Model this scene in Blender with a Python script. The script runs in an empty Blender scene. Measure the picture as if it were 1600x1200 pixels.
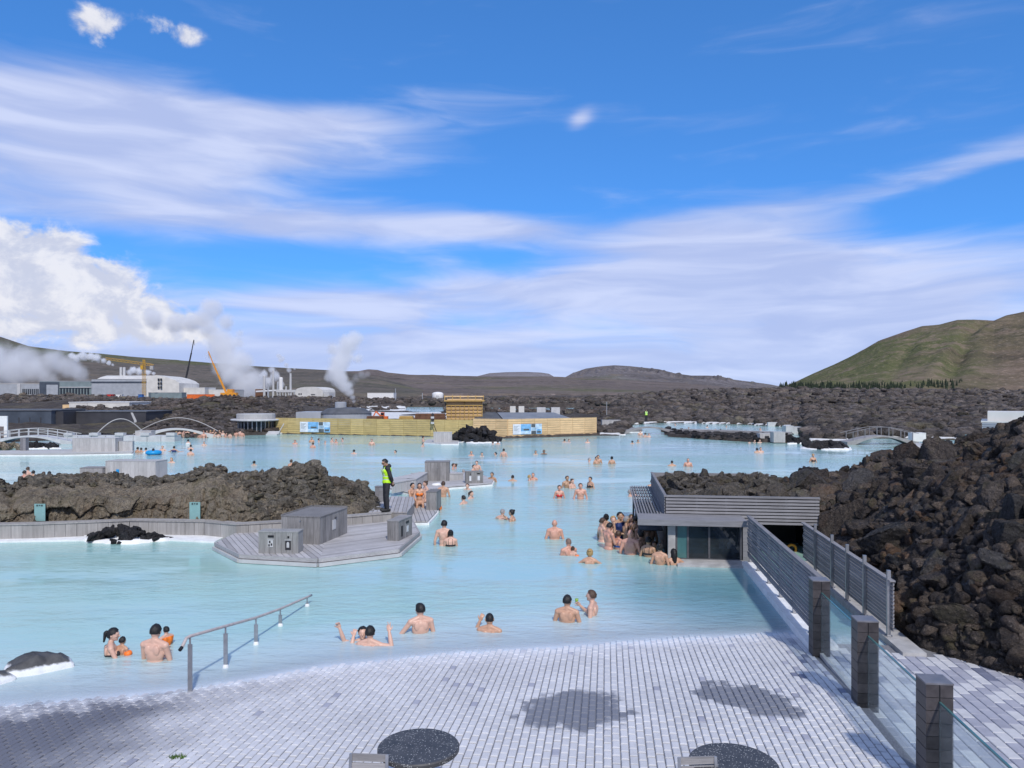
import bpy, bmesh, math, random
import numpy as np
from mathutils import Vector, Matrix, Euler

R = math.radians
random.seed(7)
rng = np.random.default_rng(7)
SC = bpy.context.scene
COL = SC.collection

# ------------------------------------------------------------------ camera
CAMH, FPX, HY = 4.5, 1200.0, 615.0        # eye height over the water, focal length and horizon row of the 1600 px photograph
cam_data = bpy.data.cameras.new('camera')
cam_data.sensor_width = 36.0
cam_data.lens = 27.0
cam_data.shift_y = 15.0 / 1600.0
cam_data.clip_start = 0.1
cam_data.clip_end = 30000.0
cam = bpy.data.objects.new('camera', cam_data)
cam.location = (0, 0, CAMH)
cam.rotation_euler = (R(90), 0, 0)
COL.objects.link(cam)
SC.camera = cam

# ------------------------------------------------------------------ view and render settings
SC.view_settings.view_transform = 'Standard'
SC.view_settings.look = 'None'
SC.view_settings.exposure = 0.13
SC.view_settings.gamma = 1.0
SC.render.engine = 'CYCLES'
cy = SC.cycles
cy.use_denoising = True
cy.max_bounces = 8
cy.diffuse_bounces = 3
cy.glossy_bounces = 3
cy.transmission_bounces = 6
cy.transparent_max_bounces = 12
cy.volume_bounces = 5
cy.volume_step_rate = 1.0
cy.volume_max_steps = 256
cy.sample_clamp_indirect = 6.0

# ------------------------------------------------------------------ sun and sky
SUN_EL, SUN_AZ = 44.0, 166.0              # azimuth clockwise from the view direction: from behind the viewer's right shoulder
SUN_DIR = Vector((math.sin(R(SUN_AZ)) * math.cos(R(SUN_EL)), math.cos(R(SUN_AZ)) * math.cos(R(SUN_EL)), math.sin(R(SUN_EL))))
sun_data = bpy.data.lights.new('sun', 'SUN')
sun_data.energy = 2.9
sun_data.angle = R(2.5)
sun_data.color = (1.0, 0.95, 0.88)
sun = bpy.data.objects.new('sun', sun_data)
sun.rotation_euler = (-SUN_DIR).to_track_quat('-Z', 'Y').to_euler()
COL.objects.link(sun)

world = bpy.data.worlds.new('World')
SC.world = world
world.use_nodes = True
world.cycles.sampling_method = 'MANUAL'
world.cycles.sample_map_resolution = 256


class NT:
    """small helper round a node tree"""
    def __init__(self, tree):
        self.t = tree
        tree.nodes.clear()

    def n(self, kind, **kw):
        node = self.t.nodes.new(kind)
        for k, v in kw.items():
            setattr(node, k, v)
        return node

    def lk(self, a, b):
        self.t.links.new(a, b)

    def put(self, sock, v):
        if hasattr(v, 'is_output') or isinstance(v, bpy.types.NodeSocket):
            self.t.links.new(v, sock)
        else:
            sock.default_value = v

    def m(self, op, a, b=None, c=None, clamp=False):
        nd = self.n('ShaderNodeMath', operation=op)
        nd.use_clamp = clamp
        self.put(nd.inputs[0], a)
        if b is not None:
            self.put(nd.inputs[1], b)
        if c is not None:
            self.put(nd.inputs[2], c)
        return nd.outputs[0]

    def sstep(self, x, lo, hi):
        nd = self.n('ShaderNodeMapRange', interpolation_type='SMOOTHSTEP')
        self.put(nd.inputs['Value'], x)
        nd.inputs['From Min'].default_value = lo
        nd.inputs['From Max'].default_value = hi
        return nd.outputs['Result']

    def lin(self, x, lo, hi, a=0.0, b=1.0):
        nd = self.n('ShaderNodeMapRange')
        self.put(nd.inputs['Value'], x)
        nd.inputs['From Min'].default_value = lo
        nd.inputs['From Max'].default_value = hi
        nd.inputs['To Min'].default_value = a
        nd.inputs['To Max'].default_value = b
        return nd.outputs['Result']

    def mix(self, f, a, b, blend='MIX'):
        nd = self.n('ShaderNodeMix', data_type='RGBA', blend_type=blend)
        self.put(nd.inputs[0], f)
        for s, v in ((nd.inputs[6], a), (nd.inputs[7], b)):
            if isinstance(v, (tuple, list)):
                v = tuple(v) + ((1.0,) if len(v) == 3 else ())
            self.put(s, v)
        return nd.outputs[2]

    def noise(self, vec=None, scale=5.0, detail=4.0, rough=0.55, dist=0.0, lac=2.0, color=False):
        nd = self.n('ShaderNodeTexNoise')
        if vec is not None:
            self.lk(vec, nd.inputs['Vector'])
        nd.inputs['Scale'].default_value = scale
        nd.inputs['Detail'].default_value = detail
        nd.inputs['Roughness'].default_value = rough
        nd.inputs['Lacunarity'].default_value = lac
        nd.inputs['Distortion'].default_value = dist
        return nd.outputs['Color' if color else 'Fac']

    def vor(self, vec=None, scale=5.0, feature='F1', out='Distance', rand=1.0):
        nd = self.n('ShaderNodeTexVoronoi', feature=feature)
        if vec is not None:
            self.lk(vec, nd.inputs['Vector'])
        nd.inputs['Scale'].default_value = scale
        nd.inputs['Randomness'].default_value = rand
        return nd.outputs[out]

    def ramp(self, f, stops, interp='LINEAR'):
        nd = self.n('ShaderNodeValToRGB')
        nd.color_ramp.interpolation = interp
        el = nd.color_ramp.elements
        while len(el) < len(stops):
            el.new(0.5)
        for e, (p, c) in zip(el, stops):
            e.position = p
            e.color = tuple(c) + ((1.0,) if len(c) == 3 else ())
        self.put(nd.inputs[0], f)
        return nd.outputs[0]

    def mapping(self, vec, scale=(1, 1, 1), loc=(0, 0, 0), rot=(0, 0, 0)):
        nd = self.n('ShaderNodeMapping')
        self.lk(vec, nd.inputs['Vector'])
        nd.inputs['Scale'].default_value = scale
        nd.inputs['Location'].default_value = loc
        nd.inputs['Rotation'].default_value = rot
        return nd.outputs[0]

    def xyz(self, x, y, z):
        nd = self.n('ShaderNodeCombineXYZ')
        for s, v in zip(nd.inputs, (x, y, z)):
            self.put(s, v)
        return nd.outputs[0]

    def sep(self, v):
        nd = self.n('ShaderNodeSeparateXYZ')
        self.lk(v, nd.inputs[0])
        return nd.outputs[0], nd.outputs[1], nd.outputs[2]

    def bump(self, h, strength=0.5, dist=0.02):
        nd = self.n('ShaderNodeBump')
        nd.inputs['Strength'].default_value = strength
        nd.inputs['Distance'].default_value = dist
        self.lk(h, nd.inputs['Height'])
        return nd.outputs[0]


def build_world():
    w = NT(world.node_tree)
    out = w.n('ShaderNodeOutputWorld')
    bg = w.n('ShaderNodeBackground')
    bg.inputs['Strength'].default_value = 0.15
    w.lk(bg.outputs[0], out.inputs[0])
    sky = w.n('ShaderNodeTexSky', sky_type='NISHITA')
    sky.sun_disc = False
    sky.sun_elevation = R(SUN_EL)
    sky.sun_rotation = R(SUN_AZ)
    sky.altitude = 0
    sky.air_density = 0.6
    sky.dust_density = 0.0
    sky.ozone_density = 3.0
    gm = w.n('ShaderNodeGamma')                                # clear, saturated summer blue, as the camera rendered it
    gm.inputs['Gamma'].default_value = 0.6
    w.lk(sky.outputs[0], gm.inputs['Color'])
    base = w.mix(1.0, gm.outputs[0], (0.47, 1.20, 2.20), 'MULTIPLY')
    geo = w.n('ShaderNodeTexCoord').outputs['Generated']
    x, y, z = w.sep(geo)
    # direction as azimuth / elevation in degrees: the clouds lie on the sky dome
    az = w.m('MULTIPLY', w.m('ARCTAN2', x, y), 57.2958)
    el = w.m('MULTIPLY', w.m('ARCSINE', z), 57.2958)
    # wispy high cloud: long, nearly level streaks, warped
    v = w.xyz(w.m('MULTIPLY', az, 0.040), w.m('MULTIPLY', el, 0.17), 0.0)
    wr = w.noise(w.mapping(v, (1.5, 1.5, 1.0), (3.1, 1.7, 0)), 1.0, 2, 0.5, color=True)
    vv = w.n('ShaderNodeVectorMath', operation='MULTIPLY_ADD')
    w.lk(wr, vv.inputs[0])
    vv.inputs[1].default_value = (0.9, 0.55, 0.0)
    w.lk(v, vv.inputs[2])
    vw = vv.outputs[0]
    n1 = w.noise(vw, 1.5, 6, 0.54)
    n2 = w.noise(w.mapping(vw, (1.0, 1.7, 1.0), (7, 3, 0)), 2.0, 5, 0.52)
    wisp = w.m('ADD', w.m('MULTIPLY', n1, 0.62), w.m('MULTIPLY', n2, 0.38))

    def blob(a0, e0, ra, re, tilt=0.0, amp=1.0):
        da = w.m('SUBTRACT', az, a0)
        de = w.m('SUBTRACT', el, e0) if tilt == 0 else w.m('MULTIPLY_ADD', da, -tilt, w.m('SUBTRACT', el, e0))
        q = w.m('MULTIPLY_ADD', w.m('MULTIPLY', da, -1.0 / ra ** 2), da, w.m('MULTIPLY', w.m('MULTIPLY', de, -1.0 / re ** 2), de))
        return w.m('MULTIPLY', w.m('EXPONENT', q), amp)

    def total(items):
        s = None
        for b in items:
            s = b if s is None else w.m('ADD', s, b)
        return s

    cov = total([
        blob(-22, 18.2, 15, 2.1, 0.02, 0.46), blob(-13, 19.2, 7, 1.1, 0.06, 0.22), blob(-28, 15.0, 14, 2.7, 0.0, 0.50),
        blob(-17, 11.8, 18, 1.35, 0.02, 0.42), blob(-2, 12.3, 6, 1.2, -0.02, 0.34), blob(-33, 18.5, 10, 2.0, 0, 0.2),
        blob(16, 11.2, 10, 2.3, 0.03, 0.36), blob(20, 8.0, 20, 2.6, 0.0, 0.40), blob(31, 14.4, 6.0, 0.85, 0.16, 0.36),
        blob(20, 13.2, 8, 0.9, 0.12, 0.10), blob(5, 7.9, 13, 1.0, 0.03, 0.28), blob(18, 18.4, 14, 1.4, -0.06, 0.13),
        blob(22, 23.6, 16, 1.3, -0.05, 0.13), blob(5.1, 19.6, 0.9, 0.7, 0.4, 0.28), blob(-14, 6.6, 9, 0.9, 0.0, 0.28),
    ])
    low = w.m('MULTIPLY', w.sstep(el, 11.0, 0.5), 0.62)          # the bank of thin cloud above the horizon, all the way round
    rest = w.m('MULTIPLY', w.m('ADD', w.sstep(w.m('ABSOLUTE', az), 37.0, 60.0), w.sstep(el, 30.0, 45.0), clamp=True), 0.30)
    dens = w.m('ADD', w.m('ADD', wisp, cov), w.m('ADD', low, rest))
    fac = w.m('MULTIPLY', w.sstep(dens, 0.55, 1.0), 0.92)
    shade = w.m('ADD', w.m('MULTIPLY', n2, 1.0), w.m('MULTIPLY', w.m('SUBTRACT', n1, 0.5), -0.4))
    ccol = w.mix(w.sstep(shade, 0.35, 0.7), (2.9, 3.4, 5.2), (4.0, 4.4, 5.9))
    c1 = w.mix(fac, base, ccol)
    # heaped clouds: low on the left, two small ones high on the left
    u = w.xyz(w.m('MULTIPLY', az, 0.17), w.m('MULTIPLY', el, 0.21), 4.0)
    cn = w.noise(u, 1.9, 7, 0.6, 0.3)
    cn_up = w.noise(w.mapping(u, (1, 1, 1), (0.12, 0.10, 0)), 1.9, 5, 0.6, 0.3)
    heap = total([
        blob(-33.5, 7.9, 4.2, 2.7, 0.0, 0.88), blob(-29.2, 7.1, 4.0, 2.2, -0.10, 0.82), blob(-39, 8.5, 6, 2.8, 0, 0.8), blob(-24.5, 5.2, 3.4, 1.3, 0.0, 0.62),
        blob(-29.0, 3.9, 9.0, 1.2, 0, 0.52), blob(-28.3, 22.9, 1.7, 1.3, -0.2, 0.62), blob(-23.8, 23.4, 2.3, 0.8, -0.12, 0.58)])
    hd = w.m('ADD', heap, w.m('MULTIPLY', w.m('MULTIPLY', w.m('SUBTRACT', cn, 0.5), 2.3), w.m('MULTIPLY', heap, 2.2, clamp=True)))
    hf = w.sstep(hd, 0.20, 0.66)
    # cloud bodies are whiter on the sunward upper side and greyer below
    lit = w.m('ADD', w.m('MULTIPLY', w.m('SUBTRACT', cn, cn_up), 3.2), w.m('MULTIPLY', w.m('SUBTRACT', cn, 0.5), 1.2))
    hcol = w.mix(w.sstep(lit, -0.35, 0.55), (3.8, 4.0, 4.8), (5.3, 5.3, 5.6))
    c2 = w.mix(w.m('MULTIPLY', hf, 0.93), c1, hcol)
    w.lk(c2, bg.inputs['Color'])


build_world()

# ================================================================== helpers
def W(px, py, z=0.0):
    """point of the level z that the photograph shows at pixel (px, py)"""
    d = (CAMH - z) * FPX / (py - HY)
    return Vector(((px - 800.0) / FPX * d, d, z))


def D(px, py, d):
    """point at distance d seen at pixel (px, py)"""
    return Vector(((px - 800.0) / FPX * d, d, CAMH - (py - HY) / FPX * d))


YAW = R(7.0)                                  # the terrace, the bar and the fences are turned 7 degrees
CU, SU = math.cos(YAW), math.sin(YAW)


def AB(a, b, z=0.0):
    """terrace frame (a to the right, b away) to world"""
    return Vector((a * CU + b * SU, -a * SU + b * CU, z))


def toAB(p):
    return p[0] * CU - p[1] * SU, p[0] * SU + p[1] * CU


# ---- vectorised gradient noise
_perm = rng.permutation(256)
_perm = np.concatenate([_perm, _perm, _perm])
_g3 = rng.normal(size=(256, 3))
_g3 /= np.linalg.norm(_g3, axis=1)[:, None]


def perlin(p):
    p = np.asarray(p, float)
    i = np.floor(p).astype(int)
    f = p - i
    i &= 255
    u = f * f * f * (f * (f * 6 - 15) + 10)
    res = 0
    for dx in (0, 1):
        wx = u[:, 0] if dx else 1 - u[:, 0]
        for dy in (0, 1):
            wy = u[:, 1] if dy else 1 - u[:, 1]
            for dz in (0, 1):
                wz = u[:, 2] if dz else 1 - u[:, 2]
                h = _perm[_perm[_perm[(i[:, 0] + dx) & 255] + ((i[:, 1] + dy) & 255)] + ((i[:, 2] + dz) & 255)]
                g = _g3[h]
                res = res + wx * wy * wz * (g[:, 0] * (f[:, 0] - dx) + g[:, 1] * (f[:, 1] - dy) + g[:, 2] * (f[:, 2] - dz))
    return res


def fbm(p, octaves=4, gain=0.5, lac=2.03, ridge=False):
    p = np.asarray(p, float)
    s, a, tot = 0, 1.0, 0.0
    for k in range(octaves):
        n = perlin(p + 17.3 * k)
        if ridge:
            n = 0.5 - np.abs(n) * 1.6
        s = s + a * n
        tot += a
        a *= gain
        p = p * lac
    return s / tot


def smooth(x, lo, hi):
    t = np.clip((np.asarray(x, float) - lo) / (hi - lo), 0, 1)
    return t * t * (3 - 2 * t)


# ---- objects
def mesh_from(verts, faces, name='mesh', smooth_shade=False):
    me = bpy.data.meshes.new(name)
    me.from_pydata([tuple(v) for v in verts], [], [tuple(f) for f in faces])
    me.update()
    if smooth_shade:
        me.polygons.foreach_set('use_smooth', [True] * len(me.polygons))
    return me


def link(name, me, m=None, parent=None, loc=None, rotz=None):
    o = bpy.data.objects.new(name, me)
    COL.objects.link(o)
    if m is not None and me is not None and len(me.materials) == 0:
        me.materials.append(m)
    if parent is not None:
        o.parent = parent
    if loc is not None:
        o.location = loc
    if rotz is not None:
        o.rotation_euler = (0, 0, rotz)
    return o


def tag(o, label, cat, group=None):
    o['label'] = label
    o['category'] = cat
    if group:
        o['group'] = group
    return o


def thing(name, label, cat, loc=(0, 0, 0), rotz=0.0, group=None):
    o = bpy.data.objects.new(name, None)
    o.empty_display_size = 0.2
    COL.objects.link(o)
    o.location = loc
    o.rotation_euler = (0, 0, rotz)
    return tag(o, label, cat, group)


def kind(o, k):
    o['kind'] = k
    return o


class MB:
    """collects shapes, builds one mesh object"""
    def __init__(self):
        self.v, self.f, self.mi = [], [], []
        self.cur = 0

    def add(self, vs, fs):
        o = len(self.v)
        self.v += [tuple(p) for p in vs]
        self.f += [tuple(i + o for i in f) for f in fs]
        self.mi += [self.cur] * len(fs)
        return self

    def box(self, x0, x1, y0, y1, z0, z1, mat=None):
        vs = [(x0, y0, z0), (x1, y0, z0), (x1, y1, z0), (x0, y1, z0), (x0, y0, z1), (x1, y0, z1), (x1, y1, z1), (x0, y1, z1)]
        if mat is not None:
            vs = [mat @ Vector(p) for p in vs]
        return self.add(vs, [(0, 3, 2, 1), (4, 5, 6, 7), (0, 1, 5, 4), (1, 2, 6, 5), (2, 3, 7, 6), (3, 0, 4, 7)])

    def cbox(self, x0, x1, y0, y1, z0, z1, c=0.01, mat=None):
        """box with chamfered upper edges"""
        vs = [(x0, y0, z0), (x1, y0, z0), (x1, y1, z0), (x0, y1, z0), (x0, y0, z1 - c), (x1, y0, z1 - c), (x1, y1, z1 - c), (x0, y1, z1 - c),
              (x0 + c, y0 + c, z1), (x1 - c, y0 + c, z1), (x1 - c, y1 - c, z1), (x0 + c, y1 - c, z1)]
        if mat is not None:
            vs = [mat @ Vector(p) for p in vs]
        fs = [(0, 3, 2, 1), (8, 9, 10, 11)]
        for k in range(4):
            j = (k + 1) % 4
            fs += [(k, j, j + 4, k + 4), (k + 4, j + 4, j + 8, k + 8)]
        return self.add(vs, fs)

    def beam(self, p, q, w, h, up=(0, 0, 1)):
        """rectangular bar from p to q, w wide, h tall"""
        p, q = Vector(p), Vector(q)
        t = (q - p).normalized()
        s = t.cross(Vector(up))
        if s.length < 1e-5:
            s = t.cross(Vector((1, 0, 0)))
        s.normalize()
        n = s.cross(t).normalized()
        vs = []
        for e in (p, q):
            for a, b in ((-1, -1), (1, -1), (1, 1), (-1, 1)):
                vs.append(e + s * (a * w / 2) + n * (b * h / 2))
        return self.add(vs, [(3, 2, 1, 0), (4, 5, 6, 7), (0, 1, 5, 4), (1, 2, 6, 5), (2, 3, 7, 6), (3, 0, 4, 7)])

    def tube(self, pts, r, n=8, caps=True):
        pts = [Vector(p) for p in pts]
        rr = r if isinstance(r, (list, tuple)) else [r] * len(pts)
        o = len(self.v)
        prev = None
        vs, fs = [], []
        for i, p in enumerate(pts):
            t = (pts[min(i + 1, len(pts) - 1)] - pts[max(i - 1, 0)]).normalized()
            if prev is None:
                a = t.cross(Vector((0, 0, 1)))
                if a.length < 1e-4:
                    a = t.cross(Vector((1, 0, 0)))
            else:
                a = prev - t * prev.dot(t)
            a.normalize()
            prev = a
            b = t.cross(a)
            for k in range(n):
                th = 2 * math.pi * k / n
                vs.append(p + (a * math.cos(th) + b * math.sin(th)) * rr[i])
        for i in range(len(pts) - 1):
            for k in range(n):
                j = (k + 1) % n
                fs.append((i * n + k, i * n + j, (i + 1) * n + j, (i + 1) * n + k))
        if caps:
            fs.append(tuple(reversed(range(n))))
            fs.append(tuple(range((len(pts) - 1) * n, len(pts) * n)))
        return self.add(vs, fs)

    def lathe(self, prof, n=24, c=(0, 0, 0)):
        vs, fs = [], []
        for r, z in prof:
            for k in range(n):
                th = 2 * math.pi * k / n
                vs.append((c[0] + r * math.cos(th), c[1] + r * math.sin(th), c[2] + z))
        for i in range(len(prof) - 1):
            for k in range(n):
                j = (k + 1) % n
                fs.append((i * n + k, i * n + j, (i + 1) * n + j, (i + 1) * n + k))
        fs.append(tuple(reversed(range(n))))
        fs.append(tuple(range((len(prof) - 1) * n, len(prof) * n)))
        return self.add(vs, fs)

    def prism(self, poly, z0, z1):
        n = len(poly)
        vs = [(p[0], p[1], z0) for p in poly] + [(p[0], p[1], z1) for p in poly]
        a = sum(poly[i][0] * poly[(i + 1) % n][1] - poly[(i + 1) % n][0] * poly[i][1] for i in range(n))
        fs = [tuple(reversed(range(n))), tuple(range(n, 2 * n))] + [(i, (i + 1) % n, n + (i + 1) % n, n + i) for i in range(n)]
        if a < 0:
            fs = [tuple(reversed(f)) for f in fs]
        return self.add(vs, fs)

    def slab(self, pts, t):
        """polygon of 3-d points thickened downwards by t"""
        n = len(pts)
        pts = [Vector(p) for p in pts]
        vs = [p - Vector((0, 0, t)) for p in pts] + pts
        fs = [tuple(reversed(range(n))), tuple(range(n, 2 * n))] + [(i, (i + 1) % n, n + (i + 1) % n, n + i) for i in range(n)]
        return self.add(vs, fs)

    def me(self, name='mesh', smooth_shade=False):
        return mesh_from(self.v, self.f, name, smooth_shade)

    def build(self, name, m, parent=None, loc=None, rotz=None, smooth_shade=False):
        me = self.me(name, smooth_shade)
        if isinstance(m, (list, tuple)):
            for k in m:
                me.materials.append(k)
            me.polygons.foreach_set('material_index', self.mi)
            return link(name, me, None, parent, loc, rotz)
        return link(name, me, m, parent, loc, rotz)


def copy_tree(o, parent=None):
    c = o.copy()
    COL.objects.link(c)
    c.parent = parent
    for ch in [k for k in KIDS(o)]:
        copy_tree(ch, c)
    return c


def KIDS(o):
    return [x for x in COL.objects if x.parent == o]


def clip(poly, p, n):
    """part of a convex 2-d polygon on the side of p that n points to"""
    out = []
    for i in range(len(poly)):
        a, b = poly[i], poly[(i + 1) % len(poly)]
        da = (a[0] - p[0]) * n[0] + (a[1] - p[1]) * n[1]
        db = (b[0] - p[0]) * n[0] + (b[1] - p[1]) * n[1]
        if da >= 0:
            out.append(a)
        if (da >= 0) != (db >= 0):
            t = da / (da - db)
            out.append((a[0] + (b[0] - a[0]) * t, a[1] + (b[1] - a[1]) * t))
    return out


def planks(poly, ang, width, gap):
    """cuts a convex polygon into strips that run along direction ang"""
    d = (math.cos(ang), math.sin(ang))
    n = (-d[1], d[0])
    s = [p[0] * n[0] + p[1] * n[1] for p in poly]
    k = math.floor(min(s) / width) * width
    res = []
    while k < max(s):
        q = clip(poly, (n[0] * (k + gap / 2), n[1] * (k + gap / 2)), n)
        if len(q) > 2:
            q = clip(q, (n[0] * (k + width - gap / 2), n[1] * (k + width - gap / 2)), (-n[0], -n[1]))
        if len(q) > 2:
            ar = abs(sum(q[i][0] * q[(i + 1) % len(q)][1] - q[(i + 1) % len(q)][0] * q[i][1] for i in range(len(q)))) / 2
            if ar > 0.006:
                res.append(q)
        k += width
    return res


# ================================================================== materials
def material(name):
    m = bpy.data.materials.new(name)
    m.use_nodes = True
    w = NT(m.node_tree)
    out = w.n('ShaderNodeOutputMaterial')
    b = w.n('ShaderNodeBsdfPrincipled')
    w.lk(b.outputs[0], out.inputs[0])
    return m, w, b, out


def plain(name, col, rough=0.6, vary=0.12, scale=6.0, metal=0.0, bump=0.0, spec=0.4, objvar=0.0):
    """a colour with a little uneven wear"""
    m, w, b, out = material(name)
    tc = w.n('ShaderNodeTexCoord').outputs['Object']
    n = w.noise(tc, scale, 6, 0.6)
    d = tuple(c * (1 - vary * 1.6) for c in col)
    e = tuple(min(1.0, c * (1 + vary)) for c in col)
    c = w.ramp(n, [(0.3, d), (0.7, e)])
    if objvar:
        oi = w.n('ShaderNodeObjectInfo').outputs['Random']
        hs = w.n('ShaderNodeHueSaturation')
        w.lk(c, hs.inputs['Color'])
        w.lk(w.lin(oi, 0, 1, 1 - objvar, 1 + objvar), hs.inputs['Value'])
        c = hs.outputs[0]
    w.lk(c, b.inputs['Base Color'])
    w.lk(w.lin(n, 0.3, 0.7, max(0.02, rough - 0.08), min(1, rough + 0.08)), b.inputs['Roughness'])
    b.inputs['Metallic'].default_value = metal
    b.inputs['Specular IOR Level'].default_value = spec
    if bump:
        n2 = w.noise(tc, scale * 6, 4, 0.6)
        w.lk(w.bump(n2, bump, 0.01), b.inputs['Normal'])
    return m


def wood(name, col, axis=0, vary=0.3, objvar=0.18, rough=0.75, grain=40.0):
    """weathered timber, grain along one axis of the object"""
    m, w, b, out = material(name)
    tc = w.n('ShaderNodeTexCoord').outputs['Object']
    oi = w.n('ShaderNodeObjectInfo').outputs['Random']
    s = [grain] * 3
    s[axis] = grain / 18.0
    off = w.n('ShaderNodeVectorMath', operation='ADD')
    w.lk(w.mapping(tc, tuple(s)), off.inputs[0])
    w.lk(w.xyz(w.m('MULTIPLY', oi, 37.0), w.m('MULTIPLY', oi, 91.0), w.m('MULTIPLY', oi, 53.0)), off.inputs[1])
    g = w.noise(off.outputs[0], 1.0, 5, 0.65, 0.4)
    st = w.noise(tc, 1.7, 4, 0.6)
    f = w.m('ADD', w.m('MULTIPLY', g, 0.7), w.m('MULTIPLY', st, 0.3))
    c = w.ramp(f, [(0.3, tuple(k * (1 - vary * 1.5) for k in col)), (0.55, col), (0.75, tuple(min(1, k * (1 + vary)) for k in col))])
    hs = w.n('ShaderNodeHueSaturation')
    w.lk(c, hs.inputs['Color'])
    w.lk(w.lin(oi, 0, 1, 1 - objvar, 1 + objvar), hs.inputs['Value'])
    w.lk(hs.outputs[0], b.inputs['Base Color'])
    b.inputs['Roughness'].default_value = rough
    b.inputs['Specular IOR Level'].default_value = 0.25
    w.lk(w.bump(g, 0.35, 0.004), b.inputs['Normal'])
    return m


def lava(name, dark, mid, light, scale=1.0, rust=0.25, moss=0.0, pale=0.0, bump=1.0, objvar=0.35, bdist=0.2):
    """clinkery lava rock"""
    m, w, b, out = material(name)
    gp = w.n('ShaderNodeNewGeometry').outputs['Position']
    n1 = w.noise(gp, 1.1 * scale, 8, 0.65)
    n2 = w.noise(gp, 7.0 * scale, 8, 0.7)
    v = w.vor(gp, 9.0 * scale, 'F1')
    f = w.m('ADD', w.m('MULTIPLY', n1, 0.45), w.m('MULTIPLY', n2, 0.55))
    c = w.ramp(f, [(0.30, dark), (0.52, mid), (0.74, light)])
    n6 = w.noise(gp, 26.0 * scale, 5, 0.7)
    c = w.mix(w.m('MULTIPLY', w.sstep(n6, 0.56, 0.68), 0.6), c, tuple(k * 1.35 for k in light))
    c = w.mix(w.m('MULTIPLY', w.sstep(n6, 0.45, 0.36), 0.7), c, tuple(k * 0.6 for k in dark))
    n3 = w.noise(w.mapping(gp, (1, 1, 1), (5, 2, 8)), 0.6 * scale, 6, 0.6)
    c = w.mix(w.m('MULTIPLY', w.sstep(n3, 0.52, 0.68), rust), c, (0.16, 0.085, 0.045))
    if moss:
        n4 = w.noise(w.mapping(gp, (1, 1, 1), (15, 22, 3)), 1.3 * scale, 7, 0.65)
        c = w.mix(w.m('MULTIPLY', w.sstep(n4, 0.52, 0.66), moss), c, (0.125, 0.115, 0.05))
    if pale:
        n5 = w.noise(w.mapping(gp, (1, 1, 1), (1, 32, 13)), 2.3 * scale, 8, 0.7)
        c = w.mix(w.m('MULTIPLY', w.sstep(n5, 0.6, 0.72), pale), c, (0.34, 0.32, 0.27))
    oi = w.m('FRACT', w.m('ADD', w.n('ShaderNodeObjectInfo').outputs['Random'], w.n('ShaderNodeNewGeometry').outputs['Random Per Island']))
    hs = w.n('ShaderNodeHueSaturation')
    w.lk(c, hs.inputs['Color'])
    w.lk(w.lin(oi, 0, 1, 1 - objvar, 1 + objvar), hs.inputs['Value'])
    w.lk(hs.outputs[0], b.inputs['Base Color'])
    b.inputs['Roughness'].default_value = 0.92
    b.inputs['Specular IOR Level'].default_value = 0.2
    h = w.m('ADD', w.m('ADD', w.m('MULTIPLY', n2, 1.0), w.m('MULTIPLY', v, 0.6)), w.m('MULTIPLY', n6, 0.5))
    w.lk(w.bump(h, bump, bdist / scale), b.inputs['Normal'])
    return m


MT = {}
MT['lava_near'] = lava('lava_near', (0.02, 0.017, 0.017), (0.082, 0.069, 0.063), (0.20, 0.168, 0.145), 1.0, 0.3, 0.25, 0.15)
MT['lava_near_b'] = lava('lava_near_b', (0.036, 0.028, 0.023), (0.125, 0.098, 0.08), (0.25, 0.205, 0.165), 1.3, 0.6, 0.4, 0.1)
MT['lava_near_c'] = lava('lava_near_c', (0.03, 0.029, 0.03), (0.085, 0.08, 0.08), (0.19, 0.18, 0.17), 0.8, 0.1, 0.3, 0.45)
MT['lava_brown'] = lava('lava_brown', (0.08, 0.065, 0.05), (0.30, 0.25, 0.185), (0.50, 0.43, 0.33), 1.0, 0.45, 0.4, 0.4)
MT['lava_far'] = lava('lava_far', (0.035, 0.03, 0.03), (0.125, 0.107, 0.097), (0.26, 0.22, 0.19), 0.12, 0.2, 0.35, 0.0, 1.0, 0.45, 0.10)
MT['lava_dark'] = lava('lava_dark', (0.014, 0.014, 0.016), (0.04, 0.039, 0.042), (0.09, 0.086, 0.086), 1.2, 0.05, 0.05, 0.0)
MT['wood_grey'] = wood('wood_grey', (0.30, 0.285, 0.28), 2)
MT['wood_grey_x'] = wood('wood_grey_x', (0.33, 0.315, 0.31), 0)
MT['wood_box'] = wood('wood_box', (0.26, 0.25, 0.245), 2, 0.35, 0.22)
MT['wood_deck'] = wood('wood_deck', (0.40, 0.385, 0.385), 0, 0.25, 0.16)
MT['wood_slat'] = wood('wood_slat', (0.235, 0.23, 0.24), 0, 0.25, 0.16)
MT['wood_slat_y'] = wood('wood_slat_y', (0.235, 0.23, 0.24), 1, 0.25, 0.16)
MT['wood_tan'] = wood('wood_tan', (0.72, 0.50, 0.27), 0, 0.22, 0.10, 0.7, 9.0)
MT['wood_yellow'] = wood('wood_yellow', (0.53, 0.405, 0.175), 0, 0.25, 0.10, 0.7, 9.0)
MT['wood_form'] = wood('wood_form', (0.55, 0.36, 0.12), 0, 0.3, 0.15, 0.7, 9.0)
MT['steel'] = plain('steel', (0.40, 0.40, 0.41), 0.4, 0.12, 8, 0.75)
MT['steel_dark'] = plain('steel_dark', (0.10, 0.10, 0.11), 0.5, 0.2, 8, 0.2)
MT['white_paint'] = plain('white_paint', (0.74, 0.73, 0.71), 0.55, 0.08, 2)
MT['off_white'] = plain('off_white', (0.50, 0.50, 0.50), 0.6, 0.1, 2)
MT['grey_clad'] = plain('grey_clad', (0.36, 0.38, 0.41), 0.6, 0.1, 0.5)
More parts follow.
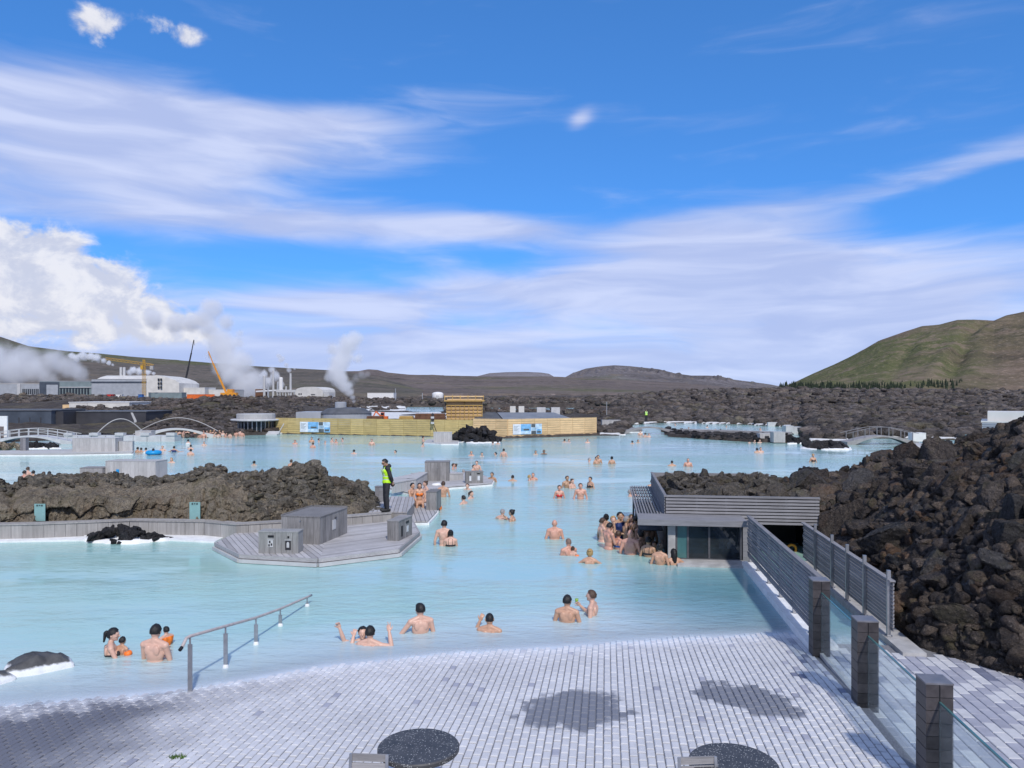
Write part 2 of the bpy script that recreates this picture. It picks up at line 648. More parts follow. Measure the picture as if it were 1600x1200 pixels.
MT['light_clad'] = plain('light_clad', (0.62, 0.60, 0.56), 0.6, 0.1, 0.4)
MT['dark_clad'] = plain('dark_clad', (0.05, 0.05, 0.058), 0.6, 0.2, 0.6)
MT['blue_clad'] = plain('blue_clad', (0.065, 0.08, 0.105), 0.6, 0.2, 0.6)
MT['teal_clad'] = plain('teal_clad', (0.20, 0.25, 0.26), 0.6, 0.15, 0.4)
MT['black'] = plain('black', (0.012, 0.012, 0.014), 0.5, 0.2, 8)
MT['charcoal'] = plain('charcoal', (0.028, 0.028, 0.033), 0.7, 0.25, 12, bump=0.2)
MT['roof_grey'] = plain('roof_grey', (0.10, 0.105, 0.115), 0.7, 0.2, 1.0)
MT['concrete'] = plain('concrete', (0.42, 0.41, 0.40), 0.8, 0.2, 3, bump=0.3)
MT['silica'] = plain('silica', (0.78, 0.78, 0.77), 0.65, 0.08, 4, bump=0.5)
MT['crane_yellow'] = plain('crane_yellow', (0.60, 0.34, 0.03), 0.5, 0.1, 1)
MT['crane_orange'] = plain('crane_orange', (0.72, 0.30, 0.03), 0.5, 0.1, 1)
MT['machine_orange'] = plain('machine_orange', (0.72, 0.15, 0.03), 0.5, 0.15, 1)
MT['rust_brown'] = plain('rust_brown', (0.17, 0.085, 0.05), 0.8, 0.25, 2)
MT['blue_paint'] = plain('blue_paint', (0.04, 0.13, 0.36), 0.5, 0.15, 1)
MT['red_paint'] = plain('red_paint', (0.55, 0.04, 0.03), 0.5, 0.15, 1)
MT['chrome_label'] = plain('chrome_label', (0.62, 0.63, 0.64), 0.45, 0.1, 9)
MT['float_blue'] = plain('float_blue', (0.01, 0.28, 0.60), 0.4, 0.1, 4)
MT['orange_vinyl'] = plain('orange_vinyl', (0.90, 0.20, 0.03), 0.4, 0.08, 4)
MT['vest'] = plain('vest', (0.50, 0.85, 0.02), 0.6, 0.1, 9)
MT['reflect'] = plain('reflect', (0.72, 0.74, 0.72), 0.35, 0.05, 9)
MT['drink'] = plain('drink', (0.25, 0.42, 0.05), 0.3, 0.1, 9)
MT['lens'] = plain('lens', (0.01, 0.01, 0.012), 0.15, 0.1, 9)


def glass(name, tint, opac, rough=0.02):
    m = bpy.data.materials.new(name)
    m.use_nodes = True
    w = NT(m.node_tree)
    out = w.n('ShaderNodeOutputMaterial')
    tr = w.n('ShaderNodeBsdfTransparent')
    tr.inputs[0].default_value = tuple(tint) + (1,)
    gl = w.n('ShaderNodeBsdfGlossy')
    gl.inputs['Roughness'].default_value = rough
    gl.inputs['Color'].default_value = (0.9, 0.95, 1, 1)
    df = w.n('ShaderNodeBsdfDiffuse')
    df.inputs[0].default_value = (0.55, 0.65, 0.68, 1)
    lw = w.n('ShaderNodeLayerWeight').outputs['Facing']
    fr = w.m('MULTIPLY_ADD', w.m('POWER', lw, 4.0), 0.6, 0.03)
    a = w.n('ShaderNodeMixShader')
    n = w.noise(w.n('ShaderNodeTexCoord').outputs['Object'], 3.0, 5, 0.6)
    w.lk(w.lin(n, 0.3, 0.7, opac * 0.6, opac * 1.4), a.inputs[0])
    w.lk(tr.outputs[0], a.inputs[1])
    w.lk(df.outputs[0], a.inputs[2])
    b = w.n('ShaderNodeMixShader')
    w.lk(fr, b.inputs[0])
    w.lk(a.outputs[0], b.inputs[1])
    w.lk(gl.outputs[0], b.inputs[2])
    w.lk(b.outputs[0], out.inputs[0])
    return m


MT['glass'] = glass('glass', (0.90, 0.95, 0.96), 0.06)
MT['glass_dark'] = plain('glass_dark', (0.012, 0.018, 0.026), 0.08, 0.2, 2, spec=0.6)
MT['glass_teal'] = plain('glass_teal', (0.06, 0.16, 0.16), 0.12, 0.15, 2, spec=0.6)
MT['sign_teal'] = plain('sign_teal', (0.22, 0.38, 0.37), 0.25, 0.1, 3)

# ================================================================== the lie of the land
def interp(x, pts):
    a = np.array(pts, float)
    return np.interp(x, a[:, 0], a[:, 1])


SHORE = [(-700, 702), (0, 691), (100, 687), (215, 688), (232, 683.5), (345, 681.5), (428, 679), (434, 677.5), (739, 683), (793, 685), (932, 680.5), (972, 680), (984, 664),
         (1040, 660.5), (1150, 663), (1252, 668), (1262, 689), (1325, 691), (1345, 684), (1520, 688), (1600, 692), (2300, 700)]
FARH = [(-700, 3.3), (0, 3.5), (150, 3.5), (215, 2.6), (300, 2.1), (450, 2.4), (600, 1.6), (760, 1.9), (950, 2.2), (1010, 3.6), (1050, 5.0), (1150, 5.9), (1250, 6.2), (1400, 5.7),
        (1600, 5.2), (2300, 6.0)]
BEACH_A = [(-30, 3.0), (-8.6, 10.05), (-6.3, 11.0), (-4.68, 12.17), (-2.7, 13.05), (-0.54, 13.73), (1.2, 14.35), (3.48, 14.95), (9, 15.3)]


def terrace_h(a, b):
    """height of the paved beach, which slips under the water"""
    s = interp(a, BEACH_A) - b
    h = np.where(s > 0, np.minimum(s * 0.045, 0.16), np.maximum(s * 0.075, -0.22))
    return np.where(s < -2.9, -0.22 + (s + 2.9) * 0.5, h).clip(-1.3, 0.2)


def in_poly(px, py, poly):
    x, y = px, py
    r = np.zeros(np.shape(x), bool)
    n = len(poly)
    for i in range(n):
        x0, y0 = poly[i]
        x1, y1 = poly[(i + 1) % n]
        c = ((y0 > y) != (y1 > y)) & (x < (x1 - x0) * (y - y0) / (y1 - y0 + 1e-12) + x0)
        r ^= c
    return r


PONDS = [[(752, 637.2), (965, 637.2), (962, 640), (955, 645.5), (900, 644), (830, 647), (756, 648)], [(630, 636), (700, 636), (700, 644), (672, 644.5), (640, 643)]]
STRIP = [(1032, 672), (1060, 675), (1165, 680.5), (1240, 682), (1240, 692), (1170, 691), (1100, 686.5), (1040, 682)]


def ground_h(px, d):
    """height of the lava ground, and how much silica crust covers it"""
    x = (px - 800) / FPX * d
    y0 = HY + CAMH * FPX / d
    ds = CAMH * FPX / (interp(px, SHORE) - HY)
    p = np.stack([x, d, np.zeros_like(x)], 1)
    wob = perlin(p * 0.23) * np.minimum(d * 0.02, 2.0)
    over = d - ds + np.where((px > 430) & (px < 935), 0.0, wob)
    t = np.clip(over / np.maximum(350 - ds, 30), 0, 1)
    t = t * t * (3 - 2 * t) * 0.6 + t * 0.4
    h = 0.25 + (interp(px, FARH) - 0.25) * t
    h = h + 3.1 * np.exp(-((px - 345) / 115) ** 2 - ((d - 138) / 26) ** 2)              # the mound behind the kiosk
    h = h + 1.5 * np.exp(-((px - 130) / 80) ** 2 - ((d - 190) / 40) ** 2)
    rough = fbm(p * 0.28, 4, 0.55) * 0.9 + fbm(p * 0.05, 3) * 1.6
    calm = np.where((px < 640) & (d > 185), 0.25, 1.0)
    calm = calm * np.where((px > 430) & (px < 940) & (d < 130), 0.15, 1.0)
    h = h + rough * calm * smooth(over, 0, 12) * np.where(d > 380, 1.0 + 0 * d, 1.0)
    land = over > 0
    water = -1.3 + smooth(over, -3.0, 0.0) * 1.35
    h = np.where(land, np.maximum(h, 0.10 + 0.12 * perlin(p * 0.9)), water)
    sil = smooth(over, 3.0, 0.3) * (px > 935) * land
    strip = in_poly(px + wob * 4, y0, STRIP)
    h = np.where(strip, 0.28 + 0.3 * fbm(p * 0.8, 3), h)
    for q in PONDS:
        m = in_poly(px + wob * 3, y0, q)
        h = np.where(m, -0.6, h)
    ws = (px > 560 + wob * 9) & (px < 702) & (d > 125 + wob * 3) & (d < 240 + wob * 15)
    h = np.where(ws & (h > 0), 0.12 + 0.5 * fbm(p * 0.1, 3), h)
    sil = np.maximum(sil, ws * smooth(perlin(p * 0.06) + 0.15, -0.1, 0.1))
    # under the terrace, the path and the near lava bank
    a, b = x * CU - d * SU, x * SU + d * CU
    th = terrace_h(a, b)
    near = (d < 60)
    h = np.where(near, np.minimum(th - 0.07, -0.07), h)
    h = np.where(near & (a > 3.7) & (b < 40), -0.30, h)
    return h, sil


def grid_mesh(xs, ys, zs, nr, nc, name):
    me = bpy.data.meshes.new(name)
    v = np.stack([xs, ys, zs], 1).astype(np.float32)
    i = np.arange((nr - 1) * (nc - 1))
    r, c = i // (nc - 1), i % (nc - 1)
    a = r * nc + c
    q = np.stack([a, a + 1, a + nc + 1, a + nc], 1)
    me.vertices.add(len(v))
    me.vertices.foreach_set('co', v.ravel())
    me.loops.add(q.size)
    me.loops.foreach_set('vertex_index', q.ravel().astype(np.int32))
    me.polygons.add(len(q))
    me.polygons.foreach_set('loop_start', (np.arange(len(q)) * 4).astype(np.int32))
    me.polygons.foreach_set('loop_total', np.full(len(q), 4, np.int32))
    me.update(calc_edges=True)
    me.validate()
    return me


def build_ground():
    ds = np.concatenate([np.geomspace(3.0, 60, 90)[:-1], np.geomspace(60, 420, 330)[:-1], np.geomspace(420, 12000, 70)])
    pxs = np.linspace(-900, 2500, 620)
    dd, pp = np.meshgrid(ds, pxs, indexing='ij')
    d, px = dd.ravel(), pp.ravel()
    h, sil = ground_h(px, d)
    me = grid_mesh((px - 800) / FPX * d, d, h, len(ds), len(pxs), 'ground')
    at = me.attributes.new('silica', 'FLOAT', 'POINT')
    at.data.foreach_set('value', sil.astype(np.float32))
    m, w, b, out = material('lava_ground')
    gp = w.n('ShaderNodeNewGeometry').outputs['Position']
    n1 = w.noise(gp, 0.12, 9, 0.7)
    n2 = w.noise(gp, 0.9, 8, 0.7)
    f = w.m('ADD', w.m('MULTIPLY', n1, 0.5), w.m('MULTIPLY', n2, 0.5))
    c = w.ramp(f, [(0.32, (0.022, 0.019, 0.019)), (0.5, (0.075, 0.064, 0.058)), (0.72, (0.18, 0.155, 0.13))])
    n3 = w.noise(gp, 0.03, 6, 0.6)
    c = w.mix(w.m('MULTIPLY', w.sstep(n3, 0.5, 0.65), 0.5), c, (0.11, 0.10, 0.045))
    a = w.n('ShaderNodeAttribute', attribute_name='silica')
    nn = w.noise(gp, 0.7, 6, 0.7)
    c = w.mix(w.sstep(w.m('ADD', a.outputs['Fac'], w.m('SUBTRACT', nn, 0.5)), 0.35, 0.6), c, (0.70, 0.70, 0.69))
    w.lk(c, b.inputs['Base Color'])
    b.inputs['Roughness'].default_value = 0.95
    b.inputs['Specular IOR Level'].default_value = 0.15
    w.lk(w.bump(n2, 1.0, 0.5), b.inputs['Normal'])
    o = link('ground', me, m)
    kind(o, 'structure')
    return o


GROUND = build_ground()


# ------------------------------------------------------------------ the milky water
def build_water():
    ds = np.concatenate([np.geomspace(7.0, 24, 150)[:-1], np.geomspace(24, 420, 60)])
    pxs = np.linspace(-900, 2500, 330)
    dd, pp = np.meshgrid(ds, pxs, indexing='ij')
    d, px = dd.ravel(), pp.ravel()
    x = (px - 800) / FPX * d
    a, b = x * CU - d * SU, x * SU + d * CU
    dep = np.where((b < 22) & (a < 3.75), -terrace_h(a, b), 1.0).clip(-0.2, 1.0)
    dep = np.where((a > 3.75) & (a < 5.3) & (b < 24), (b - 14.0) * 0.16, dep)
    dep = np.where((a > 5.3) & (b < 15), -0.2, dep)
    me = grid_mesh(x, d, np.zeros_like(x), len(ds), len(pxs), 'lagoon_water')
    at = me.attributes.new('depth', 'FLOAT', 'POINT')
    at.data.foreach_set('value', dep.astype(np.float32))
    me.polygons.foreach_set('use_smooth', [True] * len(me.polygons))
    m, w, bs, out = material('milky_water')
    gp = w.n('ShaderNodeNewGeometry').outputs['Position']
    a = w.n('ShaderNodeAttribute', attribute_name='depth').outputs['Fac']
    n = w.noise(w.mapping(gp, (0.05, 0.09, 1)), 1.0, 5, 0.55)
    c = w.mix(w.sstep(n, 0.38, 0.64), (0.335, 0.545, 0.495), (0.365, 0.56, 0.58))
    dd_ = w.sstep(a, 0.28, 0.02)
    c = w.mix(w.m('MULTIPLY', dd_, 0.75), c, (0.56, 0.64, 0.70))        # over the shallow silica mud the water is paler
    px_, py_, pz_ = w.sep(gp)
    # darker, greener water colour by the bar
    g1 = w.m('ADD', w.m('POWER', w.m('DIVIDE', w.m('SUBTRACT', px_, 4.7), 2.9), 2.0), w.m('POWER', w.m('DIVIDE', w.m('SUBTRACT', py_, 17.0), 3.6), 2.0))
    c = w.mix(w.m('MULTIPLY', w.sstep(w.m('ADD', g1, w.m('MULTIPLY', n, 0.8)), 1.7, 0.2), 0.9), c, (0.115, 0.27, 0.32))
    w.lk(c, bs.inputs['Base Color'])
    bs.inputs['Roughness'].default_value = 0.09
    bs.inputs['IOR'].default_value = 1.33
    bs.inputs['Specular IOR Level'].default_value = 0.5
    w1 = w.noise(w.mapping(gp, (1.0, 2.3, 1)), 1.6, 5, 0.62, 0.3)
    w2 = w.noise(w.mapping(gp, (0.25, 0.5, 1), rot=(0, 0, 0.3)), 1.0, 4, 0.55)
    patch = w.sstep(w.noise(w.mapping(gp, (0.05, 0.11, 1)), 1.0, 4, 0.6), 0.36, 0.62)    # breezy and calm patches
    hgt = w.m('ADD', w.m('MULTIPLY', w1, patch), w.m('MULTIPLY', w2, 0.7))
    w.lk(w.bump(hgt, 0.55, 0.13), bs.inputs['Normal'])
    tr = w.n('ShaderNodeBsdfTransparent')
    tr.inputs[0].default_value = (0.93, 0.97, 1.0, 1)
    mx = w.n('ShaderNodeMixShader')
    # silt in suspension: opaque within a hand's depth
    al = w.m('SUBTRACT', 1.0, w.m('POWER', 2.718, w.m('MULTIPLY', w.m('MAXIMUM', a, 0.0), -26.0)), clamp=True)
    w.lk(al, mx.inputs[0])
    w.lk(tr.outputs[0], mx.inputs[1])
    w.lk(bs.outputs[0], mx.inputs[2])
    w.lk(mx.outputs[0], out.inputs[0])
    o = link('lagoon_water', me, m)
    kind(o, 'structure')
    return o


WATER = build_water()


# ------------------------------------------------------------------ hills
def hill_mat(name, cols, green, scale, rock=None, grn_lo=0.47):
    m, w, b, out = material(name)
    gp = w.n('ShaderNodeNewGeometry').outputs['Position']
    n1 = w.noise(gp, scale, 9, 0.62)
    c = w.ramp(n1, [(0.3, cols[0]), (0.5, cols[1]), (0.7, cols[2])])
    n2 = w.noise(w.mapping(gp, (1, 1, 2.2), (31, 7, 0)), scale * 0.45, 7, 0.6)
    c = w.mix(w.m('MULTIPLY', w.sstep(n2, grn_lo, grn_lo + 0.13), green), c, (0.095, 0.112, 0.042))
    if name == 'heath_right':                                    # the near flank is bare and brown
        gx, gy, gz = w.sep(gp)
        fl = w.m('ADD', w.m('DIVIDE', gx, gy), w.m('MULTIPLY', w.m('SUBTRACT', n2, 0.5), 0.35))
        c = w.mix(w.m('MULTIPLY', w.sstep(fl, 0.585, 0.66), 0.65), c, w.ramp(n1, [(0.3, (0.085, 0.066, 0.05)), (0.7, (0.20, 0.145, 0.105))]))
    n3 = w.noise(w.mapping(gp, (1, 1, 0.5)), scale * 9, 7, 0.7)
    if rock:
        nz = w.sep(w.n('ShaderNodeNewGeometry').outputs['Normal'])[2]
        st = w.m('ADD', w.m('SUBTRACT', 1.0, nz), w.m('MULTIPLY', w.m('SUBTRACT', n3, 0.5), 0.6))
        c = w.mix(w.sstep(st, rock[0], rock[0] + 0.15), c, rock[1])
    c = w.mix(w.m('MULTIPLY', w.sstep(n3, 0.52, 0.68), 0.8), c, (0.20, 0.16, 0.12))
    n4 = w.noise(w.mapping(gp, (1, 1, 0.6), (3, 9, 1)), scale * 2.6, 8, 0.68)
    c = w.mix(w.m('MULTIPLY', w.sstep(n4, 0.52, 0.62), 0.6), c, cols[2])
    c = w.mix(w.m('MULTIPLY', w.sstep(n3, 0.46, 0.34), 0.5), c, (0.035, 0.032, 0.026))
    n5 = w.noise(gp, scale * 34, 6, 0.72)
    c = w.mix(w.m('MULTIPLY', w.sstep(n5, 0.55, 0.66), 0.55), c, tuple(k * 1.7 for k in cols[2]))
    c = w.mix(w.m('MULTIPLY', w.sstep(n5, 0.45, 0.36), 0.35), c, tuple(k * 0.7 for k in cols[0]))
    w.lk(c, b.inputs['Base Color'])
    b.inputs['Roughness'].default_value = 1.0
    b.inputs['Specular IOR Level'].default_value = 0.05
    w.lk(w.bump(w.m('ADD', n3, w.m('MULTIPLY', n5, 0.4)), 0.8, 0.022 / max(scale, 1e-4)), b.inputs['Normal'])
    return m


def hill(name, sky, d_toe, d_crest, d_back, m, amp, freq, toe_z=3.0, prof=1.0, ncol=240, nrow=90, carve=None, slant=0.0):
    """ridge whose crest runs at d_crest and meets the sky along the given line; slant turns the ridge away from square"""
    p0, p1 = sky[0][0], sky[-1][0]
    pxs = np.linspace(p0, p1, ncol)
    ts = np.concatenate([np.linspace(0, 1, nrow), np.linspace(1, 1.6, 24)[1:]])
    tt, pp = np.meshgrid(ts, pxs, indexing='ij')
    t, px = tt.ravel(), pp.ravel()
    k = 1.0 + slant * (px - p0) / (p1 - p0)
    dc = d_crest * k
    d = np.where(t <= 1, d_toe * k + (dc - d_toe * k) * t, dc + (d_back - d_crest) * (t - 1) / 0.6)
    x = (px - 800) / FPX * d
    zc = CAMH - (interp(px, sky) - HY) / FPX * dc
    f = np.where(t <= 1, np.power(np.clip(t, 0, 1), prof), 1 - ((t - 1) / 0.6) ** 1.5 * 0.9)
    z = toe_z + (zc - toe_z) * f
    p = np.stack([x * freq, d * freq, np.zeros_like(x)], 1)
    env = np.clip(t * 3, 0, 1) * (0.15 + 0.85 * smooth(np.abs(t - 1), 0.0, 0.2)) * np.minimum(1, np.maximum(zc - toe_z, 0) / (amp * 4))
    z = z + fbm(p, 6, 0.55) * amp * env + fbm(p * 3.1, 4, 0.6, ridge=True) * amp * 0.45 * env
    if carve is not None:
        z = z + carve(px, t, zc) * env
    z = np.where(t == 0, toe_z - 12, z)
    me = grid_mesh(x, d, z, len(ts), ncol, name)
    me.polygons.foreach_set('use_smooth', [True] * len(me.polygons))
    return kind(link(name, me, m), 'structure')


HM_right = hill_mat('heath_right', [(0.075, 0.064, 0.044), (0.14, 0.11, 0.078), (0.22, 0.165, 0.125)], 0.8, 0.010, (0.30, (0.17, 0.145, 0.12)), 0.43)
HM_mid = hill_mat('heath_mid', [(0.10, 0.085, 0.08), (0.15, 0.125, 0.115), (0.19, 0.155, 0.14)], 0.75, 0.003, None, 0.52)
HM_left = hill_mat('heath_left', [(0.08, 0.076, 0.068), (0.125, 0.112, 0.098), (0.165, 0.14, 0.12)], 0.7, 0.004, None, 0.48)
HM_mesa = hill_mat('rock_mesa', [(0.10, 0.09, 0.088), (0.15, 0.135, 0.135), (0.22, 0.20, 0.205)], 0.45, 0.002, (0.30, (0.24, 0.23, 0.245)), 0.52)
HM_grey = hill_mat('rock_grey', [(0.17, 0.155, 0.16), (0.21, 0.19, 0.20), (0.25, 0.23, 0.235)], 0.0, 0.001)


def gully(px, t, zc):
    g = np.exp(-((px - 1540 + (1 - t) * 60) / 16) ** 2) * -14 + np.exp(-((px - 1585 + (1 - t) * 150) / 18) ** 2) * 9
    return (g - np.exp(-((px - 1390 - t * 60) / 14) ** 2) * 6) * 0.45 * (t < 0.93)


hill('hill_right', [(1195, 611), (1215, 606), (1240, 598), (1270, 584), (1300, 571), (1325, 559), (1350, 546), (1372, 533), (1400, 523), (1440, 510), (1468, 507), (1495, 500), (1520, 499.5),
                    (1553, 501), (1572, 493), (1600, 487), (1660, 478), (1750, 470), (1900, 480), (2100, 500)], 430, 900, 1500, HM_right, 8, 0.017, 4.0, 0.92, 420, 150, gully, -0.12)
hill('hill_left', [(-900, 500), (-400, 492), (-200, 505), (0, 526), (20, 533), (45, 541), (75, 545), (105, 549), (150, 552), (200, 557), (250, 561), (310, 566), (400, 572), (450, 575), (530, 579), (600, 590),
                   (660, 606)], 700, 1500, 2600, HM_left, 14, 0.004, 3.5, 0.8, 300, 80)
hill('hill_middle', [(380, 588), (470, 580), (560, 580), (575, 577), (590, 578), (605, 582), (640, 585.5), (700, 587), (760, 588), (860, 588.5), (930, 591), (1000, 595), (1060, 598), (1120, 603), (1170, 608),
                     (1230, 613)], 900, 2400, 3600, HM_mid, 16, 0.0025, 3.5, 0.95, 260, 80)


def cliff(px, t, zc):
    return np.where((t > 0.55) & (t < 0.9), fbm(np.stack([px * 0.09, t * 3.2, px * 0], 1), 4) * 40, 0)


hill('mesa', [(850, 600), (880, 591), (895, 583), (915, 576), (940, 572.5), (960, 571), (985, 572.5), (1010, 575), (1030, 577), (1052, 583), (1080, 587), (1105, 587), (1125, 588), (1145, 593), (1170, 596), (1205, 601),
              (1260, 612)], 2600, 4200, 6000, HM_mesa, 26, 0.0022, 3.0, 0.75, 300, 90, cliff)
hill('far_plateau', [(720, 596), (745, 588), (765, 583), (790, 581.5), (820, 581), (845, 582), (858, 584), (868, 590), (900, 600)], 5200, 7000, 9000, HM_grey, 10, 0.001, 3.0, 0.6, 120, 40)


# ------------------------------------------------------------------ rocks
def rock_proto(seed, sub=2, cuts=7, rough=0.16):
    bm = bmesh.new()
    bmesh.ops.create_icosphere(bm, subdivisions=sub, radius=1.0)
    r = np.random.default_rng(seed)
    v = np.array([p.co for p in bm.verts])
    for k in range(cuts):
        n = r.normal(size=3)
        n /= np.linalg.norm(n)
        c = r.uniform(0.28, 0.72)
        s = v @ n - c
        v = v - np.outer(np.maximum(s, 0) * 0.92, n)
    nv = fbm(v * 1.4 + seed * 3.7, 3, 0.6)
    nw = fbm(v * 3.2 + seed * 1.3, 5 if sub > 2 else 3, 0.72, ridge=True)
    nx = fbm(v * 11.0 + seed, 2, 0.7) if sub > 3 else 0
    v = v * (1.25 + rough * 1.8 * nv + rough * 1.1 * nw + 0.09 * nx)[:, None]
    f = [[q.index for q in p.verts] for p in bm.faces]
    bm.free()
    return v, np.array(f)


def rand_rot(n, r):
    q = r.normal(size=(n, 4))
    q /= np.linalg.norm(q, axis=1)[:, None]
    w_, x, y, z = q.T
    return np.stack([np.stack([1 - 2 * (y * y + z * z), 2 * (x * y - z * w_), 2 * (x * z + y * w_)], 1),
                     np.stack([2 * (x * y + z * w_), 1 - 2 * (x * x + z * z), 2 * (y * z - x * w_)], 1),
                     np.stack([2 * (x * z - y * w_), 2 * (y * z + x * w_), 1 - 2 * (x * x + y * y)], 1)], 1)


def tri_mesh(v, f, name):
    me = bpy.data.meshes.new(name)
    me.vertices.add(len(v))
    me.vertices.foreach_set('co', v.astype(np.float32).ravel())
    me.loops.add(f.size)
    me.loops.foreach_set('vertex_index', f.astype(np.int32).ravel())
    me.polygons.add(len(f))
    me.polygons.foreach_set('loop_start', (np.arange(len(f)) * 3).astype(np.int32))
    me.polygons.foreach_set('loop_total', np.full(len(f), 3, np.int32))
    me.update(calc_edges=True)
    return me


PROTO0 = [rock_proto(500 + k, 1, 5, 0.3) for k in range(20)]
PROTO1 = [rock_proto(100 + k, 2, 8, 0.26) for k in range(16)]
PROTO2 = [rock_proto(300 + k, 5, 13, 0.20) for k in range(14)]


def rock_mass(name, pos, size, m, parent=None, flat=0.7, protos=PROTO1, seed=1):
    """many rocks as one mass"""
    r = np.random.default_rng(seed)
    n = len(pos)
    rot = rand_rot(n, r)
    vs, fs, o = [], [], 0
    pick = r.integers(0, len(protos), n)
    sc = size[:, None] * r.uniform(0.6, 1.25, (n, 3))
    for k, (pv, pf) in enumerate(protos):
        idx = np.where(pick == k)[0]
        if len(idx) == 0:
            continue
        q = pv[None] * sc[idx][:, None, :]
        q = np.einsum('nij,nvj->nvi', rot[idx], q)
        q[:, :, 2] *= flat
        q = q + pos[idx][:, None, :]
        vs.append(q.reshape(-1, 3))
        fs.append((pf[None] + (np.arange(len(idx)) * len(pv))[:, None, None] + o).reshape(-1, 3))
        o += len(idx) * len(pv)
    me = tri_mesh(np.concatenate(vs), np.concatenate(fs), name)
    ob = link(name, me, m, parent)
    kind(ob, 'stuff')
    return ob


def scatter_field(name, n, prange, drange, smin, smax, m, seed, keep=None, label=None, free=False):
    r = np.random.default_rng(seed)
    px = r.uniform(*prange, n)
    lo = np.maximum(drange[0], CAMH * FPX / (interp(px, SHORE) - HY) + 0.6)
    if free:
        lo = np.full(n, float(drange[0]))
    u = r.uniform(0, 1, n)
    d = 1 / (1 / lo + (1 / drange[1] - 1 / lo) * u)
    h, sil = ground_h(px, d)
    ok = h > 0.02
    if keep is not None:
        ok &= keep(px, d)
    px, d, h = px[ok], d[ok], h[ok]
    x = (px - 800) / FPX * d
    s = (smin + (smax - smin) * r.power(0.45, len(d))) * (0.55 + 0.45 * d / 150)
    pos = np.stack([x, d, h + s * 0.1], 1)
    o = rock_mass(name, pos, s, m, None, 0.55, PROTO0, seed)
    o['label'] = label
    o['category'] = 'lava rubble'
    return o


scatter_field('lava_field', 17000, (940, 1680), (70, 430), 0.22, 1.35, MT['lava_far'], 11, None, 'wide field of broken brown lava rubble below the green hill')
scatter_field('lava_mound', 6500, (120, 470), (82, 210), 0.2, 0.85, MT['lava_far'], 12, lambda p, d: (d < 185) & ((p > 228) | (d > 112)), 'brown lava mound rising behind the round kiosk')
scatter_field('lava_plain', 3600, (430, 990), (150, 420), 0.3, 1.3, MT['lava_far'], 13, lambda p, d: (p > 700) | (d > 250), 'lava plain behind the timber formwork and ponds')
scatter_field('lava_waste', 1400, (-60, 620), (200, 420), 0.3, 1.2, MT['lava_far'], 14, None, 'dark waste ground in front of the power plant')
scatter_field('lava_bank', 500, (1030, 1245), (64, 100), 0.25, 0.5, MT['lava_dark'], 15, lambda p, d: in_poly(p, HY + CAMH * FPX / d, STRIP), 'low dark rock bank under the long walkway', True)


def conifers():
    b = MB()
    r = random.Random(4)
    for k in range(330):
        px = r.choice([r.uniform(1218, 1350), r.uniform(1350, 1505)])
        d = r.uniform(425, 470)
        h = r.uniform(3.2, 5.8) * (1.25 if px > 1440 else 1.0)
        x = (px - 800) / FPX * d
        z0 = 5.0 + (d - 425) * 0.05
        for j in range(4):
            zz = z0 + h * j * 0.22
            rad = h * 0.26 * (1 - j * 0.2)
            n = 7
            vs = [(x + rad * r.uniform(0.6, 1.1) * math.cos(6.283 * i / n), d + rad * r.uniform(0.6, 1.1) * math.sin(6.283 * i / n), zz + r.uniform(-.2, .2)) for i in range(n)] + [(x, d, zz + h * 0.42)]
            b.add(vs, [(i, (i + 1) % n, n) for i in range(n)])
    o = b.build('conifer_wood', plain('spruce', (0.022, 0.034, 0.018), 0.9, 0.3, 1))
    kind(o, 'stuff')
    o['label'] = 'dark strip of low conifers along the foot of the green hill'
    o['category'] = 'trees'


conifers()

# ================================================================== terrace of setts
def stains(w, gp, c, rr):
    """two bare dark patches in the paving and the damp corner, with ragged soft edges"""
    x, y, z = w.sep(gp)
    n = w.noise(gp, 1.9, 6, 0.62)
    jit = w.m('MULTIPLY', w.m('SUBTRACT', rr, 0.5), 0.42)
    for cx, cy, rx, ry, tilt in ((0.86, 10.6, 0.80, 0.78, 0.0), (3.40, 11.0, 0.72, 0.66, -0.35)):
        dx, dy = w.m('SUBTRACT', x, cx), w.m('SUBTRACT', y, cy)
        dy = w.m('MULTIPLY_ADD', dx, -tilt, dy)
        q = w.m('ADD', w.m('POWER', w.m('ABSOLUTE', w.m('DIVIDE', dx, rx)), 2.0), w.m('POWER', w.m('ABSOLUTE', w.m('DIVIDE', dy, ry)), 2.0))
        q = w.m('ADD', w.m('ADD', q, jit), w.m('MULTIPLY', w.m('SUBTRACT', n, 0.5), 2.6))
        c = w.mix(w.m('MULTIPLY', w.sstep(q, 1.12, 0.66), 0.88), c, (0.135, 0.145, 0.178))
    return c


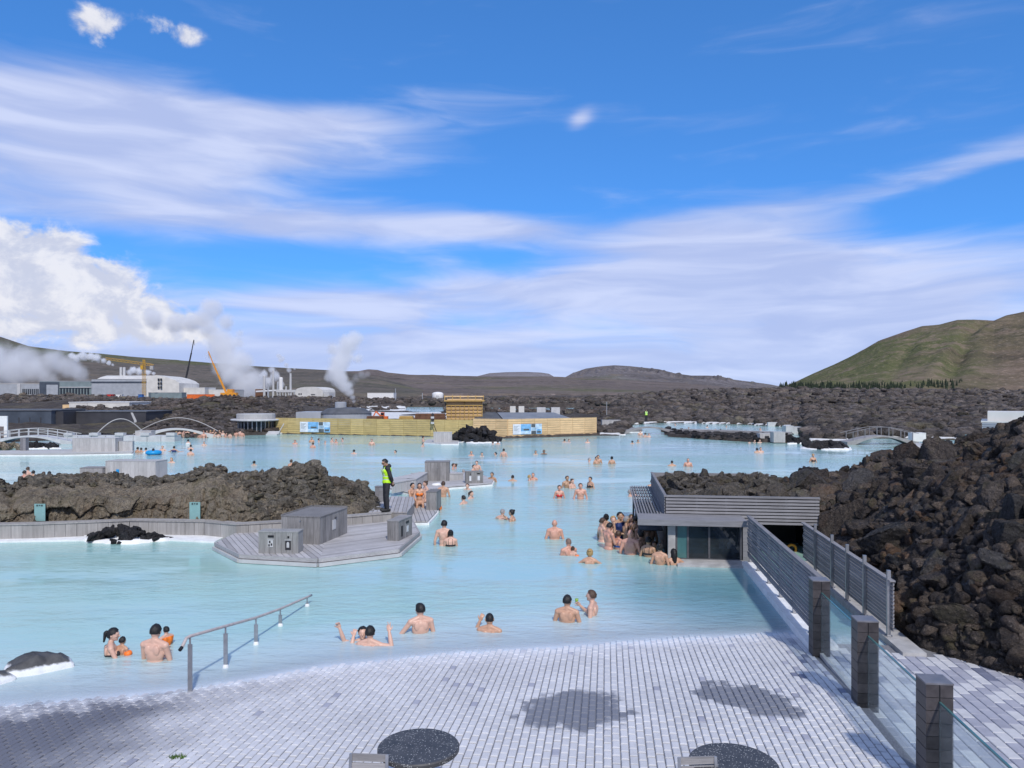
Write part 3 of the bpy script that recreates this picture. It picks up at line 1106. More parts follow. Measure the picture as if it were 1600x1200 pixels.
def sett_mat(name, c0, c1, rough):
    m, w, b, out = material(name)
    gp = w.n('ShaderNodeNewGeometry').outputs['Position']
    rnd = w.n('ShaderNodeNewGeometry').outputs['Random Per Island']
    oi = w.n('ShaderNodeObjectInfo').outputs['Random']
    rr = w.m('FRACT', w.m('ADD', rnd, oi))
    n = w.noise(gp, 9.0, 7, 0.7)
    big = w.noise(gp, 0.7, 5, 0.6)
    f = w.m('ADD', w.m('MULTIPLY', n, 0.45), w.m('ADD', w.m('MULTIPLY', rr, 0.12), w.m('MULTIPLY', big, 0.55)))
    c = w.ramp(f, [(0.33, c0), (0.73, c1)])
    c = stains(w, gp, c, rr)
    # the corner towards the left stays damp and dark
    xx = w.sep(gp)[0]
    dm = w.sstep(w.m('ADD', xx, w.m('MULTIPLY', w.m('SUBTRACT', big, 0.5), 3.2)), -3.4, -5.9)
    c = w.mix(w.m('MULTIPLY', dm, 0.92), c, (0.10, 0.106, 0.135))
    # silica left by the water along the edge
    zz = w.sep(gp)[2]
    sl = w.sstep(w.m('ADD', zz, w.m('MULTIPLY', w.m('SUBTRACT', w.noise(gp, 2.2, 6, 0.65), 0.5), 0.11)), 0.035, -0.02)
    c = w.mix(w.m('MULTIPLY', sl, 0.9), c, (0.72, 0.72, 0.74))
    sp = w.noise(gp, 90.0, 3, 0.7)
    c = w.mix(w.m('MULTIPLY', w.sstep(sp, 0.55, 0.75), 0.25), c, tuple(k * 0.45 for k in c0))
    w.lk(c, b.inputs['Base Color'])
    b.inputs['Roughness'].default_value = rough
    b.inputs['Specular IOR Level'].default_value = 0.3
    w.lk(w.bump(n, 0.5, 0.01), b.inputs['Normal'])
    return m


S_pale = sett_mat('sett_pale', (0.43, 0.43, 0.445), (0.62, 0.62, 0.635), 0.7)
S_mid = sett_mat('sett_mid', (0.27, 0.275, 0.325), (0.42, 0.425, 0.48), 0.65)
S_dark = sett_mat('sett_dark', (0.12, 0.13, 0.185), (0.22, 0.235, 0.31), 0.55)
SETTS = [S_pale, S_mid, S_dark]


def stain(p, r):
    """how dark a sett is, from its place: two bare patches, the damp corner, a strip with more dark setts"""
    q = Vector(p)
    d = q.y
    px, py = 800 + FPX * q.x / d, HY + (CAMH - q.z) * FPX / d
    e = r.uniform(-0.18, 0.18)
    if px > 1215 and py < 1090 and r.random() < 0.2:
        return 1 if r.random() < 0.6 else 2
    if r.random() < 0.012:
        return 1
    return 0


def build_terrace():
    # bed of the paving, following the beach
    n, k = 120, 150
    aa = np.linspace(-14, 3.62, n)
    bb = np.linspace(3.0, 17.8, k)
    B_, A_ = np.meshgrid(bb, aa, indexing='ij')
    a, b = A_.ravel(), B_.ravel()
    z = terrace_h(a, b) - 0.018
    me = grid_mesh(a * CU + b * SU, -a * SU + b * CU, z, k, n, 'terrace')
    m, w, bs, out = material('terrace_bed')
    gp = w.n('ShaderNodeNewGeometry').outputs['Position']
    zz = w.sep(gp)[2]
    nz = w.noise(gp, 2.5, 6, 0.65)
    f = w.sstep(w.m('ADD', zz, w.m('MULTIPLY', w.m('SUBTRACT', nz, 0.5), 0.09)), 0.03, -0.035)
    jn = w.noise(gp, 60, 3, 0.6)
    c = w.mix(f, w.mix(0.0, w.ramp(jn, [(0.3, (0.12, 0.12, 0.13)), (0.7, (0.25, 0.25, 0.265))]), (0, 0, 0)), (0.70, 0.70, 0.73))     # joints above, silica mud along the water
    c = stains(w, gp, c, w.noise(gp, 7.0, 2, 0.5))
    w.lk(c, bs.inputs['Base Color'])
    bs.inputs['Roughness'].default_value = 0.8
    w.lk(w.bump(nz, 0.4, 0.03), bs.inputs['Normal'])
    root = link('terrace', me, m)
    kind(root, 'structure')
    r = random.Random(3)
    cells = []
    lw, ll, g = 0.104, 0.200, 0.0125
    na = int((3.50 + 10.2) / lw)
    for i in range(na):
        a0 = 3.50 - (i + 1) * lw
        off = (i % 2) * ll / 2 + r.uniform(-0.015, 0.015)
        for j in range(0, 49):
            b0 = 7.3 + off + j * ll
            ac, bc = a0 + lw / 2, b0 + ll / 2
            s = float(interp(ac, BEACH_A)) - bc
            lim = -0.12 + 0.35 * float(perlin(np.array([[ac * 0.9, bc * 0.9, 3.3]]))[0])
            if s < lim:
                continue
            p = AB(ac, bc, float(terrace_h(np.array([ac]), np.array([bc]))[0]))
            px, py = 800 + FPX * p.x / p.y, HY + (CAMH - p.z) * FPX / p.y
            if px < -60 or py > 1260:
                continue
            seen = 0 <= px <= 1600 and py <= 1205
            cells.append((p.y if seen else 99 + p.y, p, i, j))
    # margin of larger slabs along the glass
    for j in range(0, 36):
        bc = 6.6 + j * 0.24
        p = AB(3.555, bc, float(terrace_h(np.array([3.5]), np.array([bc]))[0]))
    cells.sort(key=lambda c: c[0])
    protos = []
    for mi in range(3):
        row = []
        for q in range(3):
            b = MB()
            rr = random.Random(q)
            b.cbox(-lw / 2 + g / 2, lw / 2 - g / 2, -ll / 2 + g, ll / 2 - g, -0.04, 0.0, 0.007 + 0.002 * q)
            me2 = b.me('paver')
            me2.materials.append(SETTS[mi])
            row.append(me2)
        protos.append(row)
    rest = MB()
    for k_, (d, p, i, j) in enumerate(cells):
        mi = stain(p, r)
        tilt = Euler((r.gauss(0, 0.008), r.gauss(0, 0.012), -YAW + r.gauss(0, 0.008)))
        loc = p + Vector((0, 0, r.uniform(-0.003, 0.004)))
        if k_ < 300:
            o = link('paver', protos[mi][r.randrange(3)], None, root, loc)
            o.rotation_euler = tilt
        else:
            rest.cur = mi
            M = Matrix.Translation(loc) @ tilt.to_matrix().to_4x4()
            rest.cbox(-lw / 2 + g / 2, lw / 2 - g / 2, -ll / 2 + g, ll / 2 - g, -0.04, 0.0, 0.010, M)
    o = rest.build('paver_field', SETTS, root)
    kind(o, 'stuff')

    # the path beyond the glass
    pb = MB()
    pb.add([AB(3.62, 4.0, 0.075), AB(9.0, 4.0, 0.075), AB(9.0, 13.6, 0.075), AB(6.5, 14.3, 0.06), AB(5.3, 14.3, 0.05), AB(3.62, 14.3, 0.03)], [(0, 1, 2, 3, 4, 5)])
    path = pb.build('path', m)
    kind(path, 'structure')
    pv = MB()
    lw2, ll2 = 0.17, 0.30
    for i in range(32):
        for j in range(36):
            a0 = 3.64 + i * lw2
            b0 = 4.4 + j * ll2 + (i % 2) * 0.15
            if b0 + ll2 > 14.1 or (a0 > 5.3 and b0 > 13.6):
                continue
            t = (b0 - 4) / 10
            z = 0.092 - 0.03 * max(0, (b0 - 10) / 4)
            pv.cur = 0 if r.random() < 0.40 else (1 if r.random() < 0.96 else 2)
            M = Matrix.Translation(AB(a0 + lw2 / 2, b0 + ll2 / 2, z)) @ Euler((r.gauss(0, .006), r.gauss(0, .008), -YAW)).to_matrix().to_4x4()
            pv.cbox(-lw2 / 2 + .006, lw2 / 2 - .006, -ll2 / 2 + .006, ll2 / 2 - .006, -0.035, 0.0, 0.008, M)
    kind(pv.build('paver_field', SETTS, path), 'stuff')
    return root


TERRACE = build_terrace()


def th(p):
    a, b = toAB(p)
    return float(terrace_h(np.array([a]), np.array([b]))[0])


# ------------------------------------------------------------------ tables and chairs of the terrace
m_terrazzo, w_, b_, o_ = material('terrazzo_black')
tc_ = w_.n('ShaderNodeTexCoord').outputs['Object']
v_ = w_.vor(tc_, 58.0, 'F1', 'Color')
vd_ = w_.vor(tc_, 58.0, 'F1', 'Distance')
vr_ = w_.sep(v_)[0]
spk = w_.m('MULTIPLY', w_.sstep(vr_, 0.62, 0.72), w_.sstep(vd_, 0.42, 0.25))
big_ = w_.noise(tc_, 6, 5, 0.6)
cc_ = w_.mix(w_.m('MULTIPLY', spk, 1.0), w_.ramp(big_, [(0.3, (0.035, 0.035, 0.036)), (0.7, (0.07, 0.068, 0.068))]), (0.36, 0.36, 0.35))
w_.lk(cc_, b_.inputs['Base Color'])
b_.inputs['Roughness'].default_value = 0.5


def table(loc, label, dia):
    t = thing('round_table', label, 'table', loc, 0.3, 'round stone tables on the terrace')
    r = dia / 2
    zt = 0.85 - loc[2]
    MB().lathe([(r - 0.012, zt - 0.055), (r, zt - 0.045), (r, zt - 0.012), (r - 0.012, zt)], 64).build('table_top', m_terrazzo, t)
    MB().lathe([(0.05, 0.04), (0.05, zt - 0.08), (0.12, zt - 0.056)], 20).build('pedestal', MT['steel_dark'], t)
    MB().lathe([(0.28, 0.0), (0.28, 0.02), (0.06, 0.05)], 32).build('base_plate', MT['steel_dark'], t)


def on_terrace(px, py, z):
    p = W(px, py, z)
    return Vector((p.x, p.y, th(p)))


table(on_terrace(654, 1165, 0.85), 'round black terrazzo table on the terrace below the two raised hands', 0.845)
table(on_terrace(1146, 1191, 0.85), 'round black terrazzo table at the lower edge, below the smaller dark paving patch', 0.87)


def chair(loc, rz, label):
    t = thing('chair', label, 'chair', loc, rz, 'metal chairs by the round tables')
    for sx in (-1, 1):
        MB().beam((sx * 0.19, -0.2, 0), (sx * 0.18, -0.19, 0.44), 0.03, 0.03).build('leg', MT['steel'], t)
        MB().beam((sx * 0.19, 0.22, 0), (sx * 0.18, 0.19, 0.44), 0.03, 0.03).build('leg', MT['steel'], t)
        MB().beam((sx * 0.185, 0.20, 0.44), (sx * 0.18, 0.25, 0.78), 0.03, 0.025).build('back_post', MT['steel'], t)
    for k in range(5):
        MB().box(-0.2, 0.2, -0.2 + k * 0.085, -0.2 + k * 0.085 + 0.07, 0.44, 0.465).build('seat_slat', MT['wood_grey_x'], t)
    for k in range(3):
        MB().box(-0.185, 0.185, 0.222 + k * 0.011, 0.242 + k * 0.011, 0.54 + k * 0.085, 0.61 + k * 0.085).build('back_slat', MT['wood_grey_x'], t)


p = W(574, 1191, 0.86)
chair(Vector((p.x, p.y - 0.25, th(p))), R(-4), 'grey slatted chair left of the round table below the raised hands')
p = W(1092, 1195.5, 0.86)
chair(Vector((p.x, p.y - 0.25, th(p))), R(4), 'grey slatted chair left of the round table near the glass')


def moss_tuft():
    b = MB()
    r = random.Random(9)
    for k in range(130):
        a, q = r.uniform(0, 6.283), r.random() ** 0.6
        x, y = q * 0.10 * math.cos(a), q * 0.06 * math.sin(a)
        h, t = r.uniform(0.015, 0.045), r.uniform(0, 6.283)
        w2 = 0.006
        b.add([(x - w2 * math.cos(t), y - w2 * math.sin(t), 0), (x + w2 * math.cos(t), y + w2 * math.sin(t), 0), (x + r.uniform(-.02, .02), y + r.uniform(-.02, .02), h)], [(0, 1, 2)])
    pt = W(277, 1187, 0.12)
    pt.z = th(pt)
    tag(b.build('moss_tuft', plain('moss', (0.07, 0.14, 0.02), 0.9, 0.3, 20), None, pt), 'small green moss tuft growing between the setts', 'plant')


moss_tuft()


# ------------------------------------------------------------------ handrail into the water
def handrail():
    pts = [(297, 1078, 0.84, True), (352.5, 1043, 0.68, False), (400, 1007, 0.48, False), (438, 978, 0.33, False), (480, 947, 0.19, False)]
    base = W(297, 1078, 0.03)
    t = thing('handrail', 'steel handrail on five posts running down into the water', 'handrail', base)
    tops = []
    for k, (px, py, zt, dry) in enumerate(pts):
        p = W(px, py, 0.03 if dry else 0.0)
        q = p - base
        b = MB()
        b.box(q.x - 0.032, q.x + 0.032, q.y - 0.012, q.y + 0.012, (-0.03 if dry else -0.6), zt - 0.12 - base.z)
        post = b.build('post', MT['steel'], t)
        MB().box(q.x - 0.012, q.x + 0.012, q.y - 0.008, q.y + 0.008, zt - 0.125 - base.z, zt - 0.02 - base.z).build('bracket', MT['steel'], post)
        if not dry:
            MB().lathe([(0.05, 0), (0.045, 0.03), (0.034, 0.05)], 12, (q.x, q.y, -base.z)).build('silica_crust', MT['silica'], post)
        tops.append(Vector((q.x, q.y, zt - base.z)))
    s = tops[0] + (tops[0] - tops[1]).normalized() * 0.22 + Vector((0, 0, -0.13))
    e = tops[-1] + (tops[-1] - tops[-2]).normalized() * 0.25
    m = plain('rail_wood', (0.46, 0.40, 0.38), 0.5, 0.15, 10)
    MB().tube([s, tops[0] + Vector((-0.03, -0.06, -0.01))] + tops + [e], 0.024, 10).build('rail', m, t, smooth_shade=True)
    MB().tube([s + (s - tops[0]).normalized() * 0.06, s], 0.027, 10).build('end_cap', MT['black'], t)


handrail()


# ------------------------------------------------------------------ glass screen with stone piers
def pier(b_, label, k):
    t = thing('stone_pier', label, 'pier', AB(3.60, b_, 0.06), -YAW, 'tiled piers of the glass screen')
    m = PIER
    n, h = 9, 1.27
    hh = h / n
    for j in range(n):
        for s in (-1, 1):
            x0, x1 = (-0.14, -0.007) if s < 0 else (0.007, 0.14)
            MB().box(x0, x1, -0.14, 0.14, j * hh + 0.004, (j + 1) * hh - 0.004).build('tile', m, t)
    MB().box(-0.134, 0.134, -0.134, 0.134, 0.0, h - 0.003).build('core', MT['black'], t)
    MB().box(-0.145, 0.145, -0.145, 0.145, h, h + 0.018).build('cap_stone', CAP, t)


PIER = plain('pier_tile', (0.05, 0.043, 0.043), 0.45, 0.35, 5, objvar=0.25, bump=0.2)
CAP = plain('pier_cap', (0.16, 0.155, 0.165), 0.4, 0.2, 5)
PB = [13.62, 11.30, 9.0, 6.7]
for k, (b_, lab) in enumerate(zip(PB[:3], ['dark tiled pier at the end of the slatted fence', 'dark tiled pier, middle one of the three along the glass screen', 'dark tiled pier nearest the viewer in the lower right corner'])):
    pier(b_, lab, k)
for k in range(3):
    b0, b1 = PB[k + 1] + 0.146, PB[k] - 0.146
    t = tag(MB().box(-0.006, 0.006, 0, b1 - b0, 0.0, 1.0).build('glass_panel', MT['glass'], None, AB(3.60, b0, 0.13), -YAW),
            ['clear glass panel between the slatted fence pier and the middle pier', 'clear glass panel between the middle pier and the nearest pier', 'clear glass panel running out of the picture from the nearest pier'][k], 'glass panel', 'panels of the glass screen')
    MB().box(-0.011, 0.011, 0, b1 - b0, 1.001, 1.02).build('top_rail', MT['glass_teal'], t)
    MB().box(-0.03, 0.03, 0, b1 - b0, -0.06, -0.001).build('base_rail', MT['concrete'], t)


# ------------------------------------------------------------------ slatted fences either side of the entry channel
def slat_fence(a0, bs, z0, z1, label, post_up, nslat=14, side=1, ends=(0.1, 0.1), name='slatted_fence'):
    t = thing(name, label, 'fence', AB(a0, bs[0], z0), -YAW)
    L = bs[-1] - bs[0]
    hh = (z1 - z0 - 0.12) / nslat
    for b in bs:
        MB().box(-0.03, 0.03, b - bs[0] - 0.03, b - bs[0] + 0.03, 0.0, z1 - z0 + post_up).build('post', MT['steel'], t)
        MB().lathe([(0.07, 0), (0.07, 0.012)], 12, (0, b - bs[0], 0.0)).build('foot_plate', MT['steel'], t)
    r = random.Random(int(a0 * 100))
    for k in range(nslat):
        z = 0.12 + k * hh
        o = MB().box(0.0, 0.024, -ends[0], L + ends[1], 0.0, hh * 0.70).build('slat', MT['wood_slat_y'], t, (side * 0.03 - (0.024 if side < 0 else 0), 0, z))
        o.rotation_euler = (0, R(side * 9), r.gauss(0, 0.001))
    MB().box(-0.05, 0.05, -ends[0], L + ends[1], 0.0, 0.025).build('cap_board', MT['wood_slat_y'], t, (side * 0.03, 0, z1 - z0 + 0.002))
    return t


slat_fence(3.71, [14.55, 15.85, 17.05, 18.25, 19.5, 20.5], 0.14, 1.30, 'slatted grey timber fence on the pool curb between the bar and the first pier', -0.06, 14, -1, (0.75, 0.12))
slat_fence(5.06, [14.6, 15.9, 17.0, 18.1, 19.5], 0.12, 1.12, 'slatted grey timber fence with tall steel posts against the lava bank', 0.19, 13, 1, (0.12, 1.3))

c = MB()
c.prism([tuple(AB(3.50, 13.85)[:2]), tuple(AB(3.98, 13.85)[:2]), tuple(AB(3.98, 20.55)[:2]), tuple(AB(3.50, 20.55)[:2])], -1.2, 0.14)
tag(c.build('pool_curb', MT['silica']), 'pale concrete curb under the slatted fence at the pool edge', 'curb')
c = MB()
c.prism([tuple(AB(4.98, 13.7)[:2]), tuple(AB(5.36, 13.7)[:2]), tuple(AB(5.36, 20.9)[:2]), tuple(AB(4.98, 20.9)[:2])], -1.2, 0.12)
tag(c.build('channel_curb', MT['concrete']), 'stone curb of the entry channel below the lava bank', 'curb')

# ================================================================== the swim-up bar
ROCKS = []
for k_, (pv, pf) in enumerate(PROTO2):
    me_ = tri_mesh(pv, pf, 'boulder')
    ROCKS.append(me_)
_rock_by_mat = {}


def rock_obj(name, loc, size, m, parent, r, flat=0.75):
    k = r.randrange(len(ROCKS))
    key = (k, m.name)
    if key not in _rock_by_mat:
        me = ROCKS[k].copy()
        me.materials.append(m)
        _rock_by_mat[key] = me
    o = link(name, _rock_by_mat[key], None, parent, loc)
    o.rotation_euler = (r.uniform(-0.5, 0.5), r.uniform(-0.5, 0.5), r.uniform(0, 6.28))
    o.scale = (size * r.uniform(0.75, 1.3), size * r.uniform(0.75, 1.2), size * flat * r.uniform(0.7, 1.2))
    return o


def build_bar():
    z_roof = 1.63
    t = thing('pool_bar', 'low grey timber bar with a lava rock roof and dark glass front', 'bar', AB(1.65, 20.75, 0.0), -YAW)
    # local frame: x right from the left parapet, y away from the canopy edge
    x1, yf, yb = 4.12, 1.10, 7.55
    roof = MB().box(0.03, x1 - 0.03, yf + 0.03, yb, 1.22, 1.40).build('roof', MT['roof_grey'], t)
    MB().box(-0.05, 0.03, yf - 0.04, yb, z_roof - 0.02, z_roof + 0.03).build('parapet_cap', MT['wood_slat_y'], roof)
    MB().box(0.031, x1 + 0.02, yf - 0.04, yf + 0.06, z_roof - 0.02, z_roof + 0.03).build('parapet_cap', MT['wood_slat'], roof)
    # horizontal boards of the front, and of the left side of the parapet
    nb = 8
    for k in range(nb):
        z = 0.90 + k * (z_roof - 0.92) / nb
        o = MB().box(0, x1, 0, 0.024, 0, 0.062).build('front_slat', MT['wood_slat'], t, (0.0, yf - 0.05, z))
        o.rotation_euler = (R(-12), 0, random.gauss(0, 0.001))
    for k in range(6):
        z = 1.12 + k * 0.085
        MB().box(-0.04, -0.016, 0, yb - yf, 0, 0.06).build('side_slat', MT['wood_slat_y'], t, (0, yf, z))
    for k in range(6):
        MB().box(0, 0.05, 0, 0.03, 0, 0.74).build('batten', MT['steel_dark'], t, (0.02 + k * (x1 - 0.1) / 5, yf - 0.012, 0.88))
    MB().box(0.0, x1, yf + 0.02, yf + 0.06, 0.9, z_roof - 0.02).build('front_wall', MT['black'], t)
    MB().box(0.0, 0.06, yf + 0.061, yb, 0.0, z_roof - 0.03).build('side_wall', MT['black'], t)
    MB().box(0.0, x1, yb, yb + 0.12, -0.3, z_roof).build('rear_wall', MT['wood_slat'], t)
    MB().box(x1 - 0.06, x1, yf + 0.061, yb, -0.3, 1.38).build('side_wall', MT['black'], t)
    # canopy over the counter
    cn = MB().box(-0.80, 2.02, -0.02, yf - 0.06, 1.08, 1.15).build('canopy', MT['wood_slat'], t)
    MB().box(-0.82, 2.04, -0.05, -0.021, 1.00, 1.155).build('fascia', MT['wood_slat'], cn)
    # slatted sun screen on the left
    per = MB().box(-0.80, -0.76, yf - 0.05, yb, 1.07, 1.13).build('pergola', MT['wood_slat_y'], t)
    MB().box(-0.09, -0.045, yf - 0.05, yb, 1.07, 1.13).build('edge_beam', MT['wood_slat_y'], per)
    for k in range(8):
        MB().box(0, 0.04, yf - 0.05, yb, 0, 0.05).build('slat', MT['wood_slat_y'], per, (-0.735 + k * 0.083, 0, 1.10))
    n = 9
    for k in range(n):
        y = yf + 0.02 + k * (yb - yf - 0.1) / (n - 1)
        MB().box(-0.758, -0.092, 0, 0.09, 0, 0.035).build('beam', MT['wood_slat'], per, (0, y, 1.06))
    MB().box(-0.70, -0.05, yf + 0.3, yb - 0.1, 0, 0.02).build('shade_sheet', MT['black'], per, (0, 0, 0.60))  # black sheet added below the slats, standing in for shade in their gaps
    for y in (yf + 0.4, yf + 2.6, yf + 5.0):
        MB().box(-0.75, -0.69, y, y + 0.06, -1.0, 1.07).build('post', MT['steel_dark'], t)
    # counter front: column, glazing, frame
    MB().box(0.0, 0.19, 0.24, 0.44, -0.6, 1.078).build('column', MT['concrete'], t)
    fr = MB().box(0.19, 1.95, 0.30, 0.36, 0.02, 0.08).build('window_frame', MT['steel_dark'], t)
    MB().box(0.19, 1.95, 0.30, 0.36, 1.0, 1.076).build('head_rail', MT['steel_dark'], fr)
    for x in (0.20, 0.50, 1.06, 1.88):
        MB().box(x, x + 0.05, 0.295, 0.365, 0.081, 0.999).build('mullion', MT['steel_dark'], fr)
    MB().box(0.251, 0.499, 0.32, 0.335, 0.081, 0.999).build('pane', MT['glass_teal'], fr)
    MB().box(0.551, 1.059, 0.32, 0.335, 0.081, 0.999).build('pane', MT['glass_smoke'], fr)
    MB().box(1.111, 1.879, 0.32, 0.335, 0.081, 0.999).build('pane', MT['glass_smoke'], fr)
    MB().box(0.19, 1.95, 1.0, 1.02, -0.3, 1.07).build('inner_wall', MT['blue_clad'], t)
    MB().box(0.30, 1.85, 0.55, 0.85, -0.3, 0.30).build('counter', MT['steel_dark'], t)
    for x in (1.45, 1.66):
        b = MB()
        b.add([(x - .07, .6, .30), (x + .07, .6, .30), (x + .07, .6, .43), (x, .6, .50), (x - .07, .6, .43), (x - .07, .64, .30), (x + .07, .64, .30), (x + .07, .64, .43), (x, .64, .50), (x - .07, .64, .43)],
              [(4, 3, 2, 1, 0), (5, 6, 7, 8, 9), (0, 1, 6, 5), (1, 2, 7, 6), (2, 3, 8, 7), (3, 4, 9, 8), (4, 0, 5, 9)])
        b.build('menu_card', MT['off_white'], t)
    MB().box(1.96, 2.12, 0.28, 0.46, -0.3, 1.078).build('jamb', MT['wood_slat'], t)
    MB().box(0.191, 1.959, -0.42, 0.299, -1.0, 0.055).build('ledge', MT['concrete'], t)
    MB().box(1.96, 2.13, 0.461, yf, -0.3, 1.07).build('return_wall', MT['wood_slat_y'], t)
    # entry from the channel: a dark passage under the roof
    MB().box(2.13, x1 - 0.061, 3.4, 3.45, -0.6, 1.21).build('passage_end', MT['black'], t)
    MB().box(2.13, 2.17, yf + 0.061, 3.399, -0.6, 1.21).build('passage_wall', MT['black'], t)
    # rocks on the roof
    r = random.Random(21)
    pts = []
    for k in range(3000):
        q = (r.uniform(0.22, x1 + 0.15), r.uniform(yf + 0.25, yb - 0.15))
        s = r.uniform(0.10, 0.26) if r.random() < 0.85 else r.uniform(0.24, 0.36)
        if all((q[0] - u) ** 2 + (q[1] - v) ** 2 > ((s + w2) * 0.62) ** 2 for u, v, w2 in pts):
            pts.append((q[0], q[1], s))
        if len(pts) > 170:
            break
    for u, v, s in pts:
        rock_obj('roof_rock', (u, v, 1.46 + 0.06 * (v - yf) / 6 + r.uniform(0, 0.06)), s, MT['lava_roof'], roof, r, 0.8)
    pos = np.array([[r.uniform(0.1, x1 - 0.1), r.uniform(yf + 0.12, yb - 0.05), 1.43 + r.uniform(0, 0.09)] for k in range(900)])
    rock_mass('roof_gravel', pos, np.array([r.uniform(0.04, 0.11) for k in range(900)]), MT['lava_roof'], roof, 0.8, PROTO1, 22)
    return t


MT['lava_roof'] = lava('lava_roof', (0.045, 0.041, 0.036), (0.13, 0.115, 0.098), (0.27, 0.235, 0.195), 1.2, 0.15, 0.35, 0.05)
MT['glass_smoke'] = glass('glass_smoke', (0.35, 0.42, 0.50), 0.03)
BAR = build_bar()


def lifebuoy():
    b = MB()
    n, k = 18, 8
    vs, fs = [], []
    for i in range(n):
        for j in range(k):
            th_, ph = 2 * math.pi * i / n, 2 * math.pi * j / k
            vs.append(((0.2 + 0.06 * math.cos(ph)) * math.cos(th_), 0.06 * math.sin(ph), (0.2 + 0.06 * math.cos(ph)) * math.sin(th_)))
    for i in range(n):
        for j in range(k):
            fs.append((i * k + j, ((i + 1) % n) * k + j, ((i + 1) % n) * k + (j + 1) % k, i * k + (j + 1) % k))
    b.add(vs, fs)
    p = D(1237, 858, 21.9)
    o = b.build('lifebuoy', MT['crane_orange'], None, p, -YAW, True)
    o.scale = (0.62, 0.62, 0.62)
    tag(o, 'orange ring hanging in the dark passage beside the bar', 'lifebuoy')


lifebuoy()


# ------------------------------------------------------------------ lava bank on the right
SIL = [(1190, 741), (1280, 742), (1300, 741), (1330, 736), (1360, 722), (1400, 708), (1440, 704), (1470, 706), (1500, 695), (1540, 682), (1570, 668), (1600, 658), (1700, 632), (1900, 600), (2400, 560)]
EDGE = [(6, 10.4), (9, 8.7), (11, 7.45), (12.67, 6.45), (13.3, 6.0), (14.2, 5.40), (20.9, 5.40), (21.6, 5.74), (28.4, 5.80), (29.5, 6.6), (33, 9.0), (40, 14)]


def bank_h(a, b, fine=True):
    x, y = a * CU + b * SU, -a * SU + b * CU
    px = 800 + FPX * x / np.maximum(y, 2)
    e = a - interp(b, EDGE)
    cap = CAMH - (interp(px, SIL) - HY) / FPX * 27.0 - 0.22
    raw = 1.25 * np.maximum(e, 0) ** 0.75 - 0.05
    raw = np.where((b > 21.7) & (b < 29.5), 1.45 + 0.5 * np.maximum(e, 0), raw)
    k = 0.35
    h = -np.log(np.exp(-raw / k) + np.exp(-cap / k)) * k
    h = h - smooth(y, 28.0, 34.0) * (cap + 1.0)
    p = np.stack([x, y, h], 1)
    env = smooth(e, 0.0, 1.2)
    h = h + env * (fbm(p * 0.55, 3) * 0.55 + fbm(p * 1.7, 3, 0.6, ridge=True) * 0.30)
    if fine:
        h = h + env * (fbm(p * 4.5, 4, 0.65, ridge=True) * 0.16)
    return np.where(e < 0, -0.5, h)


def build_bank():
    na, nb = 260, 470
    aa, bb = np.linspace(5.2, 21, na), np.linspace(6, 35.5, nb)
    B_, A_ = np.meshgrid(bb, aa, indexing='ij')
    a, b = A_.ravel(), B_.ravel()
    h = bank_h(a, b)
    me = grid_mesh(a * CU + b * SU, -a * SU + b * CU, h, nb, na, 'lava_bank')
    root = kind(link('lava_bank', me, MT['lava_near']), 'structure')
    r = random.Random(31)
    # big boulders, largest in view
    got, k = [], 0
    while len(got) < 292 and k < 60000:
        k += 1
        y = 1 / r.uniform(1 / 27.5, 1 / 11.0)
        px = r.uniform(1205, 1625)
        x = (px - 800) / FPX * y
        a_, b_ = toAB((x, y))
        e = a_ - float(interp(b_, EDGE))
        if e < 0.25:
            continue
        s = 0.11 + 0.50 * r.random() ** 3.6
        s *= 0.8 + y * 0.022
        if y < 16.5:
            s = min(s, 0.34)
        if e < s * 0.9:
            continue
        z = float(bank_h(np.array([a_]), np.array([b_]), False)[0])
        py = HY + (CAMH - z - s * 0.5) * FPX / y
        if py < float(interp(px, SIL)) - 6:
            continue
        if any((x - g[0]) ** 2 + (y - g[1]) ** 2 < ((s + g[2]) * 0.62) ** 2 for g in got):
            continue
        got.append((x, y, s, z))
    for x, y, s, z in got:
        rock_obj('boulder', (x, y, z + s * 0.12), s, MT[r.choice(['lava_near', 'lava_near', 'lava_near_b', 'lava_near_c'])], root, r, 0.85)
    for px, py, d, s in ((1428, 722, 27.0, 0.72), (1462, 716, 27.4, 0.5), (1345, 742, 26.8, 0.42), (1532, 706, 26.5, 0.55), (1372, 734, 27, 0.36), (1585, 690, 25.5, 0.6), (1492, 712, 27, 0.46)):
        p = D(px, py, d)
        rock_obj('boulder', p, s, MT['lava_near'], root, r, 0.95)
    n = 8500
    q = np.random.default_rng(33)
    y = 1 / q.uniform(1 / 28.5, 1 / 10.5, n)
    px = q.uniform(1205, 1680, n)
    x = (px - 800) / FPX * y
    a, b = x * CU - y * SU, x * SU + y * CU
    e = a - interp(b, EDGE)
    s = (0.035 + 0.15 * q.random(n) ** 2.4) * (0.75 + 0.025 * y)
    ok = e > s * 0.8
    x, y, s, a, b = x[ok], y[ok], s[ok], a[ok], b[ok]
    z = bank_h(a, b, False)
    h = len(x) // 2
    pos = np.stack([x, y, z + s * 0.2], 1)
    rock_mass('rubble', pos[:h], s[:h], MT['lava_near_b'], root, 0.85, PROTO1, 34)
    rock_mass('rubble', pos[h:], s[h:], MT['lava_near'], root, 0.85, PROTO1, 35)
    return root


BANK = build_bank()


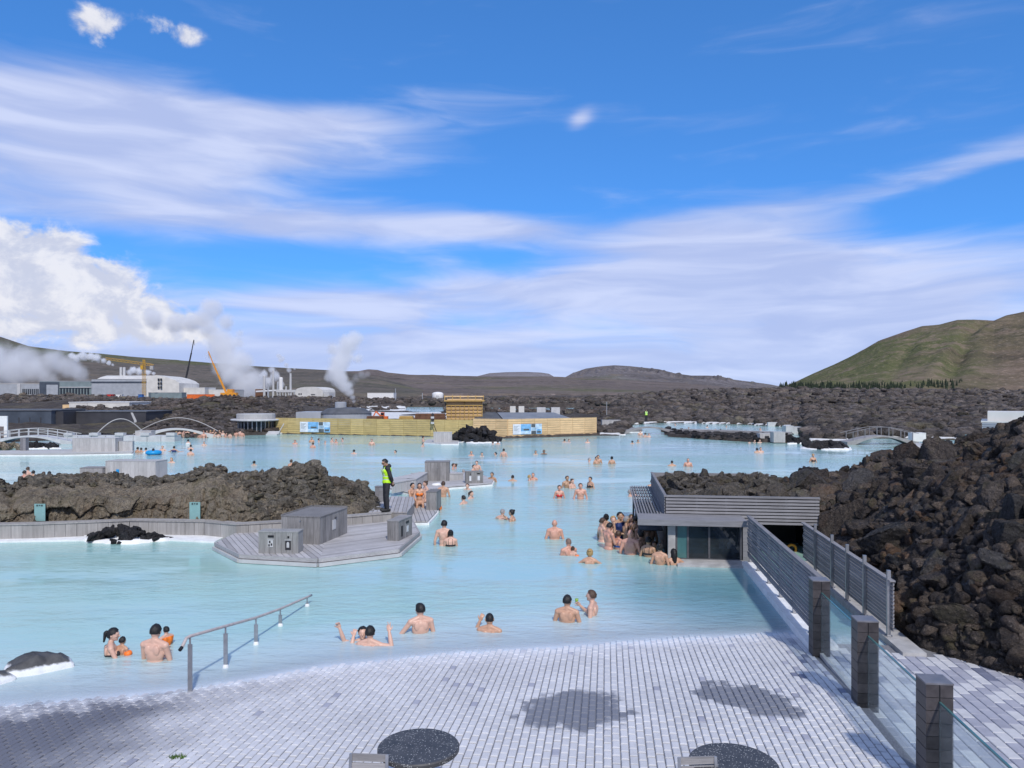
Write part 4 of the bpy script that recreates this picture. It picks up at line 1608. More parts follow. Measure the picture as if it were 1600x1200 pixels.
# ------------------------------------------------------------------ rock island on the left, with its bench wall
WALL = [(-110, 818), (60, 815), (210, 809.5), (330, 811), (378, 815.5), (440, 812), (545, 803.5), (605, 798.5)]      # back edge of the bench wall, level 0.5
CREST = [(-110, 742), (0, 752), (18, 764), (36, 750), (60, 745), (110, 744), (160, 742), (200, 748), (250, 749), (285, 744), (312, 733), (330, 729), (346, 731), (360, 742), (400, 741), (440, 735),
         (462, 728), (490, 728), (503, 733), (512, 748), (535, 751), (560, 758), (580, 772), (600, 790)]


def island_surface(px, t):
    """t metres behind the bench wall"""
    wy = interp(px, WALL)
    d0 = 4.0 * FPX / (wy - HY)
    d = d0 + 0.05 + t
    zc = CAMH - (interp(px, CREST) - HY) / FPX * (d0 + 2.4) - 0.16
    cl = 0.42 + 0.30 * smooth(px, 400, 340)
    s = smooth(t, 0.0, 0.55) * cl + smooth(t, 0.45, 2.4) * (1 - cl)
    z = 0.3 + (zc - 0.3) * s
    z = z - smooth(t, 3.2, 7.0) * (zc + 0.8)
    return d, z


def worley(x, y):
    """distance to the joints between cells, 0 on a joint"""
    ix, iy = np.floor(x).astype(int), np.floor(y).astype(int)
    f1, f2, cid = np.full(x.shape, 9.0), np.full(x.shape, 9.0), np.zeros(x.shape)
    for dx in (-1, 0, 1):
        for dy in (-1, 0, 1):
            h = _perm[_perm[(ix + dx) & 255] + ((iy + dy) & 255)]
            px, py = ix + dx + 0.15 + 0.7 * (h / 255.0), iy + dy + 0.15 + 0.7 * (_perm[h + 77] / 255.0)
            q = np.hypot(px - x, py - y)
            cid = np.where(q < f1, h / 255.0, cid)
            f2 = np.minimum(f2, np.maximum(q, f1))
            f1 = np.minimum(f1, q)
    return f2 - f1, cid


def build_island():
    ns, nt = 620, 130
    pxs = np.linspace(-110, 606, ns)
    ts = np.concatenate([np.linspace(0, 0.6, 50)[:-1], np.linspace(0.6, 3, 50)[:-1], np.linspace(3, 7, 32)])
    nt = len(ts)
    T_, P_ = np.meshgrid(ts, pxs, indexing='ij')
    t, px = T_.ravel(), P_.ravel()
    d, z = island_surface(px, t)
    x = (px - 800) / FPX * d
    p = np.stack([x, d, z], 1)
    env = smooth(t, 0, 0.1) * smooth(px, 606, 585)
    # upright joints and ledges on the face
    face = smooth(t, 0.9, 0.2)
    col = fbm(np.stack([x * 1.3, z * 0.35, d * 0], 1), 3, 0.6, ridge=True)
    wx, wz = x * 0.95 + 0.5 * perlin(p * 1.1), z * 1.15 + 0.4 * perlin(p * 0.9 + 7)
    edge, cell = worley(wx * 1.2, wz * 1.0)
    edge2, cell2 = worley(wx * 3.1 + 5, wz * 2.7)
    crack = 1 - smooth(edge, 0.0, 0.09)
    d = d + env * face * (col * 0.75 - 0.3 + fbm(p * 2.2, 4, 0.6) * 0.35 + crack * 0.10 + (cell - 0.5) * 0.42 + (cell2 - 0.5) * 0.16 + fbm(p * 7.0, 3, 0.6) * 0.10)
    z = z + env * (fbm(p * 0.9, 3) * 0.35 + fbm(p * 2.6, 3, 0.6, ridge=True) * 0.22 * (1 - face * 0.6) + fbm(p * 8, 2) * 0.06)
    me = grid_mesh((px - 800) / FPX * d, d, z, nt, ns, 'rock_island')
    root = kind(link('rock_island', me, MT['lava_brown']), 'structure')
    r = random.Random(41)
    for k in range(190):
        pxx = r.uniform(395, 596) if r.random() < 0.55 else r.uniform(-60, 400)
        tt = r.uniform(0.15, 3.0) if pxx > 395 else r.uniform(1.6, 3.2)
        dd, zz = island_surface(np.array([pxx]), np.array([tt]))
        s = r.uniform(0.11, 0.26)
        if pxx < 395:
            s *= 0.8
        rock_obj('boulder', ((pxx - 800) / FPX * float(dd[0]), float(dd[0]), float(zz[0]) + s * 0.3), s, MT['lava_isle'], root, r, 0.85)
    q = np.random.default_rng(42)
    n = 3600
    pxx = np.where(q.random(n) < 0.55, q.uniform(380, 598, n), q.uniform(-100, 400, n))
    tt = np.where(pxx > 390, q.uniform(0.1, 4.0, n), q.uniform(1.5, 4.2, n))
    dd, zz = island_surface(pxx, tt)
    s = 0.04 + 0.12 * q.random(n) ** 2
    rock_mass('rubble', np.stack([(pxx - 800) / FPX * dd, dd, zz + s * 0.5], 1), s, MT['lava_isle'], root, 0.85, PROTO1, 43)
    return root


MT['lava_isle'] = lava('lava_isle', (0.045, 0.041, 0.037), (0.175, 0.155, 0.125), (0.35, 0.305, 0.245), 1.2, 0.25, 0.45, 0.1)
ISLAND = build_island()

for px0, py0, s, lab in ((358, 806, 0.32, 'pale grey slab leaning at the foot of the rock face'), ):
    p = W(px0, py0, 0.5)
    r_ = random.Random(5)
    o = rock_obj('slab_stone', (p.x, p.y + 0.25, 0.62), s, plain('pale_stone', (0.22, 0.21, 0.19), 0.9, 0.25, 4, bump=0.5), None, r_, 0.5)
    tag(o, lab, 'rock')


def grass_tuft(px, py, label, s):
    b = MB()
    r = random.Random(int(px))
    for k in range(160):
        a, q = r.uniform(0, 6.283), r.random() ** 0.6
        x, y = q * 0.22 * s * math.cos(a), q * 0.14 * s * math.sin(a)
        h, t = r.uniform(0.08, 0.2) * s, r.uniform(0, 6.283)
        w2 = 0.012
        b.add([(x - w2 * math.cos(t), y - w2 * math.sin(t), 0), (x + w2 * math.cos(t), y + w2 * math.sin(t), 0), (x + r.uniform(-.08, .08), y + r.uniform(-.08, .08), h)], [(0, 1, 2)])
    p = W(px, py, 0.5)
    tag(b.build('grass_tuft', plain('grass', (0.10, 0.17, 0.03), 0.9, 0.3, 10), None, p + Vector((0, 0.15, -0.02))), label, 'plant', 'grass tufts along the bench wall')


grass_tuft(325, 809, 'green grass tuft growing between the right hand sign and the pale slab', 1.0)
grass_tuft(398, 812, 'small grass tuft growing beside the big timber box, behind the bench wall', 0.7)


def bench_wall():
    t = thing('bench_wall', 'low grey plank bench wall curving round the foot of the rock', 'wall', (0, 0, 0))
    pts = [W(px, py, 0.5) for px, py in WALL]
    nrm = []
    for i in range(len(pts)):
        a, c = pts[max(i - 1, 0)], pts[min(i + 1, len(pts) - 1)]
        nrm.append(Vector((-(c - a).y, (c - a).x, 0)).normalized())
    for i in range(len(pts) - 1):
        p, q = pts[i], pts[i + 1]
        n0, n1 = nrm[i], nrm[i + 1]
        n = Vector((-(q - p).y, (q - p).x, 0)).normalized()
        f0 = p - n0 * 0.42
        f1 = q - n1 * 0.42
        # seat boards along the top
        for k in range(3):
            a0, a1 = p - n0 * (0.42 - k * 0.142), q - n1 * (0.42 - k * 0.142)
            b0, b1 = p - n0 * (0.42 - k * 0.142 - 0.134), q - n1 * (0.42 - k * 0.142 - 0.134)
            MB().slab([a0, a1, b1, b0], 0.035).build('seat_board', MT['wood_bench'], t)
        L = (f1 - f0).length
        m = max(1, int(L / 0.30))
        for k in range(m):
            u0, u1 = f0.lerp(f1, k / m), f0.lerp(f1, (k + 1) / m)
            e = (u1 - u0).normalized() * 0.004
            u0, u1 = u0 + e + n * 0.03, u1 - e + n * 0.03
            u0.z = u1.z = 0.462
            MB().slab([u0, u1, u1 + n * 0.03, u0 + n * 0.03], 0.46).build('plank', MT['wood_bench'], t)


MT['wood_bench'] = wood('wood_bench', (0.34, 0.325, 0.31), 2, 0.25, 0.12, 0.75, 12.0)
bench_wall()

# silica-crusted ledge along the wall
lp = [(-120, 851), (0, 845.5), (130, 843), (250, 842), (336, 846), (372, 828), (330, 826), (210, 824), (60, 830), (-120, 836)]
o = MB().slab([W(px, py, 0.05) for px, py in lp], 0.6).build('silica_ledge', MT['silica'])
kind(o, 'structure')


def rock_pile(name, label, pts, m, base_px, silica=True, seed=1, zs=0.25, n=60, smin=0.08, smax=0.24, cat='rocks', z0=0.0, flat=0.8):
    """heap of rocks inside an outline given on the water"""
    poly = [W(px, py, 0.0) for px, py in pts]
    c = sum(poly, Vector()) / len(poly)
    t = thing(name, label, cat, (c.x, c.y, 0))
    r = random.Random(seed)
    if silica:
        b = MB()
        ring = []
        k = 40
        for i in range(k):
            f = i / k * len(poly)
            p = poly[int(f) % len(poly)].lerp(poly[(int(f) + 1) % len(poly)], f % 1)
            ring.append(c + (p - c) * r.uniform(1.06, 1.3) - c)
        top = [q * 0.92 + Vector((0, 0, 0.05 + r.uniform(0, 0.05))) for q in ring]
        bot = [q * 1.02 + Vector((0, 0, -0.5)) for q in ring]
        b.add(bot + top + [Vector((0, 0, 0.1))], [(i, (i + 1) % k, k + (i + 1) % k, k + i) for i in range(k)] + [(k + i, k + (i + 1) % k, 2 * k) for i in range(k)])
        b.build('silica_rim', MT['silica'], t, smooth_shade=True)
    P2 = [(p.x - c.x, p.y - c.y) for p in poly]
    xs, ys = [p[0] for p in P2], [p[1] for p in P2]
    cnt = 0
    while cnt < n:
        x, y = r.uniform(min(xs), max(xs)), r.uniform(min(ys), max(ys))
        if not bool(in_poly(np.array([x]), np.array([y]), P2)[0]):
            continue
        # rise towards the middle
        k = min(1.0, 1.6 * min(abs(x - e) for e in (min(xs), max(xs))) / (max(xs) - min(xs)) * 2, 1.6 * min(abs(y - e) for e in (min(ys), max(ys))) / (max(ys) - min(ys)) * 2)
        s = r.uniform(smin, smax)
        rock_obj('rock', (x, y, z0 + zs * k * r.uniform(0.3, 1.0)), s, m, t, r, flat)
        cnt += 1
    return t


rock_pile('rock_pile', 'small black rock pile with a white silica rim before the bench wall', [(134, 846), (160, 849), (205, 850), (255, 845), (258, 841), (200, 838), (140, 838)], MT['lava_pile'] if 'lava_pile' in MT else MT['lava_dark'], None, True, 3, 0.34, 46, 0.10, 0.22)

# two standing signs at the rock
for px, py, lab in ((66, 813, 'pale teal standing sign left of the rock face, further left one'), (307, 810, 'pale teal standing sign beside the pale slab, right hand one')):
    p = W(px, py, 0.5)
    s = thing('sign_panel', lab, 'sign', (p.x, p.y - 0.12, 0.5), 0, 'teal signs on the bench wall')
    MB().box(-0.17, 0.17, -0.012, 0.012, 0.0, 0.54).build('panel', MT['sign_teal'], s)
    b = MB()
    for k in range(3):
        b.lathe([(0.02, 0), (0.02, 0.006)], 8, (-0.07 + k * 0.07, 0, 0))
    g = MB()
    for k in range(3):
        x = -0.08 + k * 0.075
        g.box(x - 0.02, x + 0.025, -0.018, -0.0125, 0.46 + 0.012 * (k % 2), 0.50)
        g.box(x - 0.01, x + 0.012, -0.0175, -0.0126, 0.50 + 0.012 * (k % 2), 0.515)
    g.build('mark', MT['black'], s)


# ------------------------------------------------------------------ octagonal deck with its timber boxes
def deck_platform():
    z = 0.22
    out = [(337, 847), (376, 866), (497, 872.5), (622, 857.5), (654, 831), (640, 806), (545, 816), (440, 823), (376, 829)]
    P = [W(px, py, z) for px, py in out]
    t = thing('timber_deck', 'octagonal grey timber deck with chevron planks in the lagoon', 'deck', (0, 0, 0))
    poly = [(p.x, p.y) for p in P]
    mid_f, mid_b = W(500, 872, z), W(520, 818, z)
    left_dir = math.atan2((W(470, 870, z) - W(345, 838, z)).y, (W(470, 870, z) - W(345, 838, z)).x)
    nrm = Vector((-(mid_b - mid_f).y, (mid_b - mid_f).x))
    L = clip(poly, (mid_f.x, mid_f.y), (nrm.x, nrm.y))
    Rr = clip(poly, (mid_f.x, mid_f.y), (-nrm.x, -nrm.y))
    k = 0
    for part, ang in ((L, R(118)), (Rr, R(38))):
        for q in planks(part, ang, 0.145, 0.016):
            MB().prism(q, z - 0.035, z).build('plank', MT['wood_deck_l'] if k % 3 else MT['wood_deck'], t)
            k += 1
    c = sum(P, Vector()) / len(P)
    inner = [c + (p - c) * 0.985 for p in P]
    MB().prism([(p.x, p.y) for p in inner], -0.9, z - 0.037).build('deck_base', MT['wood_slat'], t)
    for i in range(5):
        a, b = P[i], P[(i + 1) % len(P)]
        n = Vector(((b - a).y, -(b - a).x, 0)).normalized()
        a2, b2 = a + n * 0.02, b + n * 0.02
        a2.z = b2.z = z - 0.05
        MB().beam(a2, b2, 0.05, 0.10).build('fascia_board', MT['wood_deck'], t)
        a3, b3 = a + n * 0.05, b + n * 0.05
        a3.z = b3.z = 0.055
        MB().beam(a3, b3, 0.10, 0.09).build('lower_band', MT['off_white'], t)


MT['wood_deck_l'] = wood('wood_deck_l', (0.46, 0.445, 0.445), 0, 0.25, 0.14)
deck_platform()


def plank_box(name, label, cat, corner, yaw, w, d, h, nplank, m, lid=True, group=None, lid_m=None):
    """timber chest: origin at the front right corner of its foot, w to the left, d away"""
    t = thing(name, label, cat, corner, yaw, group)
    for face, L, n in (('f', w, nplank), ('r', d, max(2, round(nplank * d / w)))):
        for k in range(n):
            s0, s1 = L * k / n, L * (k + 1) / n
            if face == 'f':
                MB().box(-s1 + 0.003, -s0 - 0.003, 0, 0.025, 0.0, h).build('plank', m, t)
            else:
                MB().box(-0.025, 0.0, max(s0 + 0.003, 0.026), s1 - 0.003, 0.0, h - 0.001).build('plank', m, t)
    MB().box(-w, -w + 0.024, 0.026, d, 0.0, h).build('side_wall', m, t)
    MB().box(-w + 0.025, -0.026, d - 0.025, d, 0.0, h).build('rear_wall', m, t)
    MB().box(-w + 0.0245, -0.0255, 0.0255, d - 0.0255, 0.0, h - 0.005).build('core', MT['black'], t)
    if lid:
        MB().box(-w - 0.012, 0.012, -0.012, d + 0.012, h + 0.001, h + 0.03).build('lid', lid_m or m, t)
    return t


def fittings(t, items, m):
    for name, x0, x1, z0, z1, mt in items:
        MB().box(x0, x1, -0.012, -0.001, z0, z1).build(name, mt, t)


B1 = W(500, 851, 0.22)
bx = plank_box('storage_box', 'large grey timber chest standing on the octagonal deck', 'storage box', B1, R(-12), 1.20, 1.85, 0.76, 6, MT['wood_box'])
MB().lathe([(0.02, 0), (0.02, 0.02)], 10).build('knob', MT['steel'], bx, (-0.60, -0.012, 0.66)).rotation_euler = (R(90), 0, 0)
MB().box(0.001, 0.012, 0.80, 1.02, 0.28, 0.56).build('notice', MT['off_white'], bx)
MB().box(0.001, 0.03, 0.95, 1.05, 0.60, 0.63).build('latch', MT['steel_dark'], bx)
MB().box(-1.21, -1.17, 0.0, 1.9, 0.791, 0.815).build('lid_batten', MT['wood_box'], bx)
MB().box(-1.10, 0.0, 1.82, 1.86, 0.791, 0.83).build('lid_batten', MT['wood_box'], bx)

MT['wood_bin'] = wood('wood_bin', (0.30, 0.295, 0.285), 2, 0.3, 0.15)
B2 = W(466, 865, 0.22)
bn = plank_box('litter_bin', 'low grey timber litter bin on the front edge of the octagonal deck', 'litter bin', B2, R(-2), 1.08, 0.42, 0.56, 7, MT['wood_bin'], group='timber litter bins on the decks')
fittings(bn, [('slot', -0.82, -0.66, 0.43, 0.485, MT['black']), ('notice', -0.82, -0.68, 0.17, 0.36, MT['off_white']), ('hole', -0.29, -0.24, 0.41, 0.465, MT['black']), ('notice', -0.35, -0.20, 0.10, 0.34, MT['charcoal'])], None)
fittings(bn, [('frame', -0.84, -0.66, 0.375, 0.385, MT['chrome_label']), ('frame', -0.37, -0.18, 0.355, 0.365, MT['chrome_label'])], None)
g = MB()
for x0, x1, z0, z1 in ((-0.31, -0.24, 0.16, 0.29), (-0.295, -0.255, 0.29, 0.31)):
    g.box(x0, x1, -0.0165, -0.0122, z0, z1)
g.build('pictogram', MT['off_white'], bn)
g = MB()
for x0, x1, z0, z1 in ((-0.805, -0.765, 0.19, 0.25), (-0.74, -0.70, 0.21, 0.27), (-0.79, -0.745, 0.28, 0.34)):
    g.box(x0, x1, -0.0165, -0.0122, z0, z1)
g.build('pictogram', MT['charcoal'], bn)

B3 = W(623, 845.5, 0.22)
b3 = plank_box('litter_bin', 'narrow dark timber litter bin at the right end of the octagonal deck', 'litter bin', B3, R(-14), 0.36, 1.05, 0.56, 3, MT['wood_box'], group='timber litter bins on the decks')
MB().box(0.001, 0.012, 0.55, 0.78, 0.42, 0.48).build('slot', MT['black'], b3)
MB().box(0.001, 0.012, 0.60, 0.74, 0.16, 0.34).build('notice', MT['chrome_label'], b3)
MB().box(0.001, 0.012, 0.18, 0.30, 0.10, 0.40).build('notice', MT['charcoal'], b3)


# raised deck where the attendant stands
def simple_deck(name, label, pts, z, ang, width, m, base_m, thick=0.04, band=True, bottom=-0.8, group=None):
    P = [W(px, py, z) for px, py in pts]
    t = thing(name, label, 'deck', (0, 0, 0), 0, group)
    poly = [(p.x, p.y) for p in P]
    area = sum(poly[i][0] * poly[(i + 1) % len(poly)][1] - poly[(i + 1) % len(poly)][0] * poly[i][1] for i in range(len(poly)))
    if area < 0:
        poly.reverse()
        P.reverse()
    for q in planks(poly, ang, width, 0.016):
        MB().prism(q, z - thick, z).build('plank', m, t)
    c = sum(P, Vector()) / len(P)
    inner = [c + (p - c) * 0.985 for p in P]
    MB().prism([(p.x, p.y) for p in inner], bottom, z - thick - 0.002).build('deck_base', base_m, t)
    if band:
        for i in range(len(P)):
            a, b = P[i], P[(i + 1) % len(P)]
            n = Vector(((b - a).y, -(b - a).x, 0)).normalized()
            a2, b2 = a + n * 0.02, b + n * 0.02
            a2.z = b2.z = 0.03
            MB().beam(a2, b2, 0.07, 0.10).build('waterline_band', MT['silica'], t)
    return t


simple_deck('raised_deck', 'raised grey plank deck on which the attendant in the vest stands', [(575, 800.5), (607, 799), (636, 800), (648, 784), (646, 776), (612, 775), (598, 782)], 0.52, R(96), 0.14, MT['wood_deck'], MT['wood_bench'], band=False, bottom=0.0)
simple_deck('timber_deck', 'low grey deck strip along the water between the bench and the post box', [(620, 814), (668, 814), (683, 798), (684, 768), (690, 761), (640, 770), (648, 786), (636, 801)], 0.14, R(100), 0.15, MT['wood_deck_l'], MT['wood_slat'])
simple_deck('timber_deck', 'grey deck point carrying the tall chest and the bin, behind the attendant', [(640, 769.5), (692, 760.5), (768, 754.5), (771, 749), (752, 741), (700, 736), (650, 739), (606, 748), (600, 760)], 0.15, R(20), 0.15, MT['wood_deck_l'], MT['wood_slat'])


def low_wall(label, pts, z, h, th_, m, name='low_wall'):
    t = thing(name, label, 'wall', (0, 0, 0))
    P = [W(px, py, z) for px, py in pts]
    for a, b in zip(P[:-1], P[1:]):
        L = (b - a).length
        n = max(1, int(L / 0.22))
        nn = Vector((-(b - a).y, (b - a).x, 0)).normalized()
        for k in range(n):
            u, v = a.lerp(b, k / n + 0.005), a.lerp(b, (k + 1) / n - 0.005)
            u.z = v.z = z + h
            MB().slab([u, v, v + nn * 0.04, u + nn * 0.04], h).build('plank', m, t)
        u, v = a.copy(), b.copy()
        u.z = v.z = z + h + 0.042
        MB().slab([u - nn * 0.02, v - nn * 0.02, v + nn * th_, u + nn * th_], 0.04).build('cap_board', m, t)


MT['wood_pale'] = wood('wood_pale', (0.46, 0.45, 0.44), 2, 0.2, 0.1)
low_wall('pale plank bench behind the attendant, on the deck point', [(613, 771), (650, 764), (668, 752)], 0.15, 0.42, 0.45, MT['wood_pale'])
low_wall('pale plank parapet joining the tall chest on the deck point', [(648, 752), (667, 750)], 0.15, 0.34, 0.3, MT['wood_pale'])
low_wall('pale plank parapet between the tall chest and the bin', [(702, 750.5), (724, 749)], 0.15, 0.28, 0.3, MT['wood_pale'])

p = W(702, 751.5, 0.15)
tb = plank_box('storage_box', 'tall grey timber chest on the deck point behind the attendant', 'storage box', p, R(2), 1.22, 0.9, 0.92, 8, MT['wood_box'])
MB().lathe([(0.02, 0), (0.02, 0.02)], 10).build('knob', MT['steel'], tb, (-0.58, -0.012, 0.66)).rotation_euler = (R(90), 0, 0)
p = W(755, 755, 0.15)
tb = plank_box('litter_bin', 'dark timber litter bin at the tip of the deck point', 'litter bin', p, R(8), 0.86, 0.4, 0.55, 6, MT['wood_box'], group='timber litter bins on the decks')
fittings(tb, [('slot', -0.30, -0.16, 0.44, 0.50, MT['black']), ('notice', -0.28, -0.16, 0.14, 0.36, MT['chrome_label']), ('hole', -0.64, -0.60, 0.42, 0.48, MT['black']), ('notice', -0.68, -0.58, 0.12, 0.36, MT['chrome_label'])], None)
p = W(682, 797, 0.14)
plank_box('post_box', 'narrow dark timber locker at the water edge beside the seated bathers', 'locker', p, R(-8), 0.40, 0.75, 0.66, 3, MT['wood_box'])
p = W(597, 786, 0.5)
plank_box('post_box', 'upright dark panel locker just behind the attendant', 'locker', p + Vector((0, 0.2, -0.3)), R(0), 0.30, 0.3, 0.85, 2, MT['wood_slat'])

b = MB()
pt = W(681, 758, 0.16)
r_ = random.Random(2)
vs = [(math.cos(6.283 * i / 14) * (0.22 + r_.uniform(-.05, .05)), math.sin(6.283 * i / 14) * 0.16, 0) for i in range(14)]
vs2 = [(v[0] * 0.7, v[1] * 0.7, 0.07 + r_.uniform(0, 0.05)) for v in vs]
b.add(vs + vs2 + [(0, 0, 0.09)], [(i, (i + 1) % 14, 14 + (i + 1) % 14, 14 + i) for i in range(14)] + [(14 + i, 14 + (i + 1) % 14, 28) for i in range(14)])
tag(b.build('towel', MT['white_paint'], None, pt, 0, True), 'crumpled white towel on the deck edge above the standing man', 'towel')


# ------------------------------------------------------------------ silica-crusted rock at the lower left
def crusted_rock(label, pts, hgt, seed):
    poly = [W(px, py, 0) for px, py in pts]
    c = sum(poly, Vector()) / len(poly)
    t = thing('crusted_rock', label, 'rock', (c.x, c.y, 0))
    r = np.random.default_rng(seed)
    n, k = 64, 12
    vs = []
    for j in range(k):
        f = 1 - j / (k - 1)
        for i in range(n):
            u = i / n * len(poly)
            p = poly[int(u) % len(poly)].lerp(poly[(int(u) + 1) % len(poly)], u % 1) - c
            z = hgt * (1 - f ** 3.0) - (0.35 if j == 0 else 0)
            vs.append((p.x * (0.08 + 0.92 * f), p.y * (0.08 + 0.92 * f), z))
    v = np.array(vs)
    nn = fbm(v * 3 + seed, 4, 0.6)
    v[:, 2] += nn * hgt * 0.7
    v[:, :2] *= (1 + 0.25 * fbm(v * 2.0 + 9, 3))[:, None]
    b = MB()
    b.add([tuple(q) for q in v], [(j * n + i, j * n + (i + 1) % n, (j + 1) * n + (i + 1) % n, (j + 1) * n + i) for j in range(k - 1) for i in range(n)] + [tuple(range((k - 1) * n, k * n))])
    m, w, bs, out = material('crusted_rock')
    gp = w.n('ShaderNodeNewGeometry').outputs['Position']
    x, y, z = w.sep(gp)
    nz = w.noise(gp, 3.0, 6, 0.65)
    f = w.sstep(w.m('ADD', z, w.m('MULTIPLY', w.m('SUBTRACT', nz, 0.5), 0.18)), 0.085, 0.13)
    cc = w.mix(f, (0.74, 0.75, 0.75), w.ramp(nz, [(0.3, (0.03, 0.03, 0.032)), (0.7, (0.10, 0.10, 0.10))]))
    w.lk(cc, bs.inputs['Base Color'])
    bs.inputs['Roughness'].default_value = 0.7
    w.lk(w.bump(w.noise(gp, 14, 6, 0.7), 0.6, 0.03), bs.inputs['Normal'])
    b.build('rock_body', m, t, smooth_shade=True)


crusted_rock('black rock with a white silica skirt at the left edge of the near water', [(0, 1062), (60, 1056), (120, 1042), (116, 1031), (60, 1032), (4, 1046)], 0.24, 3)
crusted_rock('white crusted rock tip cut off by the left picture edge', [(-60, 1082), (0, 1072), (28, 1062), (22, 1054), (-10, 1056), (-70, 1066)], 0.14, 8)

# ================================================================== far side of the lagoon
def board_fence(name, label, a, b, h, m, npanel, group=None, z0=-0.15):
    """long board fence from a to b: posts, and panels of seven boards each"""
    a, b = Vector((a.x, a.y, z0)), Vector((b.x, b.y, z0))
    L = (b - a).length
    yaw = math.atan2((b - a).y, (b - a).x)
    t = thing(name, label, 'fence', a, yaw, group)
    hh = h - z0
    nb = 9
    for k in range(npanel):
        x0, x1 = L * k / npanel, L * (k + 1) / npanel
        p = MB()
        for j in range(nb):
            off = 0.012 * ((j * 7 + k * 3) % 3)
            p.box(x0 + 0.01, x1 - 0.01, -0.02 - off, 0.03, hh * j / nb + 0.012, hh * (j + 1) / nb - 0.012)
        p.build('panel', m, t)
    for k in range(npanel + 1):
        x = L * k / npanel
        MB().box(x - 0.05, x + 0.05, 0.031, 0.13, 0, hh + 0.02).build('post', m, t)
    MB().box(0, L, -0.04, 0.03, hh + 0.001, hh + 0.035).build('cap_board', m, t)
    return t


FA, FB, FC, FD = W(431, 677.5), W(739, 683.2), W(793, 684.8), W(932, 680.2)
f1 = board_fence('board_fence', 'long yellowish board fence across the far water, left of the rock islet', FA, FB, 1.75, MT['wood_yellow'], 15)
f2 = board_fence('board_fence', 'short tan board fence behind the rock islet', FB + Vector((0.03, -0.12, 0)), FC, 1.90, MT['wood_tan'], 3)
f3 = board_fence('board_fence', 'pale tan board fence with a picture board, right of the rock islet', FC + Vector((0.03, -0.02, 0)), FD, 1.90, MT['wood_tan'], 7)
board_fence('board_fence', 'short return of the yellow fence beside the round kiosk', W(420, 674.5), W(431, 677.3), 1.4, MT['wood_form'], 1)


def picture_board(label, a, b, z0, z1):
    L = (b - a).length
    yaw = math.atan2((b - a).y, (b - a).x)
    t = thing('picture_board', label, 'notice board', Vector((a.x, a.y, z0)), yaw, 'picture boards on the fences')
    h = z1 - z0
    m = [plain('print_%d' % k, c, 0.5, 0.25, sc) for k, (c, sc) in enumerate((((0.72, 0.76, 0.80), 1), ((0.20, 0.45, 0.72), 2.5), ((0.50, 0.66, 0.80), 2), ((0.10, 0.12, 0.13), 3), ((0.35, 0.5, 0.62), 2)))]
    MB().box(0, L, -0.03, 0, 0, h).build('board', m[0], t)
    for x0, x1, y0, y1, k in ((0.27, 0.62, 0.0, 1.0, 1), (0.27, 0.62, 0.0, 0.30, 2), (0.36, 0.56, 0.36, 0.55, 3), (0.63, 0.77, 0.66, 1.0, 3), (0.63, 0.80, 0.36, 0.64, 4), (0.78, 1.0, 0.52, 1.0, 2), (0.63, 0.80, 0.0, 0.33, 3), (0.81, 1.0, 0.0, 0.50, 1),
                              (0.83, 0.97, 0.1, 0.3, 3)):
        MB().box(L * x0, L * x1 - 0.01, -0.036 - 0.002 * k, -0.031, h * y0, h * y1 - 0.01).build('print', m[k], t)
    g = MB()
    for k in range(6):
        g.box(L * 0.03, L * (0.20 - 0.03 * (k % 3)), -0.034, -0.0305, h * (0.80 - k * 0.09), h * (0.83 - k * 0.09))
    g.build('text_lines', m[3], t)


def on_line(a, b, px):
    """point of the fence line seen in column px"""
    k = (px - 800) / FPX
    s = (k * a.y - a.x) / ((b.x - a.x) - k * (b.y - a.y))
    return a.lerp(b, s)


n_ = Vector((0.02, -0.10, 0))
picture_board('blue picture board on the long yellowish fence', on_line(FA, FB, 469) + n_, on_line(FA, FB, 516) + n_, 0.25, 1.38)
picture_board('blue picture board on the pale tan fence', on_line(FC, FD, 801) + n_, on_line(FC, FD, 846) + n_, 0.36, 1.40)


def flat_house(name, label, cat, px0, px1, ytop, ybase, d, depth, m, roof_m=None, parts=None, yaw=0.0, group=None):
    """box building whose front runs between two columns of the picture at distance d"""
    p0, p1 = D(px0, ybase, d), D(px1, ybase, d)
    h = (ybase - ytop) / FPX * d
    L = p1.x - p0.x
    t = thing(name, label, cat, p0, yaw, group)
    MB().box(0, L, 0, depth, -1.5, h).build('wall', m, t)
    MB().box(-0.1, L + 0.1, -0.1, depth + 0.1, h + 0.001, h + max(0.12, h * 0.04)).build('roof', roof_m or m, t)
    return t, L, h


# dark hip roof and the round tank roofs behind the fences
p0, p1 = D(738, 657, 92), D(897, 657, 92)
t = thing('low_building', 'low building with a dark grey sloping roof behind the tan fences', 'building', Vector((p0.x, p0.y, 0)))
L = p1.x - p0.x
MB().box(0, L, 0, 7, -0.3, 1.32).build('wall', MT['dark_clad'], t)
b = MB()
b.add([(-0.2, -0.3, 1.33), (L * 0.30, -0.3, 1.33), (L * 0.22, 3, 2.2), (1.6, 3, 2.2), (-0.2, 7.3, 1.33), (L * 0.30, 7.3, 1.33)], [(0, 1, 2, 3), (3, 2, 5, 4), (0, 3, 4), (1, 5, 2), (0, 4, 5, 1)])
b.build('roof', MT['roof_grey'], t)
b = MB()
b.add([(L * 0.31, -0.3, 1.33), (L + 0.2, -0.3, 1.33), (L - 2.2, 4, 2.15), (L * 0.24, 4, 2.15), (L * 0.31, 7.3, 1.33), (L + 0.2, 7.3, 1.33)], [(0, 1, 2, 3), (3, 2, 5, 4), (0, 3, 4), (1, 5, 2), (0, 4, 5, 1)])
b.build('roof', plain('roof_steel', (0.20, 0.21, 0.225), 0.5, 0.15, 1), t)
